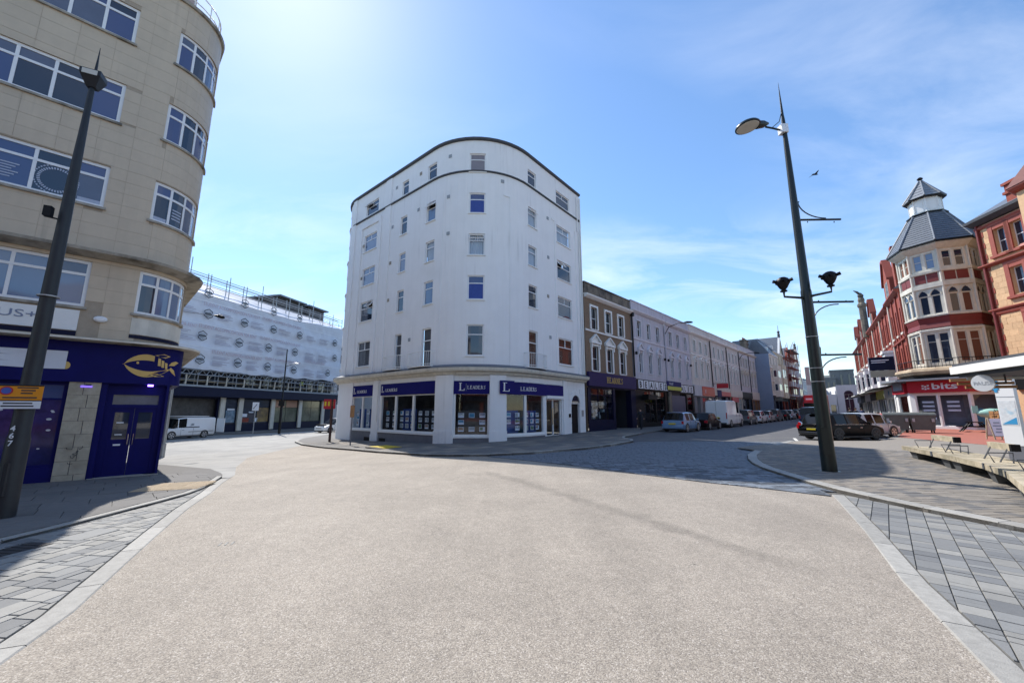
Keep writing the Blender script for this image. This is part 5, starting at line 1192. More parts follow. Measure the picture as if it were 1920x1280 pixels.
for i, (a, e, c, f) in enumerate(wins):
    window(XB, XP, xs(a), xs(e), c, f, cols=[.5] if i > 0 else [], rows=[.66], d=-.12, fm=M['black'], name='shop_window', gm=M['glass'] if i < 2 else mat('green_glass', (.10, .12, .08), .08, .5, .6, spec=.9))
def flat(a, e, c, f, m, d=-.08, nm='poster'):
    q = MB(); sbox(q, XP, xs(a), xs(e), d - .01, d, c, f); return part(nm, q, m, XB)
flat(-6.75, -5.5, .3, 1.75, mat('blue_poster', (.14, .22, .30), .5, .5, 3, col2=(.4, .42, .42)))
flat(-6.6, -5.6, 1.78, 1.98, M['paper'])
flat(-4.4, -3.4, .3, .8, M['red_brick']); flat(-4.4, -3.7, .95, 1.35, M['paper']); flat(-3.5, -2.8, 1.45, 1.6, M['paper']); flat(-2.6, -2.0, .3, .8, M['paper']); flat(-2.2, -.4, .3, 2.1, mat('ochre_poster', (.30, .20, .06), .5, .6, 1.2, col2=(.06, .03, .04)))
flat(.6, 2.4, 2.2, 3.2, mat('salmon_blind', (.46, .26, .17), .7, .05, 3), nm='blind'); flat(2.65, 4.8, 2.2, 3.2, MATS['salmon_blind'], nm='blind')
# upper storeys behind the sheeting
q = MB(); wall(q, XP, 0, XP.L, 3.3, 15.6, [], .2, d=-.8); q.prism([XP.at(0, -.8)[:2], XP.at(XP.L, -.8)[:2], XP.at(XP.L, -14)[:2], XP.at(0, -14)[:2]], -1.5, 15.6); part('upper_storeys', q, M['room'], XB)
q = MB()
for k in range(12): sbox(q, XP, xs(-20 + 2.7 * k), xs(-18.6 + 2.7 * k), -.85, -.7, 4.8, 6.2)
part('upper_window', q, M['glass'], XB, kind='stuff')
# plant-room roofs behind
pb = thing('rooftop_block', 'dark brown plant rooms on a flat roof behind the sheeted building', 'building', (-42, 68, 0))
c = Vector((XP.at(xs(0), -12)[0], XP.at(xs(0), -12)[1])); u2 = XP.u(0)
q = MB(); q.obox(c, u2, 11.8, 17.7, 0, 9, 0, 22.2); q.obox(c, u2, 19, 23.6, 0, 7, 0, 22.2); q.obox(c, u2, 17.7, 19, 1, 6, 0, 21.6); part('plant_room', q, mat('dark_brown_cladding', (.055, .048, .048), .7, .3, 2), pb)
q = MB(); q.obox(c, u2, 11.2, 18.0, -.6, 9.5, 22.21, 22.5); q.obox(c, u2, 18.6, 24.3, -.6, 7.5, 22.22, 22.5); part('roof_slab', q, M['lead'], pb)
# scaffold: standards, ledgers, beam, boards
SF = thing('scaffold', 'galvanised tube scaffold with white printed sheeting over the navy shops', 'scaffolding', (-32.5, 55, 4.4))
q = MB(); r_ = random.Random(2)
for k in range(15):
    s = -21 + 2.4 * k
    q.tube([XP.at(xs(s), .75, 4.56), XP.at(xs(s), .75, 17.3 + (1.6 * r_.random() if k % 2 else .1))], .05, 5)
    q.tube([XP.at(xs(s) + .3, -.1, 4.56), XP.at(xs(s) + .3, -.1, 16.9 + 1.2 * r_.random())], .05, 5)
part('standard', q, M['steel'], SF, kind='stuff')
q = MB()
for z in (5.1, 6.15, 16.1, 16.75, 17.1):
    q.tube([XP.at(xs(-21.5), .80, z), XP.at(xs(12.6), .80, z + .05)], .045, 5)
    if z > 16: q.tube([XP.at(xs(-21.5), -.1, z + .1), XP.at(xs(12.6), -.1, z + .1)], .045, 5)
part('ledger', q, M['steel'], SF)
q = MB(); s = -21.5
for zz in (5.68, 6.25): q.tube([XP.at(xs(-21.5), 1.0, zz), XP.at(xs(12.8), 1.0, zz)], .055, 5)
while s < 12.5:
    q.tube([XP.at(xs(s), 1.0, 5.68), XP.at(xs(s + .45), 1.0, 6.25)], .04, 4); q.tube([XP.at(xs(s + .45), 1.0, 6.25), XP.at(xs(s + .9), 1.0, 5.68)], .04, 4); s += .9
part('lattice_beam', q, M['steel'], SF)
q = MB()
for k in range(14): q.tube([XP.at(xs(-20 + 2.4 * k), .7, 4.6), XP.at(xs(-18.6 + 2.4 * k), -.2, 5.9)], .04, 4); q.tube([XP.at(xs(-20 + 2.4 * k), .9, 4.57), XP.at(xs(-20 + 2.4 * k), .9, 5.7)], .075, 5)
part('brace', q, M['off_white'], SF, kind='stuff')
q = MB(); sbox(q, XP, xs(-21.5), xs(12.6), -.15, .7, 4.95, 5.02); part('boards', q, M['timber'], SF)
q = MB(); NX, NZ = 140, 40; rr = random.Random(6)
def sag(s, z): return 1.02 + .13 * noise.noise((s * .35, z * .55, 0)) + .09 * noise.noise((s * 1.3, z * 1.1, 3)) + .04 * math.sin(z * 3.05)
V = []
for j in range(NZ + 1):
    for i in range(NX + 1):
        s = -21.6 + 34.2 * i / NX; z0 = 6.25 + (.35 * max(0, (s + 5) / 17)) + .08 * math.sin(s * 1.7); z1 = 14.75 + .9 * max(0, (s - 2) / 10) * 1
        z = z0 + (z1 - z0) * j / NZ; V.append(XP.at(xs(s), sag(s, z), z))
q.add(V, [(j * (NX + 1) + i, j * (NX + 1) + i + 1, (j + 1) * (NX + 1) + i + 1, (j + 1) * (NX + 1) + i) for j in range(NZ) for i in range(NX)]); sh = part('sheeting', q, M['sheet'], SF, 60)
q = MB(); V = []
for j in range(7):
    for i in range(NX + 1):
        s = -21.6 + 34.2 * i / NX; z1 = 16.55; z0 = 14.8 + .9 * max(0, (s - 2) / 10); f = j / 6
        V.append(XP.at(xs(s), 1.0 - 1.9 * f + .06 * noise.noise((s * .8, f * 4, 9)), z0 + (z1 - z0) * f))
q.add(V, [(j * (NX + 1) + i, j * (NX + 1) + i + 1, (j + 1) * (NX + 1) + i + 1, (j + 1) * (NX + 1) + i) for j in range(6) for i in range(NX)]); part('roof_sheet', q, M['sheet'], SF, 60)
q = MB(); q.quad(XP.at(xs(12.6), 1.05, 6.6), XP.at(xs(12.6), -3, 6.6), XP.at(xs(12.6), -3, 16.2), XP.at(xs(12.6), 1.05, 15.6)); part('end_sheet', q, M['sheet'], SF)
def hexlogo(s, z, r=.60):
    d = 1.24
    for sg in (1, -1):
        q = MB(); pts = [(-.866, .22), (-.866, .5), (0, 1), (.866, .5), (.866, .22)]
        for (a, c), (e, f) in zip(pts, pts[1:]):
            q.quad(XP.at(xs(s + a * r), d, z + sg * c * r), XP.at(xs(s + e * r), d, z + sg * f * r), XP.at(xs(s + e * r * .84), d, z + sg * f * r * .84), XP.at(xs(s + a * r * .84), d, z + sg * c * r * .84))
        part('hexagon_logo', q, M['ink_black'], sh)
    q = MB(); sbox(q, XP, xs(s - .52 * r), xs(s + .52 * r), d - .01, d, z + .16 * r, z + .34 * r)
    q.quad(XP.at(xs(s - .7 * r), d, z - .2 * r), XP.at(xs(s + .7 * r), d, z - .2 * r), XP.at(xs(s), d, z - .6 * r), XP.at(xs(s), d, z - .58 * r))
    part('logo_print', q, M['ink_grey'], sh)
    q = MB(); sbox(q, XP, xs(s - .74 * r), xs(s + .74 * r), d, d + .004, z - .14 * r, z + .12 * r); part('logo_print', q, M['ink_black'], sh)
for s, z in [(-16.5, 15.1), (-11.82, 15.0), (-7.07, 15.0), (-2.56, 15.1), (2.22, 15.3), (-16.3, 12.6), (-11.56, 12.6), (-6.83, 12.6), (-2.27, 12.68), (2.55, 12.73), (-16.6, 10), (-11.91, 10.01), (-7.23, 9.99), (-2.78, 10.05), (1.94, 10.15), (10.53, 12.92), (-16.5, 7.4), (-11.82, 7.37), (-7.12, 7.5), (-2.63, 7.51), (2.02, 7.56), (10.75, 10.4), (9.31, 7.77)]: hexlogo(s, z, .60)
for s, z, w_, m in [(-12.3, 13.5, 7.6, 'ink_red'), (-4.3, 13.6, 7.0, 'ink_red'), (-20.5, 10.75, 7.8, 'ink_red'), (-12.5, 10.9, 7.6, 'ink_red'), (-4.4, 11.0, 7.2, 'ink_red'), (-10.6, 8.2, 6.9, 'ink_red'), (-3.2, 8.4, 6.4, 'ink_red'), (4.0, 8.9, 4.4, 'ink_red')]:
    text('banner_text', 'STUDENT ACCOMMODATION FOR RENT', XP.at(xs(s), 1.25, z), u2, .40, M[m], sh, ext=.005, width=w_)
q = MB(); r_ = random.Random(3)
for z in (12.9, 12.4, 10.3, 9.8, 9.5, 7.8, 7.3, 7.0):
    for s0 in (-14.8, -10.4, -5.9, -1.4, 4.0, 6.8):
        for k in range(2): ssheet(q, XP, xs(s0), xs(s0 + r_.uniform(1.2, 2.3)), 1.245, z - .17 * k, z - .17 * k + .075)
part('small_print', q, M['sheet_ink'], sh, kind='stuff')
q = MB()
for z in (8.75, 11.35, 13.95): 
    for k in range(40): ssheet(q, XP, xs(-21.4 + .85 * k), xs(-20.55 + .85 * k), 1.248, z, z + .05)
part('sheet_seam', q, M['white_plastic'], sh)
# distant white apartment block, just past the corner
ab = thing('apartment_block', 'distant white apartment block with small dark windows beyond the sheeting', 'building', (-31, 82, -1))
AP = line((-41.5, 88.0), 100, 17); hs = []
for f in range(5):
    for k in range(8): hs.append((1.0 + 2 * k, 2.1 + 2 * k, 3.0 + 3.0 * f, 4.9 + 3.0 * f))
q = MB(); wall(q, AP, 0, 17, -2, 19.0, hs, .2); q.prism([AP.at(0, -.3)[:2], AP.at(17, -.3)[:2], AP.at(17, -12)[:2], AP.at(0, -12)[:2]], -2, 18.6); part('wall', q, M['white_render'], ab)
for a, e, c, f in hs: window(ab, AP, a, e, c, f, cols=[.5], d=-.12)
# ================================================================ RED CORNER BUILDING WITH TURRET (right)
TO = (38.6, 34.2)
def octp(r, a0=90, n=7): return Path([(TO[0] + r * math.cos(R(a0 + 45 * i)), TO[1] + r * math.sin(R(a0 + 45 * i))) for i in range(n)])
TB = thing('turret_building', 'red and cream corner building with an octagonal slate turret over a phone shop', 'building', (39, 36, .1))
OP = octp(2.5); fw_ = OP.c[1]                 # facet width
hs3, hs2, hs1, pan = [], [], [], []
for k in range(6):
    a, e = OP.c[k], OP.c[k+1]; m_ = (a + e) / 2
    for sg in (-1, 1):
        c = m_ + sg * .40
        hs3.append((c - .28, c + .28, 13.95, 15.35)); hs2.append((c - .28, c + .28, 9.95, 11.55)); hs1.append((c - .30, c + .30, 5.75, 8.25)); pan.append((c - .36, c + .36, 12.75, 13.5))
q = MB(); wall(q, OP, 0, OP.L, 4.5, 16.0, hs3 + hs2 + hs1, .14); part('turret_wall', q, M['off_white'], TB)
rr = random.Random(5)
for lst, rows in ((hs3, [.55]), (hs2, []), (hs1, [.72])):
    for i, (a, e, z0, z1) in enumerate(lst):
        g_ = M['glass'] if rr.random() < .75 else M['curtain_rust']
        if lst is hs3 and i in (4, 5): g_ = MATS['painted_sky_glass']
        window(TB, OP, a, e, z0, z1, rows=rows, d=-.08, fw=.05, fm=M['off_white'], gm=g_)
for a, e, z0, z1 in pan:
    q = MB(); sbox(q, OP, a, e, -.01, .03, z0, z1); part('panel', q, M['dark_red'], TB)
for a, e, z0, z1 in hs2:                       # pointed heads
    c = (a + e) / 2; q = MB(); pts = [(c - .28, 11.60), (c - .28, 11.72), (c - .15, 11.95), (c, 12.08), (c + .15, 11.95), (c + .28, 11.72), (c + .28, 11.60)]
    q.add([OP.at(s, .012, z) for s, z in pts], [tuple(range(7))]); part('arched_pane', q, M['glass'], TB)
    q = MB(); q.tube([OP.at(s, .02, z) for s, z in [(c - .36, 11.55), (c - .36, 11.75), (c - .2, 12.0), (c, 12.18), (c + .2, 12.0), (c + .36, 11.75), (c + .36, 11.55)]], .05, 5); part('arch_moulding', q, M['off_white'], TB)
q = MB()
for c in OP.c[1:6]:
    for z0, z1, r in ((13.6, 15.6, .09), (9.8, 13.5, .10), (5.3, 8.5, .11)): q.tube([OP.at(c, .03, z0), OP.at(c, .03, z1)], r, 6)
part('mullion_shaft', q, M['off_white'], TB)
q = MB()
for prof in ([(-.02, 13.5), (.12, 13.55), (.14, 13.75), (-.02, 13.8)], [(-.02, 12.2), (.14, 12.25), (.14, 12.6), (-.02, 12.65)], [(-.02, 9.68), (.16, 9.7), (.18, 9.82), (-.02, 9.88)], [(-.02, 8.42), (.12, 8.45), (.14, 8.6), (-.02, 8.7)]): sprof(q, OP, 0, OP.L, prof)
part('string_course', q, M['off_white'], TB)
q = MB(); sprof(q, OP, 0, OP.L, [(-.02, 8.72), (.10, 8.75), (.02, 9.15), (.12, 9.66), (-.02, 9.67)]); part('brick_band', q, M['dark_red'], TB)
q = MB(); sprof(q, OP, 0, OP.L, [(-.02, 15.5), (.15, 15.6), (.5, 15.95), (.5, 16.05), (-.02, 16.06)]); part('eaves', q, M['off_white'], TB)
q = MB(); sprof(q, OP, 0, OP.L, [(.40, 16.07), (.62, 16.05), (.62, 16.2), (.40, 16.22)]); part('gutter', q, M['black'], TB)
def pyr(parent, r0, z0, r1, z1, m, name='roof_slope', rows=9):
    for k in range(8):
        a0, a1 = R(90 + 45 * k), R(135 + 45 * k); q = MB()
        for j in range(rows):                  # slates in lapped courses
            f0, f1 = j / rows, (j + 1) / rows; ra, rb = r0 + (r1 - r0) * f0, r0 + (r1 - r0) * f1; za, zb = z0 + (z1 - z0) * f0, z0 + (z1 - z0) * f1
            P_ = lambda r, a, z: (TO[0] + r * math.cos(a), TO[1] + r * math.sin(a), z)
            lift = .025
            q.quad(P_(ra + lift, a0, za + lift), P_(ra + lift, a1, za + lift), P_(rb, a1, zb), P_(rb, a0, zb)); q.quad(P_(ra, a0, za), P_(ra, a1, za), P_(ra + lift, a1, za + lift), P_(ra + lift, a0, za + lift))
        so = part(name, q, m, parent)
        q = MB(); q.tube([(TO[0] + (r0 + .03) * math.cos(a0), TO[1] + (r0 + .03) * math.sin(a0), z0 + .04), (TO[0] + (r1 + .02) * math.cos(a0), TO[1] + (r1 + .02) * math.sin(a0), z1 + .04)], .07, 5); part('hip_roll', q, M['lead'], so)
pyr(TB, 3.12, 16.2, 1.25, 19.45, M['slate'], rows=14)
LP8 = Path([(TO[0] + 1.08 * math.cos(R(90 + 45 * i)), TO[1] + 1.08 * math.sin(R(90 + 45 * i))) for i in range(9)])
q = MB(); wall(q, LP8, 0, LP8.L, 19.4, 21.1); 
for k in range(8): q.tube([LP8.at(LP8.c[k], .01, 19.4), LP8.at(LP8.c[k], .01, 21.05)], .05, 5); sbox(q, LP8, LP8.c[k] + .2, LP8.c[k+1] - .2, 0, .02, 19.7, 20.85)
part('lantern', q, M['white_paint'], TB)
q = MB(); sprof(q, LP8, 0, LP8.L - .001, [(.0, 19.38), (.28, 19.40), (.3, 19.52), (.0, 19.56)]); part('lantern_base', q, M['black'], TB)
pyr(TB, 1.42, 21.05, .10, 23.0, M['lead'], 'lantern_roof', 6)
q = MB(); q.lathe([(1.44, 20.98), (1.46, 21.06)], TO, 8, off=2); q.lathe([(.10, 22.9), (.08, 23.15), (.2, 23.2), (.22, 23.3), (.1, 23.42)], TO, 8); part('finial', q, M['black'], TB)
q = MB(); wall(q, Path([(40.37, 32.43), (44.5, 31.3)]), 0, 4.2, 4.5, 15.2, [(.6, 1.2, 13.2, 14.8), (.6, 1.2, 9.9, 11.8), (.5, 1.2, 5.7, 8.2)], .15); part('side_wall', q, M['cream'], TB)
for z0, z1 in ((13.2, 14.8), (9.9, 11.8), (5.7, 8.2)): window(TB, Path([(40.37, 32.43), (44.5, 31.3)]), .5 if z0 < 6 else .6, 1.2, z0, z1, rows=[.6], d=-.1, fm=M['off_white'])
# wing along the street
RF = (37.05, 36.4); RA = 37.0; ru = (math.sin(R(RA)), math.cos(R(RA))); RL = 74
RPt = Path([(RF[0] + ru[0] * RL, RF[1] + ru[1] * RL), RF])
rs = lambda s: RL - s                          # s measured away from the turret
def rbox(q, s0, s1, d0, d1, z0, z1): return sbox(q, RPt, rs(s1), rs(s0), d0, d1, z0, z1)
def rwall(parent, s0, s1, z0, z1, hs, m, depth=.16, d=0, name='wall'):
    q = MB(); wall(q, RPt, rs(s1), rs(s0), z0, z1, [(rs(b_), rs(a), c, e) for a, b_, c, e in hs], depth, d); return part(name, q, m, parent)
def rwin(parent, a, b_, z0, z1, **k): return window(parent, RPt, rs(b_), rs(a), z0, z1, **k)
def red_front(T_, s0, s1, n, oriel=None, gable=None, gut=13.0):
    w_ = s1 - s0; hs = []
    for k in range(n):
        c = s0 + w_ * (k + .5) / n
        for z0, z1 in ((9.2, 11.6), (5.6, 7.9)):
            if oriel and oriel[0] - .2 < c < oriel[1] + .2 and z0 < 6: continue
            hs.append((c - .38, c + .38, z0, z1))
    rwall(T_, s0, s1, 4.3, gut, hs, M['red_brick'])
    for a, e, c, f in hs:
        rwin(T_, a, e, c, f, rows=[.6], d=-.12, fw=.06, fm=M['white_plastic'] if c > 9 else M['off_white'])
        q = MB(); rbox(q, a - .12, e + .12, -.02, .16, c - .22, c - .02); part('sill', q, M['off_white'], T_)
    q = MB()
    for s in [s0 + .12] + [s0 + w_ * k / n for k in range(1, n)] + [s1 - .12]: rbox(q, s - .13, s + .13, -.02, .12, 4.4, gut - .3)
    part('pilaster', q, M['red_terracotta'], T_)
    q = MB(); q.tube([RPt.at(rs(s1 - .5), .12, 4.5), RPt.at(rs(s1 - .5), .12, gut)], .08, 6); part('drainpipe', q, M['off_white'], T_)
    q = MB(); a, b_ = rs(s1) + .003, rs(s0) - .003
    sprof(q, RPt, a, b_, [(-.02, 8.4), (.18, 8.45), (.2, 8.6), (-.02, 8.7)]); sprof(q, RPt, a, b_, [(-.02, gut - .35), (.2, gut - .3), (.42, gut - .05), (.42, gut + .06), (-.02, gut + .1)]); part('string_course', q, M['red_terracotta'], T_)
    q = MB(); P = RPt.at
    q.hexa([P(rs(s1), .4, gut + .1), P(rs(s0), .4, gut + .1), P(rs(s0), -8, gut + .1), P(rs(s1), -8, gut + .1), P(rs(s1), -3.5, gut + 3.2), P(rs(s0), -3.5, gut + 3.2), P(rs(s0), -4.5, gut + 3.2), P(rs(s1), -4.5, gut + 3.2)]); part('roof', q, M['slate'], T_)
    q = MB(); q.quad(P(rs(s1), 0, 0), P(rs(s1), -8, 0), P(rs(s1), -8, gut), P(rs(s1), 0, gut)); part('side_wall', q, M['red_brick'], T_)
    if gable:
        a, e, zt = gable; c = (a + e) / 2; q = MB(); pts = [(a, gut), (a, gut + (zt - gut) * .45), (c - .5, zt), (c + .5, zt), (e, gut + (zt - gut) * .45), (e, gut)]
        f_ = [P(rs(s), .12, z) for s, z in pts]; b_ = [P(rs(s), -.3, z) for s, z in pts]; n_ = len(pts)
        q.add(f_ + b_, [tuple(range(n_)), tuple(range(n_, 2 * n_))] + [(i, (i + 1) % n_, n_ + (i + 1) % n_, n_ + i) for i in range(n_)]); go = part('gable', q, M['red_brick'], T_)
        q = MB()
        for (sa, za), (sb, zb) in zip(pts[1:4], pts[2:5]): q.hexa([P(rs(sa), -.35, za), P(rs(sb), -.35, zb), P(rs(sb), .3, zb), P(rs(sa), .3, za), P(rs(sa), -.35, za + .25), P(rs(sb), -.35, zb + .25), P(rs(sb), .3, zb + .25), P(rs(sa), .3, za + .25)])
        part('coping', q, M['red_terracotta'], go)
        q = MB(); rbox(q, c - .6, c + .6, .121, .13, gut + .4, gut + 2.0); part('gable_window', q, M['glass'], go)
        q = MB()
        for s_, w2 in ((c - .66, .06), (c, .05), (c + .66, .06)): rbox(q, s_ - w2, s_ + w2, .125, .16, gut + .35, gut + 2.05)
        part('window_frame', q, M['off_white'], go)
    if oriel:
        a, e = oriel; q = MB(); OPth = Path([RPt.at(rs(e), 0)[:2], RPt.at(rs(e - .35), .8)[:2], RPt.at(rs(a + .35), .8)[:2], RPt.at(rs(a), 0)[:2]]); hb = []
        for k in range(3): hb.append((OPth.c[k] + .14, OPth.c[k+1] - .14, 5.3, 7.4))
        wall(q, OPth, 0, OPth.L, 4.6, 8.0, hb, .08); pl = OPth.p; q.prism(pl, 4.5, 4.6); q.prism([RPt.at(rs(e) - .1, 0)[:2], RPt.at(rs(e - .3), .95)[:2], RPt.at(rs(a + .3), .95)[:2], RPt.at(rs(a) + .1, 0)[:2]], 8.0, 8.25); ob = part('oriel_bay', q, M['white_paint'], T_)
        for k, (x0, x1, c, f) in enumerate(hb): window(ob, OPth, x0, x1, c, f, cols=[.5] if k == 1 else [], rows=[.68], d=-.05, fw=.06)
red_front(TB, 0, 7.4, 3, None, (3.4, 7.2, 17.4), gut=13.2)
for z0, z1 in ((13.0, 17.6),): 
    q = MB(); rbox(q, .2, 1.0, -.8, .1, z0, z1); part('chimney', q, M['red_brick'], TB)
reds = ['red brick house with a white oriel bay, next to the turret building', 'red brick house with a white oriel bay, second along from the turret', 'red brick house with tall stone pinnacle and white oriel, third from the turret', 'red brick house fourth along from the turret in shade of its gable', 'red brick house fifth along from the turret, far down the row', 'red brick house at the far end of the row']
for i, lb in enumerate(reds):
    a = 7.5 + 7.6 * i; T_ = thing('red_brick_house', lb, 'house', (*RPt.at(rs(a + 3.7))[:2], .3), 0, 'red brick houses along the right of the street')
    red_front(T_, a, a + 7.5, 3, (a + .6, a + 3.4), (a + 4.2, a + 7.0, 16.6) if i in (1, 3, 4) else None)
    q = MB(); rbox(q, a + .5, a + 1.6, -3.6, -2.4, 13.5, 17.3 - .2 * i); rbox(q, a + .35, a + 1.75, -3.75, -2.25, 16.6 - .2 * i, 16.9 - .2 * i)
    for k in range(2): q.lathe([(.2, 17.2 - .2 * i), (.16, 18.0 - .2 * i)], RPt.at(rs(a + .8 + .5 * k), -3)[:2], 8)
    part('chimney', q, M['red_brick'], T_)
    if i == 2:
        q = MB(); c = RPt.at(rs(a + 3.9), .3)[:2]; q.lathe([(.42, 12.5), (.42, 17.0), (.55, 17.2), (.55, 17.5), (.35, 17.8), (.42, 18.2), (.30, 18.6), (.38, 18.9), (.12, 19.3)], c, 8)
        q.tube([(c[0], c[1], 19.0), (c[0] - .3, c[1] + .2, 19.5), (c[0] - .7, c[1] + .3, 19.75)], [.2, .16, .05], 6); part('pinnacle', q, M['stone_weathered'], T_)
    hs = [(a + .5, a + 4.6, .9, 3.1), (a + 4.9, a + 7.0, .2, 3.1)]
    rwall(T_, a, a + 7.5, -.5, 4.3, hs, M['white_paint'] if i % 2 == 0 else M['lead'], .25, .5, 'shopfront')
    for x0, x1, c, f in hs: rwin(T_, x0, x1, c, f, cols=[.5], d=.35, fm=M['white_paint'], gm=M['glass'], name='shop_window')
    q = MB(); rbox(q, a + .1, a + 7.4, .5, .68, 3.2, 4.2); fo = part('fascia_sign', q, [M['paper'], M['lime'], M['black'], M['paper'], M['black'], M['paper']][i], T_)
    if i == 0:
        q = MB(); q.lathe([(.02, 0), (.25, .0), (.25, .02), (.02, .02)], n=14); c = RPt.at(rs(a + 3.4), .69, 3.7)
        v = MB(); v.add([(c[0] + ru[0] * x * -1 + (-ru[1]) * h, c[1] + ru[1] * x * -1 + ru[0] * h, c[2] + y) for x, y, h in q.v], q.f); part('roundel', v, M['cyan_print'], fo)
    q = MB(); P = RPt.at
    q.hexa([P(rs(a + 7.5), .5, 4.32), P(rs(a), .5, 4.32), P(rs(a), 2.4, 4.0), P(rs(a + 7.5), 2.4, 4.0), P(rs(a + 7.5), .5, 4.45), P(rs(a), .5, 4.45), P(rs(a), 2.4, 4.1), P(rs(a + 7.5), 2.4, 4.1)]); part('canopy', q, M['black'] if i % 2 == 0 else M['white_paint'], T_)
# balcony
BPb = octp(3.35, 135, 5); 
q = MB(); sprof(q, BPb, 0, BPb.L, [(-1.0, 4.55), (.1, 4.6), (.45, 4.75), (.62, 5.0), (.55, 5.2), (.3, 5.3), (-1.0, 5.3)]); bal = part('balcony', q, mat('honey_stone', (.46, .36, .24), .85, .2, 3, .3, 20, col2=(.3, .22, .15)), TB)
q = MB(); n = 46
for i in range(n + 1): c = BPb.at(BPb.L * i / n, .3, 0); q.tube([(c[0], c[1], 5.3), (c[0], c[1], 5.95)], .02, 4)
part('baluster', q, M['black'], bal, kind='stuff')
q = MB()
for zz in (5.95, 5.4): q.tube([BPb.at(BPb.L * i / 24, .3, zz) for i in range(25)], .035, 5)
part('rail', q, M['black'], bal)
q = MB(); sprof(q, BPb, 0, BPb.L, [(-1.0, 4.40), (.3, 4.42), (.5, 4.5), (.5, 4.6), (-1.0, 4.58)]); part('balcony_lip', q, M['black'], bal)
# shop under it
SPh = Path([(43.4, 45.4), (36.2, 37.6), (34.9, 35.0), (36.2, 31.5), (38.9, 30.6), (43, 30.0)])
c1, c2, c3 = SPh.c[1], SPh.c[2], SPh.c[3]
hs = [(c2 + .35, c2 + 1.75, .45, 3.05), (c2 + 1.85, c3 - .1, .45, 3.05), (c3 + .15, c3 + 2.3, .45, 3.05), (c1 + .4, c2 - .5, .3, 3.05), (c1 - 3.2, c1 - .4, .3, 3.05)]
q = MB(); wall(q, SPh, 3, SPh.L, -.4, 3.25, hs, .2); part('shopfront', q, M['white_paint'], TB)
for a, e, c, f in hs:
    wo = window(TB, SPh, a, e, c, f, d=-.1, fw=.07, gm=M['glass_clear'], name='shop_window', fm=M['white_paint'])
    q = MB(); ssheet(q, SPh, a - .1, e + .1, -.9, 0, 3.2); part('shop_interior', q, M['plinth_grey'] if a > c2 else M['room'], wo)
for a0, n in ((c2 + .65, 5), (c2 + 2.2, 3)):
    for k in range(n):
        q = MB(); sbox(q, SPh, a0, a0 + .75, -.3, -.28, 2.35 - .34 * k, 2.35 - .34 * k + .16); part('poster', q, M['paper'], TB)
q = MB(); sbox(q, SPh, c3 + .3, c3 + .8, -.5, -.3, .6, 1.9); part('display_unit', q, M['display_cyan'], TB)
q = MB(); sbox(q, SPh, c2 + .02, c3 + 1.2, -.05, .22, 3.22, 4.2); fs = part('fascia_sign', q, M['red_sign'], TB)
q = MB(); sbox(q, SPh, c1 - .3, c2 - .35, -.05, .2, 3.2, 4.1); part('side_fascia', q, M['red_sign'], TB)
q = MB(); sbox(q, SPh, c1 + .4, c2 - .6, .21, .26, 3.5, 4.3); part('sign_panel', q, M['ink_grey'], TB)
text('lettering', 'bits', SPh.at(c2 + 1.62, .225, 3.50), SPh.u(c2 + .5), .50, M['paper'], fs, bold=.02, width=1.55)
for k, (x, z) in enumerate([(1.0, 3.5), (1.18, 3.66), (1.36, 3.5), (1.18, 3.46), (1.02, 3.72), (1.36, 3.74)]):
    q = MB(); sbox(q, SPh, c2 + x, c2 + x + .13, .22, .235, z, z + .13); part('logo_square', q, M['paper'], fs)
q = MB(); ol = [SPh.at(t, .9)[:2] for t in (c1 - 2, c1, c2, c3, c3 + 2.5)]; q.prism(ol + [(42, 36), (40, 40)], 4.22, 4.38); part('soffit', q, M['lead'], TB)
eb = thing('estate_board', 'dark navy letting board fixed on the first white oriel of the red row', 'sign', RPt.at(rs(5.5), 1.2, 5.6))
q = MB(); c = RPt.at(rs(5.2), 1.5, 0); u_ = (.74, -.67); q.obox(c, u_, -1.0, 1.0, -.03, .03, 5.9, 7.3); part('board', q, M['navy_dark'], eb)
q = MB(); q.obox(c, u_, -1.0, 1.0, -.03, .03, 5.2, 5.88); part('lower_board', q, mat('pale_olive', (.36, .35, .26), .5, .05, 4), eb)
q = MB(); q.obox(c, u_, -.8, .6, -.045, -.032, 6.9, 7.0); q.obox(c, u_, -.8, .3, -.045, -.032, 6.7, 6.78); part('print', q, M['paper'], eb)
q = MB(); q.obox(c, u_, -1.06, -1.0, -.04, .04, 4.3, 7.4); part('post', q, M['white_paint'], eb)
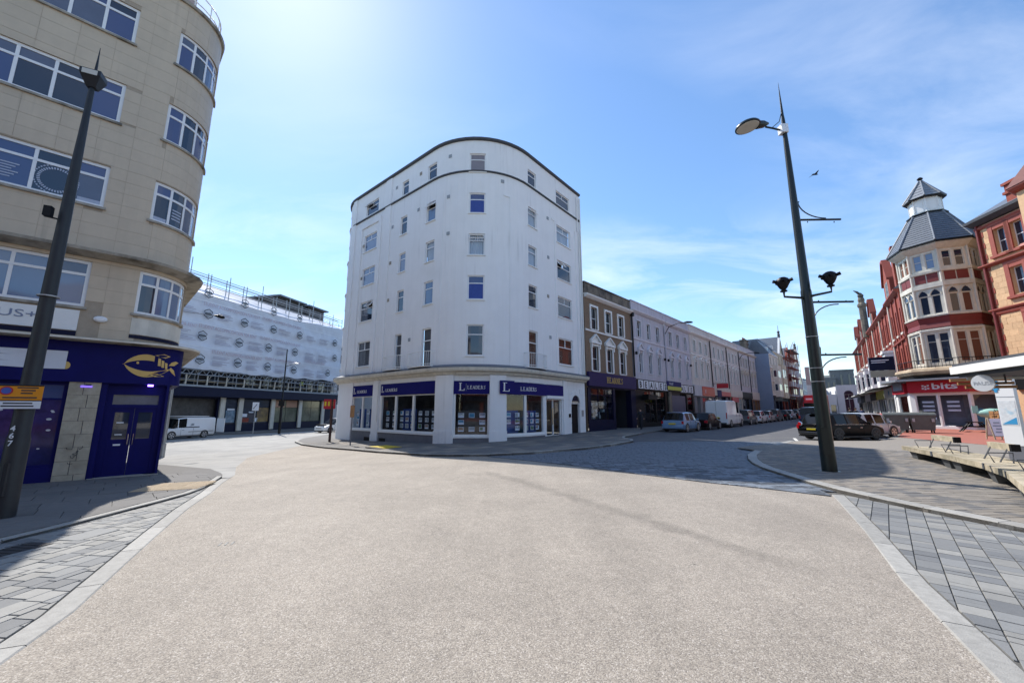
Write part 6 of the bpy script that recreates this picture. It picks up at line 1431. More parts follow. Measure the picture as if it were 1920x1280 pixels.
# ================================================================ NEAR RED AND STONE BUILDING (frame edge)
NP = Path([(44, 31.5), (36.65, 29.2), (34.6, 17.0)]); n0 = NP.c[1]
NB = thing('stone_and_brick_building', 'red terracotta and orange stone building at the right edge above the kiosk', 'building', (37, 25, .1))
hs = [(n0 + 1.15, n0 + 2.0, 13.3, 15.2), (n0 + 2.3, n0 + 3.15, 13.3, 15.2), (n0 + 1.7, n0 + 2.6, 10.0, 12.0), (n0 + 2.2, n0 + 3.1, 5.4, 8.3), (n0 + 5, n0 + 6, 10, 12), (n0 + 5, n0 + 6, 5.4, 8.3), (n0 + 8, n0 + 9, 10, 12), (n0 + 8, n0 + 9, 5.4, 8.3)]
q = MB(); wall(q, NP, 0, NP.L, -.3, 16.2, hs, .35); part('wall', q, M['orange_stone'], NB)
for a, e, c, f in hs:
    window(NB, NP, a, e, c, f, rows=[.5], d=-.28, fw=.06, fm=M['white_plastic'])
    q = MB(); sbox(q, NP, a - .32, a, -.02, .08, c - .1, f + .3); sbox(q, NP, e, e + .32, -.02, .08, c - .1, f + .3); sbox(q, NP, a - .32, e + .32, -.02, .10, f + .3, f + .55); sbox(q, NP, a, e, -.02, .06, f, f + .3); sbox(q, NP, a - .4, e + .4, -.02, .2, c - .28, c - .1); part('window_surround', q, M['red_terracotta'], NB)
q = MB()
for k in range(26):
    z = 4.6 + k * .45; l = .42 if k % 2 else .26
    if z < 16: sbox(q, NP, n0 + .003, n0 + l, -.02, .04, z, z + .42)
part('quoin', q, M['red_terracotta'], NB, kind='stuff')
sr = random.Random(9); z = 5.3
while z < 15.5:
    st = n0 + .45 - (.31 if int(z / .45) % 2 else 0)
    while st < n0 + 4.9:
        a, e = max(st + .006, n0 + .44), st + .614
        for (ha, he, hc, hf) in hs:
            if a < he + .34 and e > ha - .34 and z < hf + .57 and z + .44 > hc - .3:
                opt = [(a, min(e, ha - .34)), (max(a, he + .34), e)]; a, e = max(opt, key=lambda q_: q_[1] - q_[0])
        if e - a > .08: q = MB(); sbox(q, NP, a, e, -.01, .022 + sr.uniform(-.006, .006), z + .006, z + .444); part('stone', q, mat('orange_stone_block', (.60, .385, .21), .75, .12, 6, .25, 40, dirt=.12), NB)
        st += .62
    z += .45
q = MB()
for z, d in ((12.5, .30), (9.0, .24), (8.75, .12), (5.0, .2), (15.55, .15)): sprof(q, NP, 0, NP.L, [(-.02, z), (d * .6, z + .03), (d, z + .16), (d, z + .24), (-.02, z + .3)])
part('string_course', q, M['red_terracotta'], NB)
q = MB(); sprof(q, NP, 0, NP.L, [(-.02, 15.9), (.2, 15.95), (.55, 16.2), (.58, 16.4), (-.02, 16.45)]); part('eaves', q, M['dark_trim'], NB)
q = MB(); q.add([NP.at(0, .5, 16.4), NP.at(n0, .5, 16.4), NP.at(NP.L, .5, 16.4), (44, 18, 16.4), (41, 28, 19.5), (40, 19, 19.5)], [(0, 1, 4), (1, 2, 5, 4), (2, 3, 5), (3, 0, 4, 5)]); part('roof', q, M['slate'], NB)
q = MB(); sbox(q, NP, n0 + 2.1, n0 + 3.0, -1.2, -.4, 16.2, 18.2); sbox(q, NP, n0 + 2.0, n0 + 3.1, -1.3, -.3, 17.5, 17.7); sbox(q, NP, n0 + 2.0, n0 + 3.1, -1.3, -.3, 18.2, 18.4); part('chimney', q, M['red_brick'], NB)
q = MB(); by = Path([NP.at(n0 + 3.5, 0)[:2], NP.at(n0 + 4.1, .9)[:2], NP.at(n0 + 5.9, .9)[:2], NP.at(n0 + 6.5, 0)[:2]]); wall(q, by, 0, by.L, 12.8, 16.9, [(by.c[1] + .3, by.c[2] - .3, 13.4, 15.6), (.25, by.c[1] - .2, 13.4, 15.6)], .2); bo = part('dormer_bay', q, M['orange_stone'], NB)
for a, e in ((by.c[1] + .3, by.c[2] - .3), (.25, by.c[1] - .2)): window(bo, by, a, e, 13.4, 15.6, rows=[.5], d=-.12)
q = MB(); sprof(q, by, 0, by.L, [(-.02, 16.6), (.2, 16.7), (.35, 16.9), (.35, 17.0), (-.02, 17.0)]); sprof(q, by, 0, by.L, [(-.02, 12.7), (.4, 12.75), (.3, 12.95), (-.02, 13.0)]); part('bay_moulding', q, M['red_terracotta'], bo)
q = MB(); c = NP.at(n0 + 5, 0); q.add([by.at(t, .4, 17.0) for t in by.c] + [(c[0], c[1], 19.4)], [(0, 1, 4), (1, 2, 4), (2, 3, 4)]); part('bay_roof', q, mat('dark_clay_roof', (.13, .035, .028), .75, .2, 5), bo)
q = MB()
for s in (n0 - .25, n0 + .12): q.tube([NP.at(s, .12, 4.0), NP.at(s, .12, 16)], .09, 6)
part('drainpipe', q, M['dark_red'], NB)
q = MB(); sbox(q, NP, n0 + .5, NP.L, .02, .2, 3.2, 4.2); part('fascia_sign', q, M['black'], NB)
# ================================================================ FAR END OF THE STREET
wa = thing('white_arcade', 'low white building with three tall round-arched windows at the street end', 'building', (74, 86, .5))
WAp = Path([(70.3, 86.2), (78.6, 82.0)]); q = MB(); hs = [(1.2 + 2.6 * k, 2.8 + 2.6 * k, 1.2, 5.2) for k in range(3)]; wall(q, WAp, 0, WAp.L, -1, 7.2, hs, .3)
q.prism([WAp.at(0, -.4)[:2], WAp.at(WAp.L, -.4)[:2], (83, 90), (75, 95)], -1, 6.9); part('wall', q, M['white_render'], wa)
for a, e, c, f in hs:
    window(wa, WAp, a, e, c, f, cols=[.5], rows=[.75], d=-.15); q = MB(); cc = (a + e) / 2
    q.add([WAp.at(cc + .8 * math.cos(math.pi * i / 10), .01, 5.2 + .8 * math.sin(math.pi * i / 10)) for i in range(11)], [tuple(range(11))]); part('arch_pane', q, M['glass'], wa)
wl2 = thing('white_low_building', 'low plain white shop block left of the arcaded white building', 'building', (68, 87, .5))
q = MB(); WL = Path([(65.4, 85.6), (70.2, 86.3)]); wall(q, WL, 0, WL.L, -1, 5.2, [(1 + 2.2 * k, 2.4 + 2.2 * k, .8, 3.0) for k in range(2)], .2); q.prism([WL.at(0, -.3)[:2], WL.at(WL.L, -.3)[:2], (73, 94), (68, 95)], -1, 5.0); part('wall', q, M['white_render'], wl2)
for k in range(2): window(wl2, WL, 1 + 2.2 * k, 2.4 + 2.2 * k, .8, 3.0, d=-.1)
for i, (x, y, w_, dp, h, lb) in enumerate([(167, 200, 9.4, 12, 21.5, 'broad dark grey concrete tower closing the street, taller of the pair'), (159.5, 200, 6.5, 10, 17.5, 'lower grey concrete tower left of the taller one')]):
    t = thing('tower_block', lb, 'building', (x, y, 1)); q = MB(); q.obox((x, y), (.80, -.6), -w_ / 2, w_ / 2, 0, dp, 0, h); q.obox((x, y), (.80, -.6), -w_ / 2 - .2, w_ / 2 + .2, -.2, dp + .2, h, h + .8); part('tower', q, M['tower_grey'], t)
    for k in range(3):
        q = MB(); q.obox((x, y), (.80, -.6), -w_ / 2 + .8 + k * w_ / 3, -w_ / 2 + 1.6 + k * w_ / 3, -.15, 0, 3, h - 1.5); part('window_strip', q, M['glass'], t)
    if i == 0: q = MB(); q.obox((x, y), (.80, -.6), -w_ / 2 - 5, -w_ / 2 + 3, 2, 8, 17, 19.8); part('link_block', q, M['off_white'], t)
bp = thing('banner_post', 'tall white banner post far down the street beside the big lamp column', 'post', (52.6, 70.3, .5)); q = MB(); q.obox((52.6, 70.3), (.8, -.6), -.33, .33, -.1, .1, .4, 6.2); part('white_panel', q, M['white_paint'], bp)
q = MB(); q.obox((52.6, 70.3), (.8, -.6), -.33, .33, -.1, .1, 6.21, 9.4); part('upper_panel', q, mat('pale_pink_panel', (.55, .42, .38), .6, .1, 3), bp)
# ================================================================ UNSEEN BUILDINGS BEHIND THE CAMERA (added for the glass to reflect)
for i, (x0, x1, y, h, m, lb) in enumerate([(-34, -9, -17, 13.5, 'cream', 'unseen cream block behind the camera, added for the estate agent glass to reflect'), (-8, 13, -19, 11.0, 'red_brick', 'unseen red brick block behind the camera, added for the jeweller glass to reflect'), (14, 36, -15, 14.5, 'off_white', 'unseen off-white block behind the camera, added for the car windows to reflect')]):
    t = thing('unseen_reflection_block', lb, 'building', ((x0 + x1) / 2, y, 0)); P = Path([(x1, y), (x0, y)]); hs = []
    n = int((x1 - x0) / 3.2); w_ = (x1 - x0) / n
    for f in range(int((h - 4.5) / 3)):
        for k in range(n): c = w_ * (k + .5); hs.append((c - .6, c + .6, 4.8 + 3 * f, 6.8 + 3 * f))
    sh_ = [(w_ * k + .3, w_ * (k + 1) - .3, .5, 3.1) for k in range(n)]
    q = MB(); wall(q, P, 0, P.L, -.5, h, hs + sh_, .2); part('wall', q, M[m], t)
    for a, e, c, f in hs: window(t, P, a, e, c, f, rows=[.5], d=-.12)
    for a, e, c, f in sh_: window(t, P, a, e, c, f, d=-.12, fm=M['black'], name='shop_window')
    q = MB(); sbox(q, P, .1, P.L - .1, 0, .2, 3.3, 4.2); part('fascia_sign', q, M['navy_dark'], t)
    q = MB(); sprof(q, P, 0, P.L, [(-.1, h), (.35, h), (.4, h + .3), (-.1, h + .35)]); part('cornice', q, M['dirty_concrete'], t)
    q = MB(); q.prism([(x0, y - .3), (x0, y - 9), (x1, y - 9), (x1, y - .3)], -.5, h - .3); part('rear_block', q, M[m], t)
# ================================================================ STREET FURNITURE
# ---- tall lamp column on the right
LX, LY = 8.47, 10.97; lz = G(LX, LY) + .085; LK = .93
LM = thing('street_lamp', 'very tall dark green lamp column with disc lantern and spike, on the right pavement', 'street lamp', (LX, LY, lz))
q = MB(); prof = [(.205, 0), (.20, .3), (.175, 3.0), (.155, 5.2), (.155, 5.35), (.14, 5.4), (.115, 8.0), (.085, 10.2), (.06, 11.3), (.045, 11.5), (.004, 12.75)]
q.lathe([(r * .85, lz + h * LK) for r, h in prof], (LX, LY), 20); part('column', q, M['lamp_green'], LM, 40)
q = MB()
for h in (2.55, 2.95, 3.9): q.lathe([(.178 - .006 * h, lz + h * LK), (.178 - .006 * h, lz + h * LK + .02)], (LX, LY), 16)
part('band', q, M['steel'], LM, 40)
q = MB(); q.obox((LX, LY), (.6, -.8), -.02, .02, -.2, .2, lz + .4, lz + 1.1) if False else None; q.lathe([(.23, lz - .01), (.23, lz + .012)], (LX, LY), 20); part('base_plate', q, M['lamp_green'], LM)
def P3(dx, h, dy=0): return (LX + dx * LK, LY + dy * LK, lz + h * LK)
q = MB(); q.tube([P3(0, 10.9), P3(-.35, 11.0), P3(-.62, 11.06)], .028, 6); q.tube([P3(-.04, 11.55), P3(-.14, 11.25), P3(-.40, 11.03)], .012, 5); part('lantern_arm', q, M['lamp_green'], LM)
def disc_head(parent, c, ang, tilt, r=.43):
    mtx = Matrix.Translation(c) @ Matrix.Rotation(ang, 4, 'Z') @ Matrix.Rotation(tilt, 4, 'Y')
    def tr(mb): mb.v = [tuple(mtx @ Vector(v)) for v in mb.v]; return mb
    q = MB(); q.lathe([(.05, .13), (.22, .11), (r * .9, .05), (r, 0), (r, -.03), (r - .03, -.04)], (0, 0), 24); h = part('lantern', tr(q), M['lamp_green'], parent, 40)
    q = MB(); q.lathe([(r - .035, -.035), (r - .05, -.055), (.1, -.06)], (0, 0), 24); part('lens', tr(q), M['lamp_lens'], h, 40)
    q = MB(); q.tube([(r - .05, 0, .02), (r + .15, 0, .02), (r + .32, 0, .03)], [.13, .11, .03], 10); part('gear_housing', tr(q), M['lamp_green'], h, 40)
disc_head(LM, Vector(P3(-1.22, 11.08)), 0, R(-6), r=.35)
q = MB(); q.obox((LX, LY), (1, 0), -.14, .06, -.10, .10, lz + 10.05, lz + 10.33); part('junction_box', q, M['white_plastic'], LM)
for h, up_ in ((7.72, 1), (5.0, -1), (3.36, -1)):
    q = MB(); L_ = 1.42; q.tube([P3(.1, h), P3(L_, h + .02)], .03, 6)
    for k in (.35, 1.2): q.tube([P3(k, h - .05 if up_ > 0 else h), P3(k, h - .09 if up_ > 0 else h + .06)], .015, 5)
    a = part('banner_arm', q, M['lamp_green'], LM)
    q = MB(); q.tube([P3(.12 + .83 * (1 - math.cos(t * math.pi / 2)), h + up_ * (.62 - .56 * math.sin(t * math.pi / 2))) for t in [i / 9 for i in range(10)]] if True else [], .018, 5); q.tube([P3(.08, h + up_ * .62), P3(.16, h + up_ * .62)], .02, 5); part('curved_brace', q, M['lamp_green'], a)
for sx in (-1, 1):
    dy = -.05 if sx < 0 else -.45
    e = P3(sx * .72 if sx < 0 else .42, 5.16 if sx < 0 else 5.20, dy); q = MB(); q.tube([P3(0, 5.15), (e[0] * .3 + LX * .7, e[1] * .3 + LY * .7, e[2] - .02), e, (e[0], e[1], e[2] + .14)], [.06, .035, .03, .03], 6); ar = part('floodlight_arm', q, M['lamp_green'], LM)
    c = (e[0], e[1]); z = e[2] + .14; q = MB(); q.lathe([(.03, z), (.09, z + .01), (.09, z + .04), (.05, z + .06), (.10, z + .12), (.15, z + .22), (.17, z + .30), (.15, z + .38), (.08, z + .43), (.02, z + .44)], c, 12); fl_ = part('floodlight', q, M['black'], ar, 40)
    q = MB()
    for k in range(5):
        t = 2 * math.pi * k / 5 + .35; q.tube([(c[0] + .13 * math.cos(t), c[1] + .13 * math.sin(t), z + .30), (c[0] + .25 * math.cos(t), c[1] + .25 * math.sin(t), z + .33)], [.045, .05], 8)
    part('spot', q, M['black'], fl_)
q = MB(); q.tube([P3(.12, 3.2), P3(.16, 3.6), P3(.15, 3.4)], .05, 6); part('clamp', q, M['black'], LM)
# ---- shorter lamp on the left with the parking notice
KX, KY = -8.02, 6.6; kz = G(KX, KY) + .06
KM = thing('street_lamp', 'leaner dark lamp post at the left edge carrying an orange parking notice', 'street lamp', (KX, KY, kz))
q = MB(); q.lathe([(r, kz + h) for r, h in [(.142, -.05), (.136, 1.2), (.118, 1.3), (.104, 3.0), (.078, 5.5), (.045, 7.4), (.04, 7.8)]], (KX, KY), 16); part('column', q, M['lamp_grey'], KM, 40)
q = MB(); vu = Vector((.9, .43, 0)); c = Vector((KX, KY, kz + 7.72)); f2 = Vector((.43, -.9, 0))
lo = [c + vu * a * .07 + f2 * b_ * .06 for a, b_ in ((-1, -1), (1, -1), (1, 1), (-1, 1))]; hi = [c + vu * a * .15 + f2 * (b_ * .13 + .03) + Vector((0, 0, .20)) for a, b_ in ((-1, -1), (1, -1), (1, 1), (-1, 1))]; hh = [c + vu * a * .15 + f2 * (b_ * .13 + .03) + Vector((0, 0, .30)) for a, b_ in ((-1, -1), (1, -1), (1, 1), (-1, 1))]
q.hexa(lo + hi); q.hexa([p + Vector((0, 0, .001)) for p in hi] + hh); hd = part('lantern', q, M['lamp_grey'], KM)
q = MB(); q.quad(*[c + vu * a * .11 + f2 * (.172) + Vector((0, 0, .22 + b_ * .0)) + Vector((0, 0, z)) for a, b_, z in ((-1, 0, -.04), (1, 0, -.04), (1, 0, .06), (-1, 0, .06))]); part('lens', q, M['lamp_lens'], hd)
q = MB(); q.lathe([(.03, kz + 7.9), (.025, kz + 8.05), (.004, kz + 8.62)], (KX, KY), 8); part('spike', q, M['lamp_grey'], KM)
q = MB(); q.obox((KX, KY), (.9, .43), -.2, -.1, -.2, -.1, kz + 5.0, kz + 5.18); q.tube([(KX, KY, kz + 5.02), (KX - .16, KY - .18, kz + 5.02)], .015, 5); part('photocell', q, M['black'], KM)
q = MB()
for h in (3.6, 1.95, 1.70): q.lathe([(.14, kz + h), (.14, kz + h + .02)], (KX, KY), 14)
part('band', q, M['steel'], KM)
su = Vector((.92, .39, 0)).normalized(); sn = Vector((su.y, -su.x, 0)); so = Vector((KX, KY, 0)) + sn * .16
def plate(name, x0, x1, z0, z1, m, par, d=.0, t=.004):
    q = MB(); a = so + sn * d
    pts = [a + su * x0, a + su * x1]; q.hexa([Vector((p.x, p.y, z)) + sn * o for z in (z0, z1) for p, o in ((pts[0], 0), (pts[1], 0), (pts[1], t), (pts[0], t))]); return part(name, q, m, par)
pl = plate('notice_plate', -.28, .26, 1.86, 2.11, M['orange'], KM); pw = plate('notice_plate', -.28, .26, 1.735, 1.855, M['paper'], KM)
plate('notice_border', -.28, .26, 2.095, 2.112, M['black'], pl, .004, .002); plate('notice_border', -.28, .26, 1.86, 1.872, M['black'], pl, .004, .002)
def disc(name, x, z, r, m, par, d):
    q = MB(); a = so + sn * d; q.add([a + su * (x + r * 1.15 * math.cos(2 * math.pi * i / 20)) + Vector((0, 0, z + r * math.sin(2 * math.pi * i / 20))) for i in range(20)], [tuple(range(20))]); return part(name, q, m, par)
disc('roundel', -.17, 2.02, .07, M['red_sign'], pl, .006); disc('roundel', -.17, 2.02, .052, mat('sign_blue', (.05, .10, .42), .4, 0), pl, .008)
for k, (x0, x1, z) in enumerate([(-.05, .2, 2.06), (-.0, .17, 2.015), (.0, .14, 1.97), (-.2, .2, 1.90)]): plate('notice_print', x0, x1, z, z + .022, M['ink_black'], pl, .005, .001)
for k, (x0, x1, z) in enumerate([(-.18, .16, 1.81), (-.2, .18, 1.765)]): plate('notice_print', x0, x1, z, z + .022, M['ink_black'], pw, .005, .001)
q = MB(); q.tube([Vector((KX, KY, kz + h)) + sn * .125 for h in (.35, .85)], .045, 6); part('access_door', q, M['lamp_grey'], KM)
q = MB(); q.hexa([Vector((LX, LY, lz + h)) + Vector((-.6, -.8, 0)) * o + Vector((.8, -.6, 0)) * w_ for h in (.45, 1.15) for o, w_ in ((.16, -.07), (.16, .07), (.20, .07), (.20, -.07))]); part('access_door', q, M['lamp_green'], LM)
for k, ch in enumerate('467'): text('number', ch, Vector((KX, KY, kz + 1.35 - .115 * k)) + sn * .168 - su * .03, su, .085, M['paper'], KM, ext=.002, bold=.02)
# ---- bench: curving timber platform on cast feet
BF = [(7.6, 6.1), (8.7, 7.15), (9.94, 8.33), (10.9, 9.55), (11.75, 10.95), (12.6, 12.45), (13.45, 14.1)]
BPp = Path(BF)                                    # near->far, right-hand side is the far side (+d)
gb = G(11, 10) + .085
BN = thing('bench', 'long curving slatted timber bench platform with steel armrests and log backrests', 'bench', (11, 10.2, gb))
sz = gb + .40
cuts = [0, 1.55, 3.1, 4.65, 6.2, 7.75, BPp.L]
brn = random.Random(12)
for i in range(len(cuts) - 1):
    for k in range(6):
        q = MB(); sbox(q, BPp, cuts[i] + .006 + brn.uniform(0, .006), cuts[i+1] - .006, .02 + k * .155, .02 + k * .155 + .148, sz - (.13 if k == 0 else .07) + brn.uniform(-.004, .004), sz + brn.uniform(-.006, .006)); part('plank', q, M['timber'], BN)
q = MB()
for c in (3.1, 4.65, 7.75): sbox(q, BPp, c - .06, c + .06, .005, .03, sz - .125, sz + .004)
part('joint_plate', q, M['dark_trim'], BN)
q = MB(); sbox(q, BPp, .02, BPp.L - .05, .19, .24, sz - .16, sz - .072); sbox(q, BPp, .02, BPp.L - .05, .82, .86, sz - .16, sz - .072); part('bearer', q, M['dark_trim'], BN)
for c in (1.2, 2.1, 2.7, 4.6, 6.5, 7.15, 9.35):
    q = MB(); a = [BPp.at(c + s_, d, gb + z) for z, w_ in ((-.02, .17), (.325, .27)) for s_, d in ((-w_, .07 + (.27 - w_) * .8), (w_, .07 + (.27 - w_) * .8), (w_, .80), (-w_, .80))]; q.hexa(a); part('foot', q, M['bench_foot'], BN)
def backrest(c, L_):
    q = MB(); sbox(q, BPp, c, c + L_, .60, .74, sz + .27, sz + .42); bk = part('backrest', q, M['timber'], BN)
    q = MB(); sbox(q, BPp, c - .09, c - .001, .595, .745, sz + .265, sz + .425); part('end_cap', q, M['black'], bk)
    for s_ in (.12, L_ - .15):
        q = MB(); q.tube([BPp.at(c + s_, .45, sz), BPp.at(c + s_, .60, sz + .30), BPp.at(c + s_, .74, sz + .26)], .016, 4); part('bracket', q, M['dark_trim'], bk)
def hoop(c):
    q = MB(); q.tube([BPp.at(c, .30, sz), BPp.at(c - .02, .22, sz + .22), BPp.at(c, .62, sz + .23), BPp.at(c, .60, sz)], .016, 4); part('armrest', q, M['dark_trim'], BN)
backrest(8.0, 1.35); backrest(5.05, 1.05); backrest(1.6, 1.1)
for c in (1.4, 3.3, 5.0, 7.2, 7.65, 9.5): hoop(c)
# ---- kiosk canopy at the frame edge
KA, KB = Vector((13.53, 12.19)), Vector((11.2, 6.6)); kd = (KA - KB).normalized(); kn = Vector((kd.y, -kd.x))
KS = thing('kiosk', 'kiosk with a broad flat white-edged roof and timber slats at the right edge', 'kiosk', (15.5, 9, .1))
kc = lambda a, b_: tuple(KA - kd * a + kn * b_)
q = MB(); q.prism([kc(0, 0), kc(6, 0), kc(6, 4.2), kc(0, 4.2)], 2.80, 3.02); part('roof', q, M['white_paint'], KS)
q = MB(); q.prism([kc(.05, .05), kc(5.9, .05), kc(5.9, 4.1), kc(.05, 4.1)], 3.021, 3.10); part('roof_felt', q, M['dark_trim'], KS)
q = MB(); q.prism([kc(.12, .12), kc(5.9, .12), kc(5.9, 4.1), kc(.12, 4.1)], 2.70, 2.799); part('soffit', q, M['dark_trim'], KS)
q = MB(); q.prism([kc(.35, .9), kc(5.9, .9), kc(5.9, 4.0), kc(.35, 4.0)], -.1, 2.69); part('wall', q, M['plinth_grey'], KS) if False else None
for k in range(3):
    q = MB(); s_ = Vector((14.05 + .1 * k, 12.35 + .03 * k)); q.obox(s_, (.93, -.36), -.30 + .12 * k, 1.1, -.03, .03, 2.38 + .11 * (2 - k), 2.38 + .11 * (2 - k) + .085); part('slat', q, M['timber_brown'], KS)
q = MB(); q.obox((15.4, 9.2), (kd.x, kd.y), -2.5, 1.0, -2.0, .0, .05, 2.69); part('body', q, M['plinth_grey'], KS)
q = MB(); q.obox(Vector((13.75, 11.95)), (.93, -.36), 0, 3, -.04, .04, 2.62, 2.69); part('soffit_trim', q, M['white_paint'], KS)
for a, b_ in ((5.5, .3), (.4, 3.6)):
    q = MB(); p = kc(a, b_); q.lathe([(.05, .05), (.05, 2.7)], p, 8); part('post', q, M['steel'], KS)
ps = thing('hanging_sign', 'round white hanging sign lettered PAUSE under the kiosk roof', 'sign', (13.02, 11.12, 2.45)); su2 = Vector((.3, -.95, 0)).normalized(); sn2 = Vector((su2.y, -su2.x, 0))
cc = Vector((13.25, 11.15, 2.47)); q = MB(); vs = [cc + su2 * .235 * math.cos(2 * math.pi * i / 28) + Vector((0, 0, .235 * math.sin(2 * math.pi * i / 28))) for i in range(28)]
q.add([v + sn2 * .03 for v in vs] + [v - sn2 * .03 for v in vs], [tuple(range(28)), tuple(range(28, 56))] + [(i, (i + 1) % 28, 28 + (i + 1) % 28, 28 + i) for i in range(28)]); bd = part('sign_disc', q, M['white_plastic'], ps)
for k, wd in enumerate(('PAUSE',)): text('lettering', wd, cc + sn2 * .032 - su2 * .19 + Vector((0, 0, -.05)), su2, .10, mat('silver_grey_print', (.52, .53, .55), .4, 0), bd, ext=.003, width=.38)
q = MB(); q.tube([cc + su2 * .23, cc - sn2 * .35 + su2 * .3], .02, 6); q.tube([cc - sn2 * .35 + su2 * .3, cc - sn2 * .35 + su2 * .3 + Vector((0, 0, .3))], .02, 6); part('bracket', q, M['dark_trim'], ps)
# ---- map totem
mt = thing('map_totem', 'tall white town map totem with a blue header tab beside the kiosk', 'sign', (16.1, 13.0, .18)); mc = Vector((15.95, 12.9)); mu = (.05, -.9987)
q = MB(); q.obox(mc, mu, -.20, .28, -.06, .06, .62, 2.72); tp = part('panel', q, M['white_plastic'], mt)
q = MB(); q.obox(mc, mu, -.18, .26, -.05, .05, .05, .618); part('base', q, M['plinth_grey'], mt)
q = MB(); q.obox(mc, mu, -.17, .25, -.066, -.061, 1.25, 2.02); part('map', q, M['map_print'], tp)
q = MB(); q.obox(mc, mu, -.25, -.08, -.075, -.061, 2.38, 2.70); q.obox(mc, mu, -.2, -.12, -.074, -.062, 2.3, 2.38); part('header_tab', q, M['cyan_print'], tp)
q = MB()
for z in (2.56, 2.48): q.obox(mc, mu, -.23, -.11, -.080, -.076, z, z + .03)
part('print', q, M['paper'], tp)
q = MB(); q.obox(mc, mu, -.2, .27, -.066, -.061, 2.14, 2.155); part('rule', q, M['ink_grey'], tp)
q = MB(); q.add([Vector((*(mc + Vector(mu) * a + Vector((-mu[1], mu[0])) * -.069), z)) for a, z in ((-.16, 1.28), (.22, 1.28), (.22, 1.5), (.08, 1.42))], [(0, 1, 2, 3)]); part('map_sea', q, M['cyan_print'], tp)
# ---- big wheeled bins
def bin_(x, y, rz, label):
    b = thing('waste_bin', label, 'bin', (x, y, G(x, y) + .09), rz, 'wheeled waste bins by the phone shop')
    q = MB(); q.hexa([(-.55, -.42, .18), (.55, -.42, .18), (.55, .42, .18), (-.55, .42, .18), (-.66, -.50, 1.15), (.66, -.50, 1.15), (.66, .50, 1.15), (-.66, .50, 1.15)]); q.box(-.69, .69, -.53, .53, 1.15, 1.21); lpart('body', q, M['bin'], b)
    q = MB(); q.add([(x_, .54 * math.cos(t), 1.215 + .18 * math.sin(t)) for x_ in (-.68, .68) for t in [math.pi * i / 8 for i in range(9)]], [(i, i + 1, 10 + i, 9 + i) for i in range(8)] + [tuple(range(9)), tuple(range(9, 18))]); lpart('lid', q, M['bin'], b)
    for sx in (-.48, .48):
        for sy in (-.33, .33):
            q = MB(); q.lathe([(.1, sx - .03), (.1, sx + .03)], (sy, .10), 12, axis='x'); lpart('wheel', q, M['tyre'], b)
        q = MB(); q.box(sx - .07, sx + .07, -.59, -.5, .75, .98); lpart('side_bracket', q, M['steel'], b)
    return b
bin_(27.75, 29.1, R(-38), 'grey-green wheeled bin nearest the parked cars'); bin_(28.75, 28.3, R(-36), 'grey-green wheeled bin nearest the phone shop window')
# ---- picnic bench, pavement board, mint coin ride, crates
pb_ = thing('picnic_table', 'black picnic bench outside the phone shop window', 'picnic table', (33.3, 29.0, .19), R(-55))
for x0, x1, z in ((-.38, .38, .74), (-.85, -.6, .44), (.6, .85, .44)):
    q = MB(); n = 4 if x1 - x0 > .5 else 2; w_ = (x1 - x0) / n
    for k in range(n): q = MB(); q.box(x0 + k * w_ + .005, x0 + (k + 1) * w_ - .005, -.9, .9, z - .04, z); lpart('plank', q, M['black'], pb_)
for yy in (-.6, .6):
    q = MB(); q.tube([(-.8, yy, 0), (-.2, yy, .7)], .04, 4); q.tube([(.8, yy, 0), (.2, yy, .7)], .04, 4); q.tube([(-.75, yy, .4), (.75, yy, .4)], .035, 4); lpart('trestle', q, M['black'], pb_)
ab_ = thing('pavement_board', 'pale wooden A-board with white panel outside the shop by the map totem', 'sign board', (26.0, 21.7, .19), R(-20))
for sg in (-1, 1):
    q = MB()
    for x in (-.32, .28): q.hexa([(x, sg * .28, 0), (x + .05, sg * .28, 0), (x + .05, sg * .32, 0), (x, sg * .32, 0), (x, sg * .02, 1.15), (x + .05, sg * .02, 1.15), (x + .05, sg * .06, 1.15), (x, sg * .06, 1.15)])
    q.hexa([(-.33, sg * .24, .16), (.33, sg * .24, .16), (.33, sg * .28, .16), (-.33, sg * .28, .16), (-.33, sg * .22, .22), (.33, sg * .22, .22), (.33, sg * .26, .22), (-.33, sg * .26, .22)])
    lpart('frame', q, M['timber'], ab_); q = MB(); q.hexa([(-.27, sg * .25, .2), (.27, sg * .25, .2), (.27, sg * .27, .2), (-.27, sg * .27, .2), (-.27, sg * .04, 1.1), (.27, sg * .04, 1.1), (.27, sg * .06, 1.1), (-.27, sg * .06, 1.1)]); lpart('panel', q, M['paper'], ab_)
q = MB()
for k, (a, e) in enumerate([(-.15, .1), (-.2, .15), (-.12, .18), (-.18, .05)]):
    z = .85 - .16 * k; y = -.275 + .233 * (z - .2) ; q.hexa([(a, y - .012, z), (e, y - .012, z), (e, y, z), (a, y, z), (a, y + .02, z + .07), (e, y + .02, z + .07), (e, y + .03, z + .07), (a, y + .03, z + .07)])
lpart('chalk_print', q, M['ink_grey'], ab_)
kr = thing('coin_ride', 'mint green child ride on a pale post outside the shop', 'coin ride', (32.2, 26.9, .19), R(-40)); mint = mat('mint_green', (.30, .52, .44), .4, .08, 4)
q = MB(); q.lathe([(.05, -.75), (.22, -.55), (.32, -.1), (.30, .3), (.16, .7), (.05, .8)], (0, 1.35), 12, axis='x'); lpart('body', q, mint, kr, 40)
q = MB(); q.box(-.9, -.62, -.06, .06, 1.35, 1.85); q.box(-.2, .2, -.8, .8, 1.2, 1.27); lpart('fin', q, mint, kr)
q = MB(); q.lathe([(.24, -.1), (.24, .1)], (.55, 1.5), 14, axis='y'); lpart('wheel', q, M['lead'], kr)
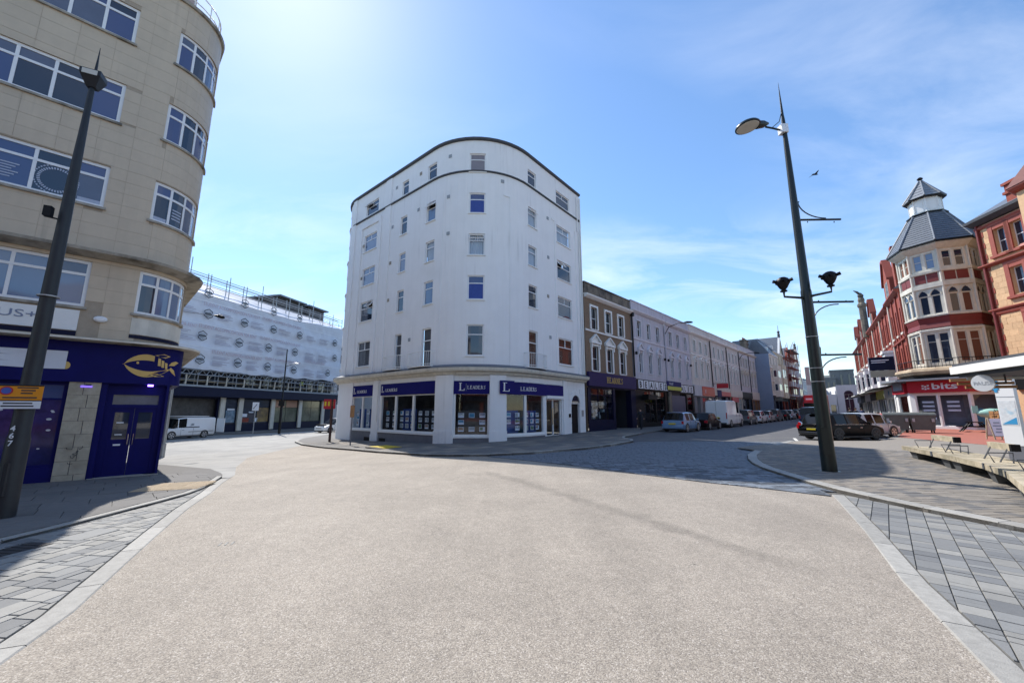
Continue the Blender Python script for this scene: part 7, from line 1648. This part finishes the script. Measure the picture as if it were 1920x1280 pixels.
q = MB(); q.box(-.12, .12, -.12, .12, 0, 1.1); q.box(-.4, .4, -.35, .35, 0, .12); lpart('pedestal', q, M['cream'], kr)
for k, (x, y, s_) in enumerate([(30.4, 25.0, .9), (31.1, 25.3, .7)]):
    c = thing('plant_rack', ['brown slatted rack of plants nearest the A-board', 'brown slatted rack of plants nearest the mint ride'][k], 'rack', (x, y, .19), R(-30), 'plant racks outside the shop')
    for j in range(4): q = MB(); q.box(-.4, .4, -.25, .25, .15 + .38 * j, .2 + .38 * j); lpart('shelf', q, M['timber_brown'], c)
    for x0 in (-.4, .36): q = MB(); q.box(x0, x0 + .04, -.25, .25, 0, 1.5); lpart('side', q, M['timber_brown'], c)
    r_ = random.Random(k); q = MB()
    for j in range(60):
        a = Vector((r_.uniform(-.35, .35), r_.uniform(-.25, .2), .25 + .38 * r_.randint(0, 3) + r_.uniform(0, .22))); d_ = Vector((r_.uniform(-.1, .1), r_.uniform(-.1, .1), r_.uniform(.02, .12))); q.quad(a, a + d_ + Vector((.04, 0, 0)), a + d_ * 1.6, a + d_ - Vector((.04, 0, 0)))
    o = lpart('foliage', q, mat('leaf_green', (.05, .10, .03), .7, .3, 6), c); o['kind'] = 'stuff'
# ---- left street: lamp, signs
fx_, fy_ = -24.9, 43.3; gz = G(fx_, fy_) + .1
t = thing('street_lamp', 'slim black lamp post standing before the sheeted building', 'street lamp', (fx_, fy_, gz)); q = MB(); q.lathe([(.13, gz), (.13, gz + 3.2), (.075, gz + 3.3), (.055, gz + 9.1)], (fx_, fy_), 10); part('column', q, M['black'], t, 40)
q = MB(); q.tube([(fx_, fy_, gz + 7.2), (fx_ + .9, fy_, gz + 7.5)], .03, 5); part('arm', q, M['black'], t); q = MB(); q.tube([(fx_ + .7, fy_, gz + 7.5), (fx_ + 1.0, fy_, gz + 7.55), (fx_ + 1.4, fy_, gz + 7.5)], [.06, .12, .05], 8); part('lantern', q, M['white_plastic'], t, 40)
q = MB(); q.obox((fx_, fy_), (.9, .3), -.3, .3, -.25, -.1, gz + 2.9, gz + 3.5); part('signal_box', q, M['black'], t)
sx_, sy_ = -27.9, 43.6; gz = G(sx_, sy_) + .08
t = thing('road_sign', 'pale square arrow sign on a grey pole before the sheeted building', 'road sign', (sx_, sy_, gz)); q = MB(); q.lathe([(.05, gz), (.05, gz + 3.4)], (sx_, sy_), 8); part('pole', q, M['steel'], t)
q = MB(); q.obox((sx_, sy_), (.85, .53), -.30, .30, -.07, -.05, gz + 2.5, gz + 3.4); part('plate', q, M['paper'], t); q = MB(); q.tube([(sx_ - .12, sy_ - .19, gz + 2.7), (sx_ + .14, sy_ - .02, gz + 3.2)], .03, 4); part('arrow', q, M['ink_black'], t)
sx_, sy_ = -12.55, 27.95; gz = G(sx_, sy_) + .1
t = thing('shop_sign', 'red and yellow sign board on a dark post at the white building left corner', 'sign', (sx_, sy_, gz)); q = MB(); q.lathe([(.09, gz), (.09, gz + 2.9)], (sx_, sy_), 8); part('post', q, mat('dark_rust_post', (.06, .025, .02), .6, .1, 5), t)
q = MB(); q.obox((sx_ - .1, sy_), (.95, .3), -.45, .30, -.08, .08, gz + 2.25, gz + 2.9); sb = part('board', q, M['red_sign'], t); q = MB()
for k in range(3): q.obox((sx_ - .1, sy_), (.95, .3), -.4 + .22 * k, -.28 + .22 * k, -.095, -.081, gz + 2.45, gz + 2.75)
part('print', q, M['plate_yellow'], sb)
sx_, sy_ = -9.6, 24.15; gz = G(sx_, sy_) + .1
t = thing('signpost', 'thin dark pole with a small brown plate at the kerb before the estate agent', 'signpost', (sx_, sy_, gz)); q = MB(); q.lathe([(.04, gz), (.035, gz + 2.4)], (sx_, sy_), 8); part('pole', q, M['plinth_grey'], t); q = MB(); q.obox((sx_, sy_), (.95, .3), -.12, .12, -.05, -.03, gz + 1.65, gz + 2.35); part('plate', q, M['timber_brown'], t)
t = thing('cover_board', 'yellow plastic trench cover lying at the kerb before the estate agent', 'trench cover', (-6.9, 22.2, G(-6.9, 22.2) + .1)); q = MB(); c = (-6.85, 22.0); z = G(*c) + .12; q.obox(c, (.75, -.66), -.75, .75, -.55, .55, z, z + .035); part('board', q, M['yellow'], t)
q = MB()
for k in range(5): q.obox(c, (.75, -.66), -.7 + .3 * k, -.6 + .3 * k, -.5, .5, z + .034, z + .042)
part('rib', q, M['yellow'], t)
q = MB(); q.obox(c, (.75, -.66), -.75, .75, -.75, -.552, z - .02, z + .02); part('ramp', q, M['black_plastic'], t)
# ---- gull
gl = thing('gull', 'tiny dark gull gliding in the blue sky on the right', 'bird', (33.6, 40, 27.5)); q = MB(); q.tube([(-.35, 0, 0), (-.1, 0, .02), (.2, 0, .03), (.36, 0, .02)], [.02, .09, .08, .02], 6); lpart('body', q, M['cloth_dark'], gl, 40)
for sg in (-1, 1): q = MB(); q.add([(.18, sg * .05, .05), (.1, sg * .45, .18), (-.12, sg * .75, .10), (-.04, sg * .4, .14), (-.08, sg * .05, .05), (.18, sg * .05, .03), (.1, sg * .45, .16), (-.12, sg * .75, .085), (-.04, sg * .4, .12), (-.08, sg * .05, .03)], [(0, 1, 3, 4), (1, 2, 3), (9, 8, 6, 5), (8, 7, 6), (0, 1, 6, 5), (1, 2, 7, 6), (2, 3, 8, 7), (3, 4, 9, 8)]); lpart('wing', q, M['cloth_dark'], gl)
# ================================================================ VEHICLES (local space: +x forward, z up)
def paint(name, c, met=.0): return mat('paint_' + name, c, .4 if max(c) < .01 else .28, .02, 3, coat=.0 if max(c) < .01 else .4, metal=met, spec=.12 if max(c) < .01 else .3)
def vehicle(name, label, cat, x, y, head, L, W, H, col, kind='hatch', group=None, rear_plate=True, z=None, detail=True, dark_lower=False, dark_rims=False):
    """head: travel direction in degrees clockwise from +Y"""
    rz = R(90 - head)
    zz = (G(x, y) if z is None else z) + .012
    t = thing(name, label, cat, (x, y, zz), rz, group); a, f = -L / 2, L / 2; hw = W / 2
    # slope of the ground under the wheels
    d = Vector((math.sin(R(head)), math.cos(R(head)))); g0, g1 = G(x - d.x * 1.3, y - d.y * 1.3), G(x + d.x * 1.3, y + d.y * 1.3); t.rotation_euler = (0, -math.atan2(g1 - g0, 2.6), rz); t.location.z = (g0 + g1) / 2 + .012 if z is None else zz
    b = .58 * H if kind in ('hatch', 'sedan', 'suv') else .52 * H
    if kind == 'hatch': ST = [(a, .32, b * .62, 0, .90), (a + .05, .26, b * .96, 0, .97), (a + .22, .22, b, b + .02, .99), (a + .55, .2, b, H * .965, 1), (a + .75, .2, b, H * .985, 1), (a + 1.45, .2, b, H, 1), (a + 1.56, .2, b, H, 1), (a + 2.35, .2, b * .99, H * .985, 1), (a + 2.45, .2, b * .99, H * .975, 1), (f - 1.0, .2, b * .97, b * 1.0, .995), (f - .5, .2, b * .88, 0, .98), (f - .12, .24, b * .74, 0, .93), (f, .3, b * .55, 0, .80)]
    elif kind == 'sedan': ST = [(a, .32, b * .62, 0, .88), (a + .05, .26, b * .98, 0, .95), (a + .65, .22, b, b + .02, .98), (a + 1.2, .2, b, H * .97, 1), (a + 1.35, .2, b, H * .985, 1), (a + 1.95, .2, b, H, 1), (a + 2.05, .2, b, H, 1), (a + 2.8, .2, b * .99, H * .97, 1), (a + 2.9, .2, b * .99, H * .96, 1), (f - 1.15, .2, b * .97, b * 1.0, .995), (f - .5, .2, b * .86, 0, .97), (f - .12, .24, b * .70, 0, .92), (f, .3, b * .52, 0, .78)]
    elif kind == 'suv': ST = [(a, .36, b * .62, 0, .92), (a + .05, .3, b * .98, 0, .97), (a + .14, .26, b, b + .02, .99), (a + .36, .24, b, H * .97, 1), (a + .6, .24, b, H * .99, 1), (a + 1.6, .24, b, H, 1), (a + 1.72, .24, b, H, 1), (a + 2.75, .24, b * .99, H * .985, 1), (a + 2.85, .24, b * .99, H * .97, 1), (f - 1.05, .24, b * .97, b * 1.0, .995), (f - .5, .24, b * .9, 0, .98), (f - .12, .28, b * .78, 0, .94), (f, .34, b * .58, 0, .84)]
    else: ST = [(a, .34, b, H * .97, .965), (a + .04, .3, b, H * .985, .985), (a + .5, .28, b, H, 1), (a + L * .33, .28, b, H, 1), (a + L * .35, .28, b, H, 1), (a + L * .54, .28, b, H, 1), (a + L * .56, .28, b, H * .995, 1), (a + L * .70, .28, b * 1.0, H * .955, 1), (a + L * .715, .28, b * 1.0, H * .94, 1), (f - .95, .28, b * .95, b * .97, .985), (f - .4, .28, b * .86, 0, .96), (f - .08, .3, b * .68, 0, .91), (f, .34, b * .5, 0, .82)]
    NS = len(ST); body, glass = MB(), MB(); ring = []
    for i, (x_, zf, zb, zr, wf) in enumerate(ST):
        w_ = hw * wf; cab = zr > 0
        if not cab: zr = zb + .035; rw = w_ * .90
        else: rw = w_ * (.80 if kind != 'van' else .93) if zr > zb + .1 else w_ * .90
        mid = zf + (zb - zf) * .55
        half = [(0, zf), (w_ * .90, zf), (w_ * .97, zf + .08), (w_, mid), (w_ * .985, zb - .05), (w_ * .965, zb), (rw, zr - .07 if cab and zr > zb + .1 else zr - .012), (rw * .86, zr), (0, zr + .015)]
        ring.append([(x_, yy, z_) for yy, z_ in half])
    gl_side = [(4, 5), (6, 7)] if kind != 'van' else [(6, 7)]
    V = {}
    for sgn in (1, -1):
        for i in range(NS - 1):
            for k in range(8):
                q = [ring[i][k], ring[i+1][k], ring[i+1][k+1], ring[i][k+1]]; q = [(p[0], p[1] * sgn, p[2]) for p in q]
                tgt = body
                if k == 5 and (i, i + 1) in gl_side: tgt = glass
                if k >= 6 and (i == 8) : tgt = glass
                if k == 5 and i == 8: tgt = glass
                if kind != 'van' and k >= 6 and i == 2: tgt = glass
                tgt.quad(*q)
    for ends in (0, NS - 1):
        r_ = ring[ends]; body.add([(p[0], p[1], p[2]) for p in r_] + [(p[0], -p[1], p[2]) for p in r_[1:-1]][::-1], [tuple(range(len(r_) * 2 - 2))])
    def clean(mb, nm, m, sm_):
        me = mb.mesh(nm, m, (0, 0, 0)); bm = bmesh.new(); bm.from_mesh(me); bmesh.ops.remove_doubles(bm, verts=bm.verts, dist=.001); bmesh.ops.recalc_face_normals(bm, faces=bm.faces); bm.to_mesh(me); bm.free()
        me.polygons.foreach_set('use_smooth', [True] * len(me.polygons)); me.set_sharp_from_angle(angle=R(sm_)); return me
    lpart('body', clean(body, 'body', col, 34), None, t); lpart('windows', clean(glass, 'windows', M['car_glass'], 30), None, t)
    wr = .32 if kind != 'van' else .345
    wr = .345 if kind == 'suv' else wr; ax = (a + .78 if kind != 'van' else a + 1.05, f - .82 if kind != 'van' else f - .95)
    for x_ in ax:
        for sg in (1, -1):
            yo = sg * hw
            q = MB(); q.lathe([(wr - .02, yo - sg * .22), (wr, yo - sg * .20), (wr, yo - sg * .02), (wr - .03, yo + sg * .004), (wr - .09, yo + sg * .006)], (x_, wr), 22, axis='y'); wo = lpart('wheel', q, M['tyre'], t, 40)
            q = MB(); q.lathe([(wr - .085, yo + sg * .008), (wr - .10, yo - sg * .005), (.07, yo - sg * .02), (.06, yo + sg * .008), (.01, yo + sg * .01)], (x_, wr), 20, axis='y'); lpart('rim', q, M['black_plastic'] if dark_rims else M['alloy'], wo, 40)
            if detail:
                q = MB()
                for k in range(5):
                    th = 2 * math.pi * k / 5; th2 = th + .55; r0, r1 = .085, wr - .115
                    q.add([(x_ + r * math.cos(tt), yo + sg * .0095, wr + r * math.sin(tt)) for r, tt in ((r0, th), (r1, th), (r1, th2), (r0, th2))], [(0, 1, 2, 3)])
                lpart('spoke_gap', q, M['black'], wo)
            q = MB(); n = 18; r2 = wr + .055; yi = yo * 1.0 + sg * .003
            q.add([(x_ + r2 * math.cos(math.pi * k / n), yi, wr + r2 * math.sin(math.pi * k / n)) for k in range(n + 1)] + [(x_ + r2, yi, .2), (x_ - r2, yi, .2)][:0], [tuple(range(n + 1))]); lpart('wheel_arch', q, M['black_plastic'], t)
    q = MB(); q.box(a + .1, f - .15, -hw * .99, hw * .99, .17, .24); lpart('sill', q, M['black_plastic'], t)
    lw = {'hatch': .13, 'sedan': .26, 'suv': .14, 'van': .09}[kind]
    for sg in (1, -1):
        q = MB(); z0, z1 = (b * .72, b * .96) if kind != 'van' else (b * .62, b * 1.05)
        q.box(a - .005, a + .10, sg * hw * .90 - lw / 2 * 1, sg * hw * .90 + lw / 2, z0, z1); lpart('tail_light', q, M['red_light'], t)
        q = MB(); q.box(f - .28, f - .06, sg * hw * .74 - .12, sg * hw * .74 + .12, b * .60, b * .76); lpart('headlight', q, M['clear_light'], t)
        xm = ST[8][0] + (ST[9][0] - ST[8][0]) * .55
        q = MB(); q.box(xm - .06, xm + .06, sg * (hw + .02), sg * (hw + .17), b + .01, b + .14); q.box(xm - .02, xm + .02, sg * (hw - .06), sg * (hw + .03), b + .01, b + .05); lpart('mirror', q, col if kind != 'van' else M['black_plastic'], t)
        if detail:
            for x_ in ((a + 1.5, a + 2.4) if kind != 'van' else (f - 1.9,)):
                q = MB(); q.box(x_ - .09, x_ + .09, sg * (hw * .99), sg * (hw + .012), b * .80, b * .80 + .03); lpart('handle', q, M['chrome'] if kind != 'van' else M['black_plastic'], t)
            for x_ in ((ST[5][0] + .05, ST[7][0] + .25) if kind != 'van' else (f - 1.72, f - 2.85)):
                q = MB(); q.box(x_, x_ + .008, sg * hw * .99, sg * (hw + .002), .3, b - .03); lpart('door_gap', q, M['black'], t)
    q = MB(); q.box(a - .03, a + .15, -hw * .86, hw * .86, .30, .46); lpart('bumper', q, M['black_plastic'] if kind in ('van', 'suv') or dark_lower else col, t)
    q = MB(); q.box(a - .036, a - .0, -.26, .26, b * .66, b * .66 + .11); lpart('number_plate', q, M['plate_yellow'], t)
    q = MB(); q.box(f - .02, f + .015, -.26, .26, .36, .47); lpart('number_plate', q, M['plate_white'], t)
    q = MB(); q.box(f - .06, f + .008, -hw * .45, hw * .45, .50, b * .62); lpart('grille', q, M['black'], t)
    if kind == 'van':
        q = MB()
        q.box(a - .012, a + .02, -.008, .008, .45, H - .12); lpart('door_gap', q, M['black'], t)
    return t
pk = lambda s, d=4.75: terrace_pt(s, d)
silver_blue = paint('silver_blue', (.20, .33, .52), .3); white_p = paint('white', (.75, .76, .77)); black_p = paint('black', (.003, .003, .004)); grey_p = paint('grey', (.14, .15, .16), .3); silver_p = paint('silver', (.46, .47, .48), .1); navy_p = paint('navy', (.012, .016, .05)); dred = paint('dark_maroon', (.009, .004, .005)); red_p = paint('red', (.35, .02, .02)); olive = paint('olive', (.30, .30, .22), .2)
GP_ = 'cars parked along the left kerb'
p = pk(6.3, 4.7); vehicle('parked_car', 'pale silver-blue hatchback, nearest of the cars parked by the jeweller', 'car', *p, 43, 4.0, 1.70, 1.49, silver_blue, 'hatch', GP_)
p = pk(11.7, 4.7); vehicle('parked_car', 'dark maroon saloon parked between the silver-blue hatchback and the tall white van', 'car', *p, 43, 4.4, 1.76, 1.43, dred, 'sedan', GP_)
p = pk(18.2, 4.7); vehicle('parked_van', 'tall white panel van parked along the terrace kerb', 'van', *p, 43, 5.9, 2.0, 2.55, white_p, 'van')
far_cars = [('grey', 'dark grey estate parked just beyond the tall white van', 'suv', grey_p, 25.4), ('white', 'white car parked after the dark grey estate', 'hatch', white_p, 31.0), ('silver', 'silver hatchback parked after the white car', 'hatch', silver_p, 36.2), ('grey', 'mid grey car parked under the second lamp bracket', 'suv', grey_p, 41.6), ('black', 'black car parked by the end of the cream terrace', 'sedan', black_p, 47.4), ('white', 'white hatchback parked before the blue-grey gable wall', 'hatch', white_p, 53.0), ('black', 'black hatchback parked by the blue-grey gable wall', 'hatch', black_p, 58.6), ('silver', 'silver car parked by the cream gabled house', 'suv', silver_p, 64.5), ('white', 'white car farthest along the left kerb', 'suv', white_p, 70.5)]
for nm, lb, kd_, c, s in far_cars: p = pk(s, 4.8); vehicle('parked_car', lb, 'car', *p, 43, 4.2, 1.75, 1.5 if kd_ != 'suv' else 1.65, c, kd_, GP_, detail=False)
# black hatchback on the right: chrome trims, big round tail lamps
MC = vehicle('parked_car', 'glossy black estate car with chrome trim, broadside behind the lamp column', 'car', 18.75, 23.05, 76, 4.25, 1.80, 1.45, black_p, 'hatch', dark_lower=True, dark_rims=True)
for sg in (1, -1):
    q = MB(); q.lathe([(.005, -2.155), (.11, -2.15), (.125, -2.13), (.14, -2.09)], (sg * .66, .86), 18, axis='x'); lpart('lamp_surround', q, M['chrome'], MC, 40)
    q = MB(); q.lathe([(.01, -2.168), (.10, -2.162), (.105, -2.14)], (sg * .66, .86), 18, axis='x'); lpart('round_lamp', q, M['red_light'], MC, 40)
    q = MB(); q.box(-1.6, 1.1, sg * .885, sg * .905, .845, .862); lpart('chrome_strip', q, M['chrome'], MC)
q = MB(); q.box(-2.17, -2.12, -.6, .6, .40, .43); q.box(-2.17, -2.12, -.55, .55, .64, .66); lpart('chrome_trim', q, M['chrome'], MC)
q = MB(); q.box(-1.75, -1.3, -.55, .55, 1.44, 1.475); lpart('spoiler', q, black_p, MC)
vehicle('parked_car', 'silver car mostly hidden behind the black estate, its bonnet showing', 'car', 22.0, 25.4, 74, 4.3, 1.78, 1.46, silver_p, 'sedan')
vehicle('parked_van', 'dark navy people carrier waiting behind the black estate', 'van', 30.5, 40.6, 44, 4.9, 1.9, 1.9, navy_p, 'suv')
rt = thing('delivery_lorry', 'red box-bodied lorry with white lettering far along the street', 'lorry', (47.2, 62.0, G(47.2, 62)), R(90 - 223))
q = MB(); q.box(-3.2, 2.6, -1.25, 1.25, .8, 3.7); lb_ = lpart('box_body', q, M['red_sign'], rt); q = MB(); q.box(2.62, 4.2, -1.2, 1.2, .5, 2.7); lpart('cab', q, M['red_sign'], rt); q = MB(); q.box(3.6, 4.22, -1.1, 1.1, 1.5, 2.5); lpart('windscreen', q, M['car_glass'], rt)
q = MB(); q.box(2.605, 2.63, -1.0, -.2, 3.0, 3.25); q.box(2.605, 2.63, .1, 1.0, 3.0, 3.25); lpart('lettering', q, M['paper'], rt)
q = MB(); q.box(-3.25, 2.65, -1.28, 1.28, 3.7, 3.8); lpart('roof_trim', q, M['white_paint'], rt)
for x_ in (-2.2, 3.3):
    for sg in (1, -1): q = MB(); q.lathe([(.45, sg * 1.0 - .12), (.45, sg * 1.0 + .12)], (x_, .45), 16, axis='y'); lpart('wheel', q, M['tyre'], rt)
# side street: white crew van with an open rear door, and a white car nosing out
VN = vehicle('parked_van', 'white panel van with roof rack and an open rear door by the sheeted shops', 'van', -31.2, 38.2, 194, 5.0, 1.95, 1.95, white_p, 'van')
q = MB(); q.box(-2.62, -2.56, 1.0, 1.95, .5, 1.85); lpart('rear_door', q, white_p, VN, label='open white rear door')
q = MB(); q.box(-1.9, 1.3, -.75, .75, 2.03, 2.07); lpart('roof_rack', q, M['white_plastic'], VN)
for sg in (1, -1):
    q = MB(); q.box(-.9, .5, sg * .972, sg * .980, 1.02, 1.10); lpart('lettering', q, M['ink_black'], VN)
    q = MB(); q.box(-.35, -.1, sg * .972, sg * .980, 1.2, 1.4); lpart('logo', q, M['ink_grey'], VN)
    q = MB(); q.box(-2.3, .1, sg * .972, sg * .985, .62, .66); lpart('rubbing_strip', q, M['black_plastic'], VN)
CW = vehicle('parked_car', 'white car with black bonnet markings facing out of the side street', 'car', -20.7, 47.2, 206, 4.3, 1.8, 1.6, white_p, 'hatch')
q = MB(); q.box(1.35, 1.95, -.6, .6, .80, .93); lpart('bonnet_vent', q, M['black'], CW)
# ================================================================ PEOPLE
def person(label, x, y, face, h, top, legs, pose='stand', hair='hair', z=None, group=None):
    k = h / 1.75; z0 = (G(x, y) + .1) if z is None else z
    t = thing('person', label, 'person', (x, y, z0), R(90 - face), group)
    J = {'pel': (0, 0, .95), 'ch': (.0, 0, 1.25), 'nk': (.01, 0, 1.47), 'hd': (.03, 0, 1.60), 'tp': (.03, 0, 1.71)}
    st = .10 if pose == 'walk' else .0
    for s_, sg in (('l', 1), ('r', -1)):
        fx = st * sg * 2.2
        J.update({s_ + 'h': (0, sg * .09, .90), s_ + 'k': (.04 + fx * .6, sg * .10, .49), s_ + 'a': (fx, sg * .10, .08), s_ + 't': (fx + .16, sg * .11, .04), s_ + 's': (0, sg * .18, 1.40), s_ + 'e': (-.02 - fx * .4, sg * .23, 1.13), s_ + 'w': (.08 - fx * .7, sg * .23, .89), s_ + 'f': (.11 - fx * .7, sg * .23, .80)})
    if pose == 'bend':
        for n_ in ('ch', 'nk', 'hd', 'tp', 'ls', 'rs', 'le', 're', 'lw', 'rw', 'lf', 'rf'):
            px, py, pz = J[n_]; dz, dx = pz - .95, px; an = R(62); J[n_] = (dx * math.cos(an) + dz * math.sin(an), py, .95 + dz * math.cos(an) - dx * math.sin(an))
        for sg, s_ in ((1, 'l'), (-1, 'r')): J[s_ + 'e'] = (.62, sg * .22, .92); J[s_ + 'w'] = (.80, sg * .16, .84); J[s_ + 'f'] = (.89, sg * .15, .82)
    E_ = [('pel', 'ch'), ('ch', 'nk'), ('nk', 'hd'), ('hd', 'tp')]
    for s_ in 'lr': E_ += [('pel', s_ + 'h'), (s_ + 'h', s_ + 'k'), (s_ + 'k', s_ + 'a'), (s_ + 'a', s_ + 't'), ('ch', s_ + 's'), (s_ + 's', s_ + 'e'), (s_ + 'e', s_ + 'w'), (s_ + 'w', s_ + 'f')]
    RD = {'pel': .14, 'ch': .15, 'nk': .055, 'hd': .095, 'tp': .075, 'h': .10, 'k': .065, 'a': .045, 't': .04, 's': .065, 'e': .045, 'w': .032, 'f': .035}
    nm = list(J); me = bpy.data.meshes.new('body'); me.from_pydata([tuple(c * k for c in J[n_]) for n_ in nm], [(nm.index(a), nm.index(b_)) for a, b_ in E_], [])
    o = bpy.data.objects.new('tmp', me); COL.objects.link(o); m1 = o.modifiers.new('s', 'SKIN'); m2 = o.modifiers.new('u', 'SUBSURF'); m2.levels = 1; m2.render_levels = 1
    for i, n_ in enumerate(nm):
        r_ = RD.get(n_) or RD[n_[1]]; sv = me.skin_vertices[0].data[i]; sv.radius = (r_ * k * (1.25 if n_ in ('ch', 'pel') else 1), r_ * k * (.8 if n_ in ('ch', 'pel') else 1)); sv.use_root = n_ == 'pel'
    bpy.context.view_layer.update(); me2 = bpy.data.meshes.new_from_object(o.evaluated_get(bpy.context.evaluated_depsgraph_get())); bpy.data.objects.remove(o)
    for m_ in (top, legs, M['skin'], M['black_plastic']): me2.materials.append(m_)
    hx, hy, hz = [c * k for c in J['hd']]
    for p_ in me2.polygons:
        c = p_.center; p_.use_smooth = True
        if c.z < .09 * k: p_.material_index = 3
        elif c.z < .93 * k and c.x < .3 * k and abs(c.y) < .19 * k: p_.material_index = 1
        elif (c - Vector((hx, hy, hz))).length < .17 * k: p_.material_index = 2
        elif min((c - Vector([q_ * k for q_ in J[s_ + 'f']])).length for s_ in 'lr') < .10 * k: p_.material_index = 2
        else: p_.material_index = 0
    me2.name = 'body'; lpart('body', me2, None, t)
    q = MB(); ax_ = Vector(J['tp']) - Vector(J['hd']); n_ = 8
    for i in range(6):
        for j in range(10): pass
    q.lathe([(.02, .125), (.07, .11), (.105, .06), (.112, .0), (.10, -.06)], (0, 0), 12); v = [Vector((x_ - .02, y_, z_)) for x_, y_, z_ in q.v]; rot = Vector((0, 0, 1)).rotation_difference(ax_.normalized()); q.v = [tuple((rot @ p_ + Vector(J['hd']) + ax_ * .25) * k) for p_ in v]
    lpart('hair', q, M[hair], t, 40)
    q = MB(); hd = Vector(J['hd']); fw_d = rot @ Vector((1, 0, 0)); q.tube([tuple((hd + fw_d * .095 + ax_ * .05) * k), tuple((hd + fw_d * .125 - ax_ * .12) * k)], [.012 * k, .02 * k], 5); lpart('nose', q, M['skin'], t)
    return t
p = terrace_pt(5.0, 1.9); person('person in dark clothes walking past the jeweller window', *p, 215, 1.78, M['cloth_dark'], M['cloth_dark'], 'walk')
person('person in a pale blue shirt bending forward by the cart', 28.3, 31.6, 80, 1.75, M['cloth_blue'], M['cloth_navy'], 'bend')
for i, (x, y, f_, tp_, lb) in enumerate([(36.2, 43.0, 40, M['cloth_dark'], 'person in a dark coat walking away, left of three shoppers by the red row'), (37.0, 43.2, 220, M['cloth_dark'], 'person in dark clothes, middle of three shoppers by the red row'), (37.9, 43.5, 60, M['cloth_navy'], 'person in a navy top, right of three shoppers by the red row')]): person(lb, x, y, f_, 1.72, tp_, M['cloth_dark'], 'walk', group='shoppers by the red row')
c_ = XP.at(xs(4.6), .5, 4.56); person('worker in a yellow hi-vis top on the scaffold above the navy fascia', c_[0], c_[1], 160, 1.75, M['hivis'], M['cloth_navy'], 'stand', z=4.57)
# goods cart with red lid next to the bending person
ct = thing('cart', 'olive and red handcart beside the wheeled bins', 'cart', (29.6, 31.2, G(29.6, 31.2) + .09), R(10))
q = MB(); q.hexa([(-.7, -.4, .35), (.7, -.4, .35), (.7, .4, .35), (-.7, .4, .35), (-.85, -.5, 1.05), (.85, -.5, 1.05), (.85, .5, 1.05), (-.85, .5, 1.05)]); lpart('tub', q, olive, ct)
q = MB(); q.hexa([(-.9, -.55, 1.06), (.9, -.55, 1.06), (.9, .55, 1.06), (-.9, .55, 1.06), (-.8, -.4, 1.28), (.85, -.4, 1.18), (.85, .4, 1.18), (-.8, .4, 1.28)]); lpart('lid', q, M['red_sign'], ct)
for x_ in (-.5, .5):
    for sg in (1, -1): q = MB(); q.lathe([(.2, sg * .42 - .03), (.2, sg * .42 + .03)], (x_, .2), 14, axis='y'); lpart('wheel', q, M['tyre'], ct)
q = MB(); q.tube([(-.85, -.3, .9), (-1.2, -.3, 1.05), (-1.2, .3, 1.05), (-.85, .3, .9)], .02, 6); lpart('handle', q, M['steel'], ct)
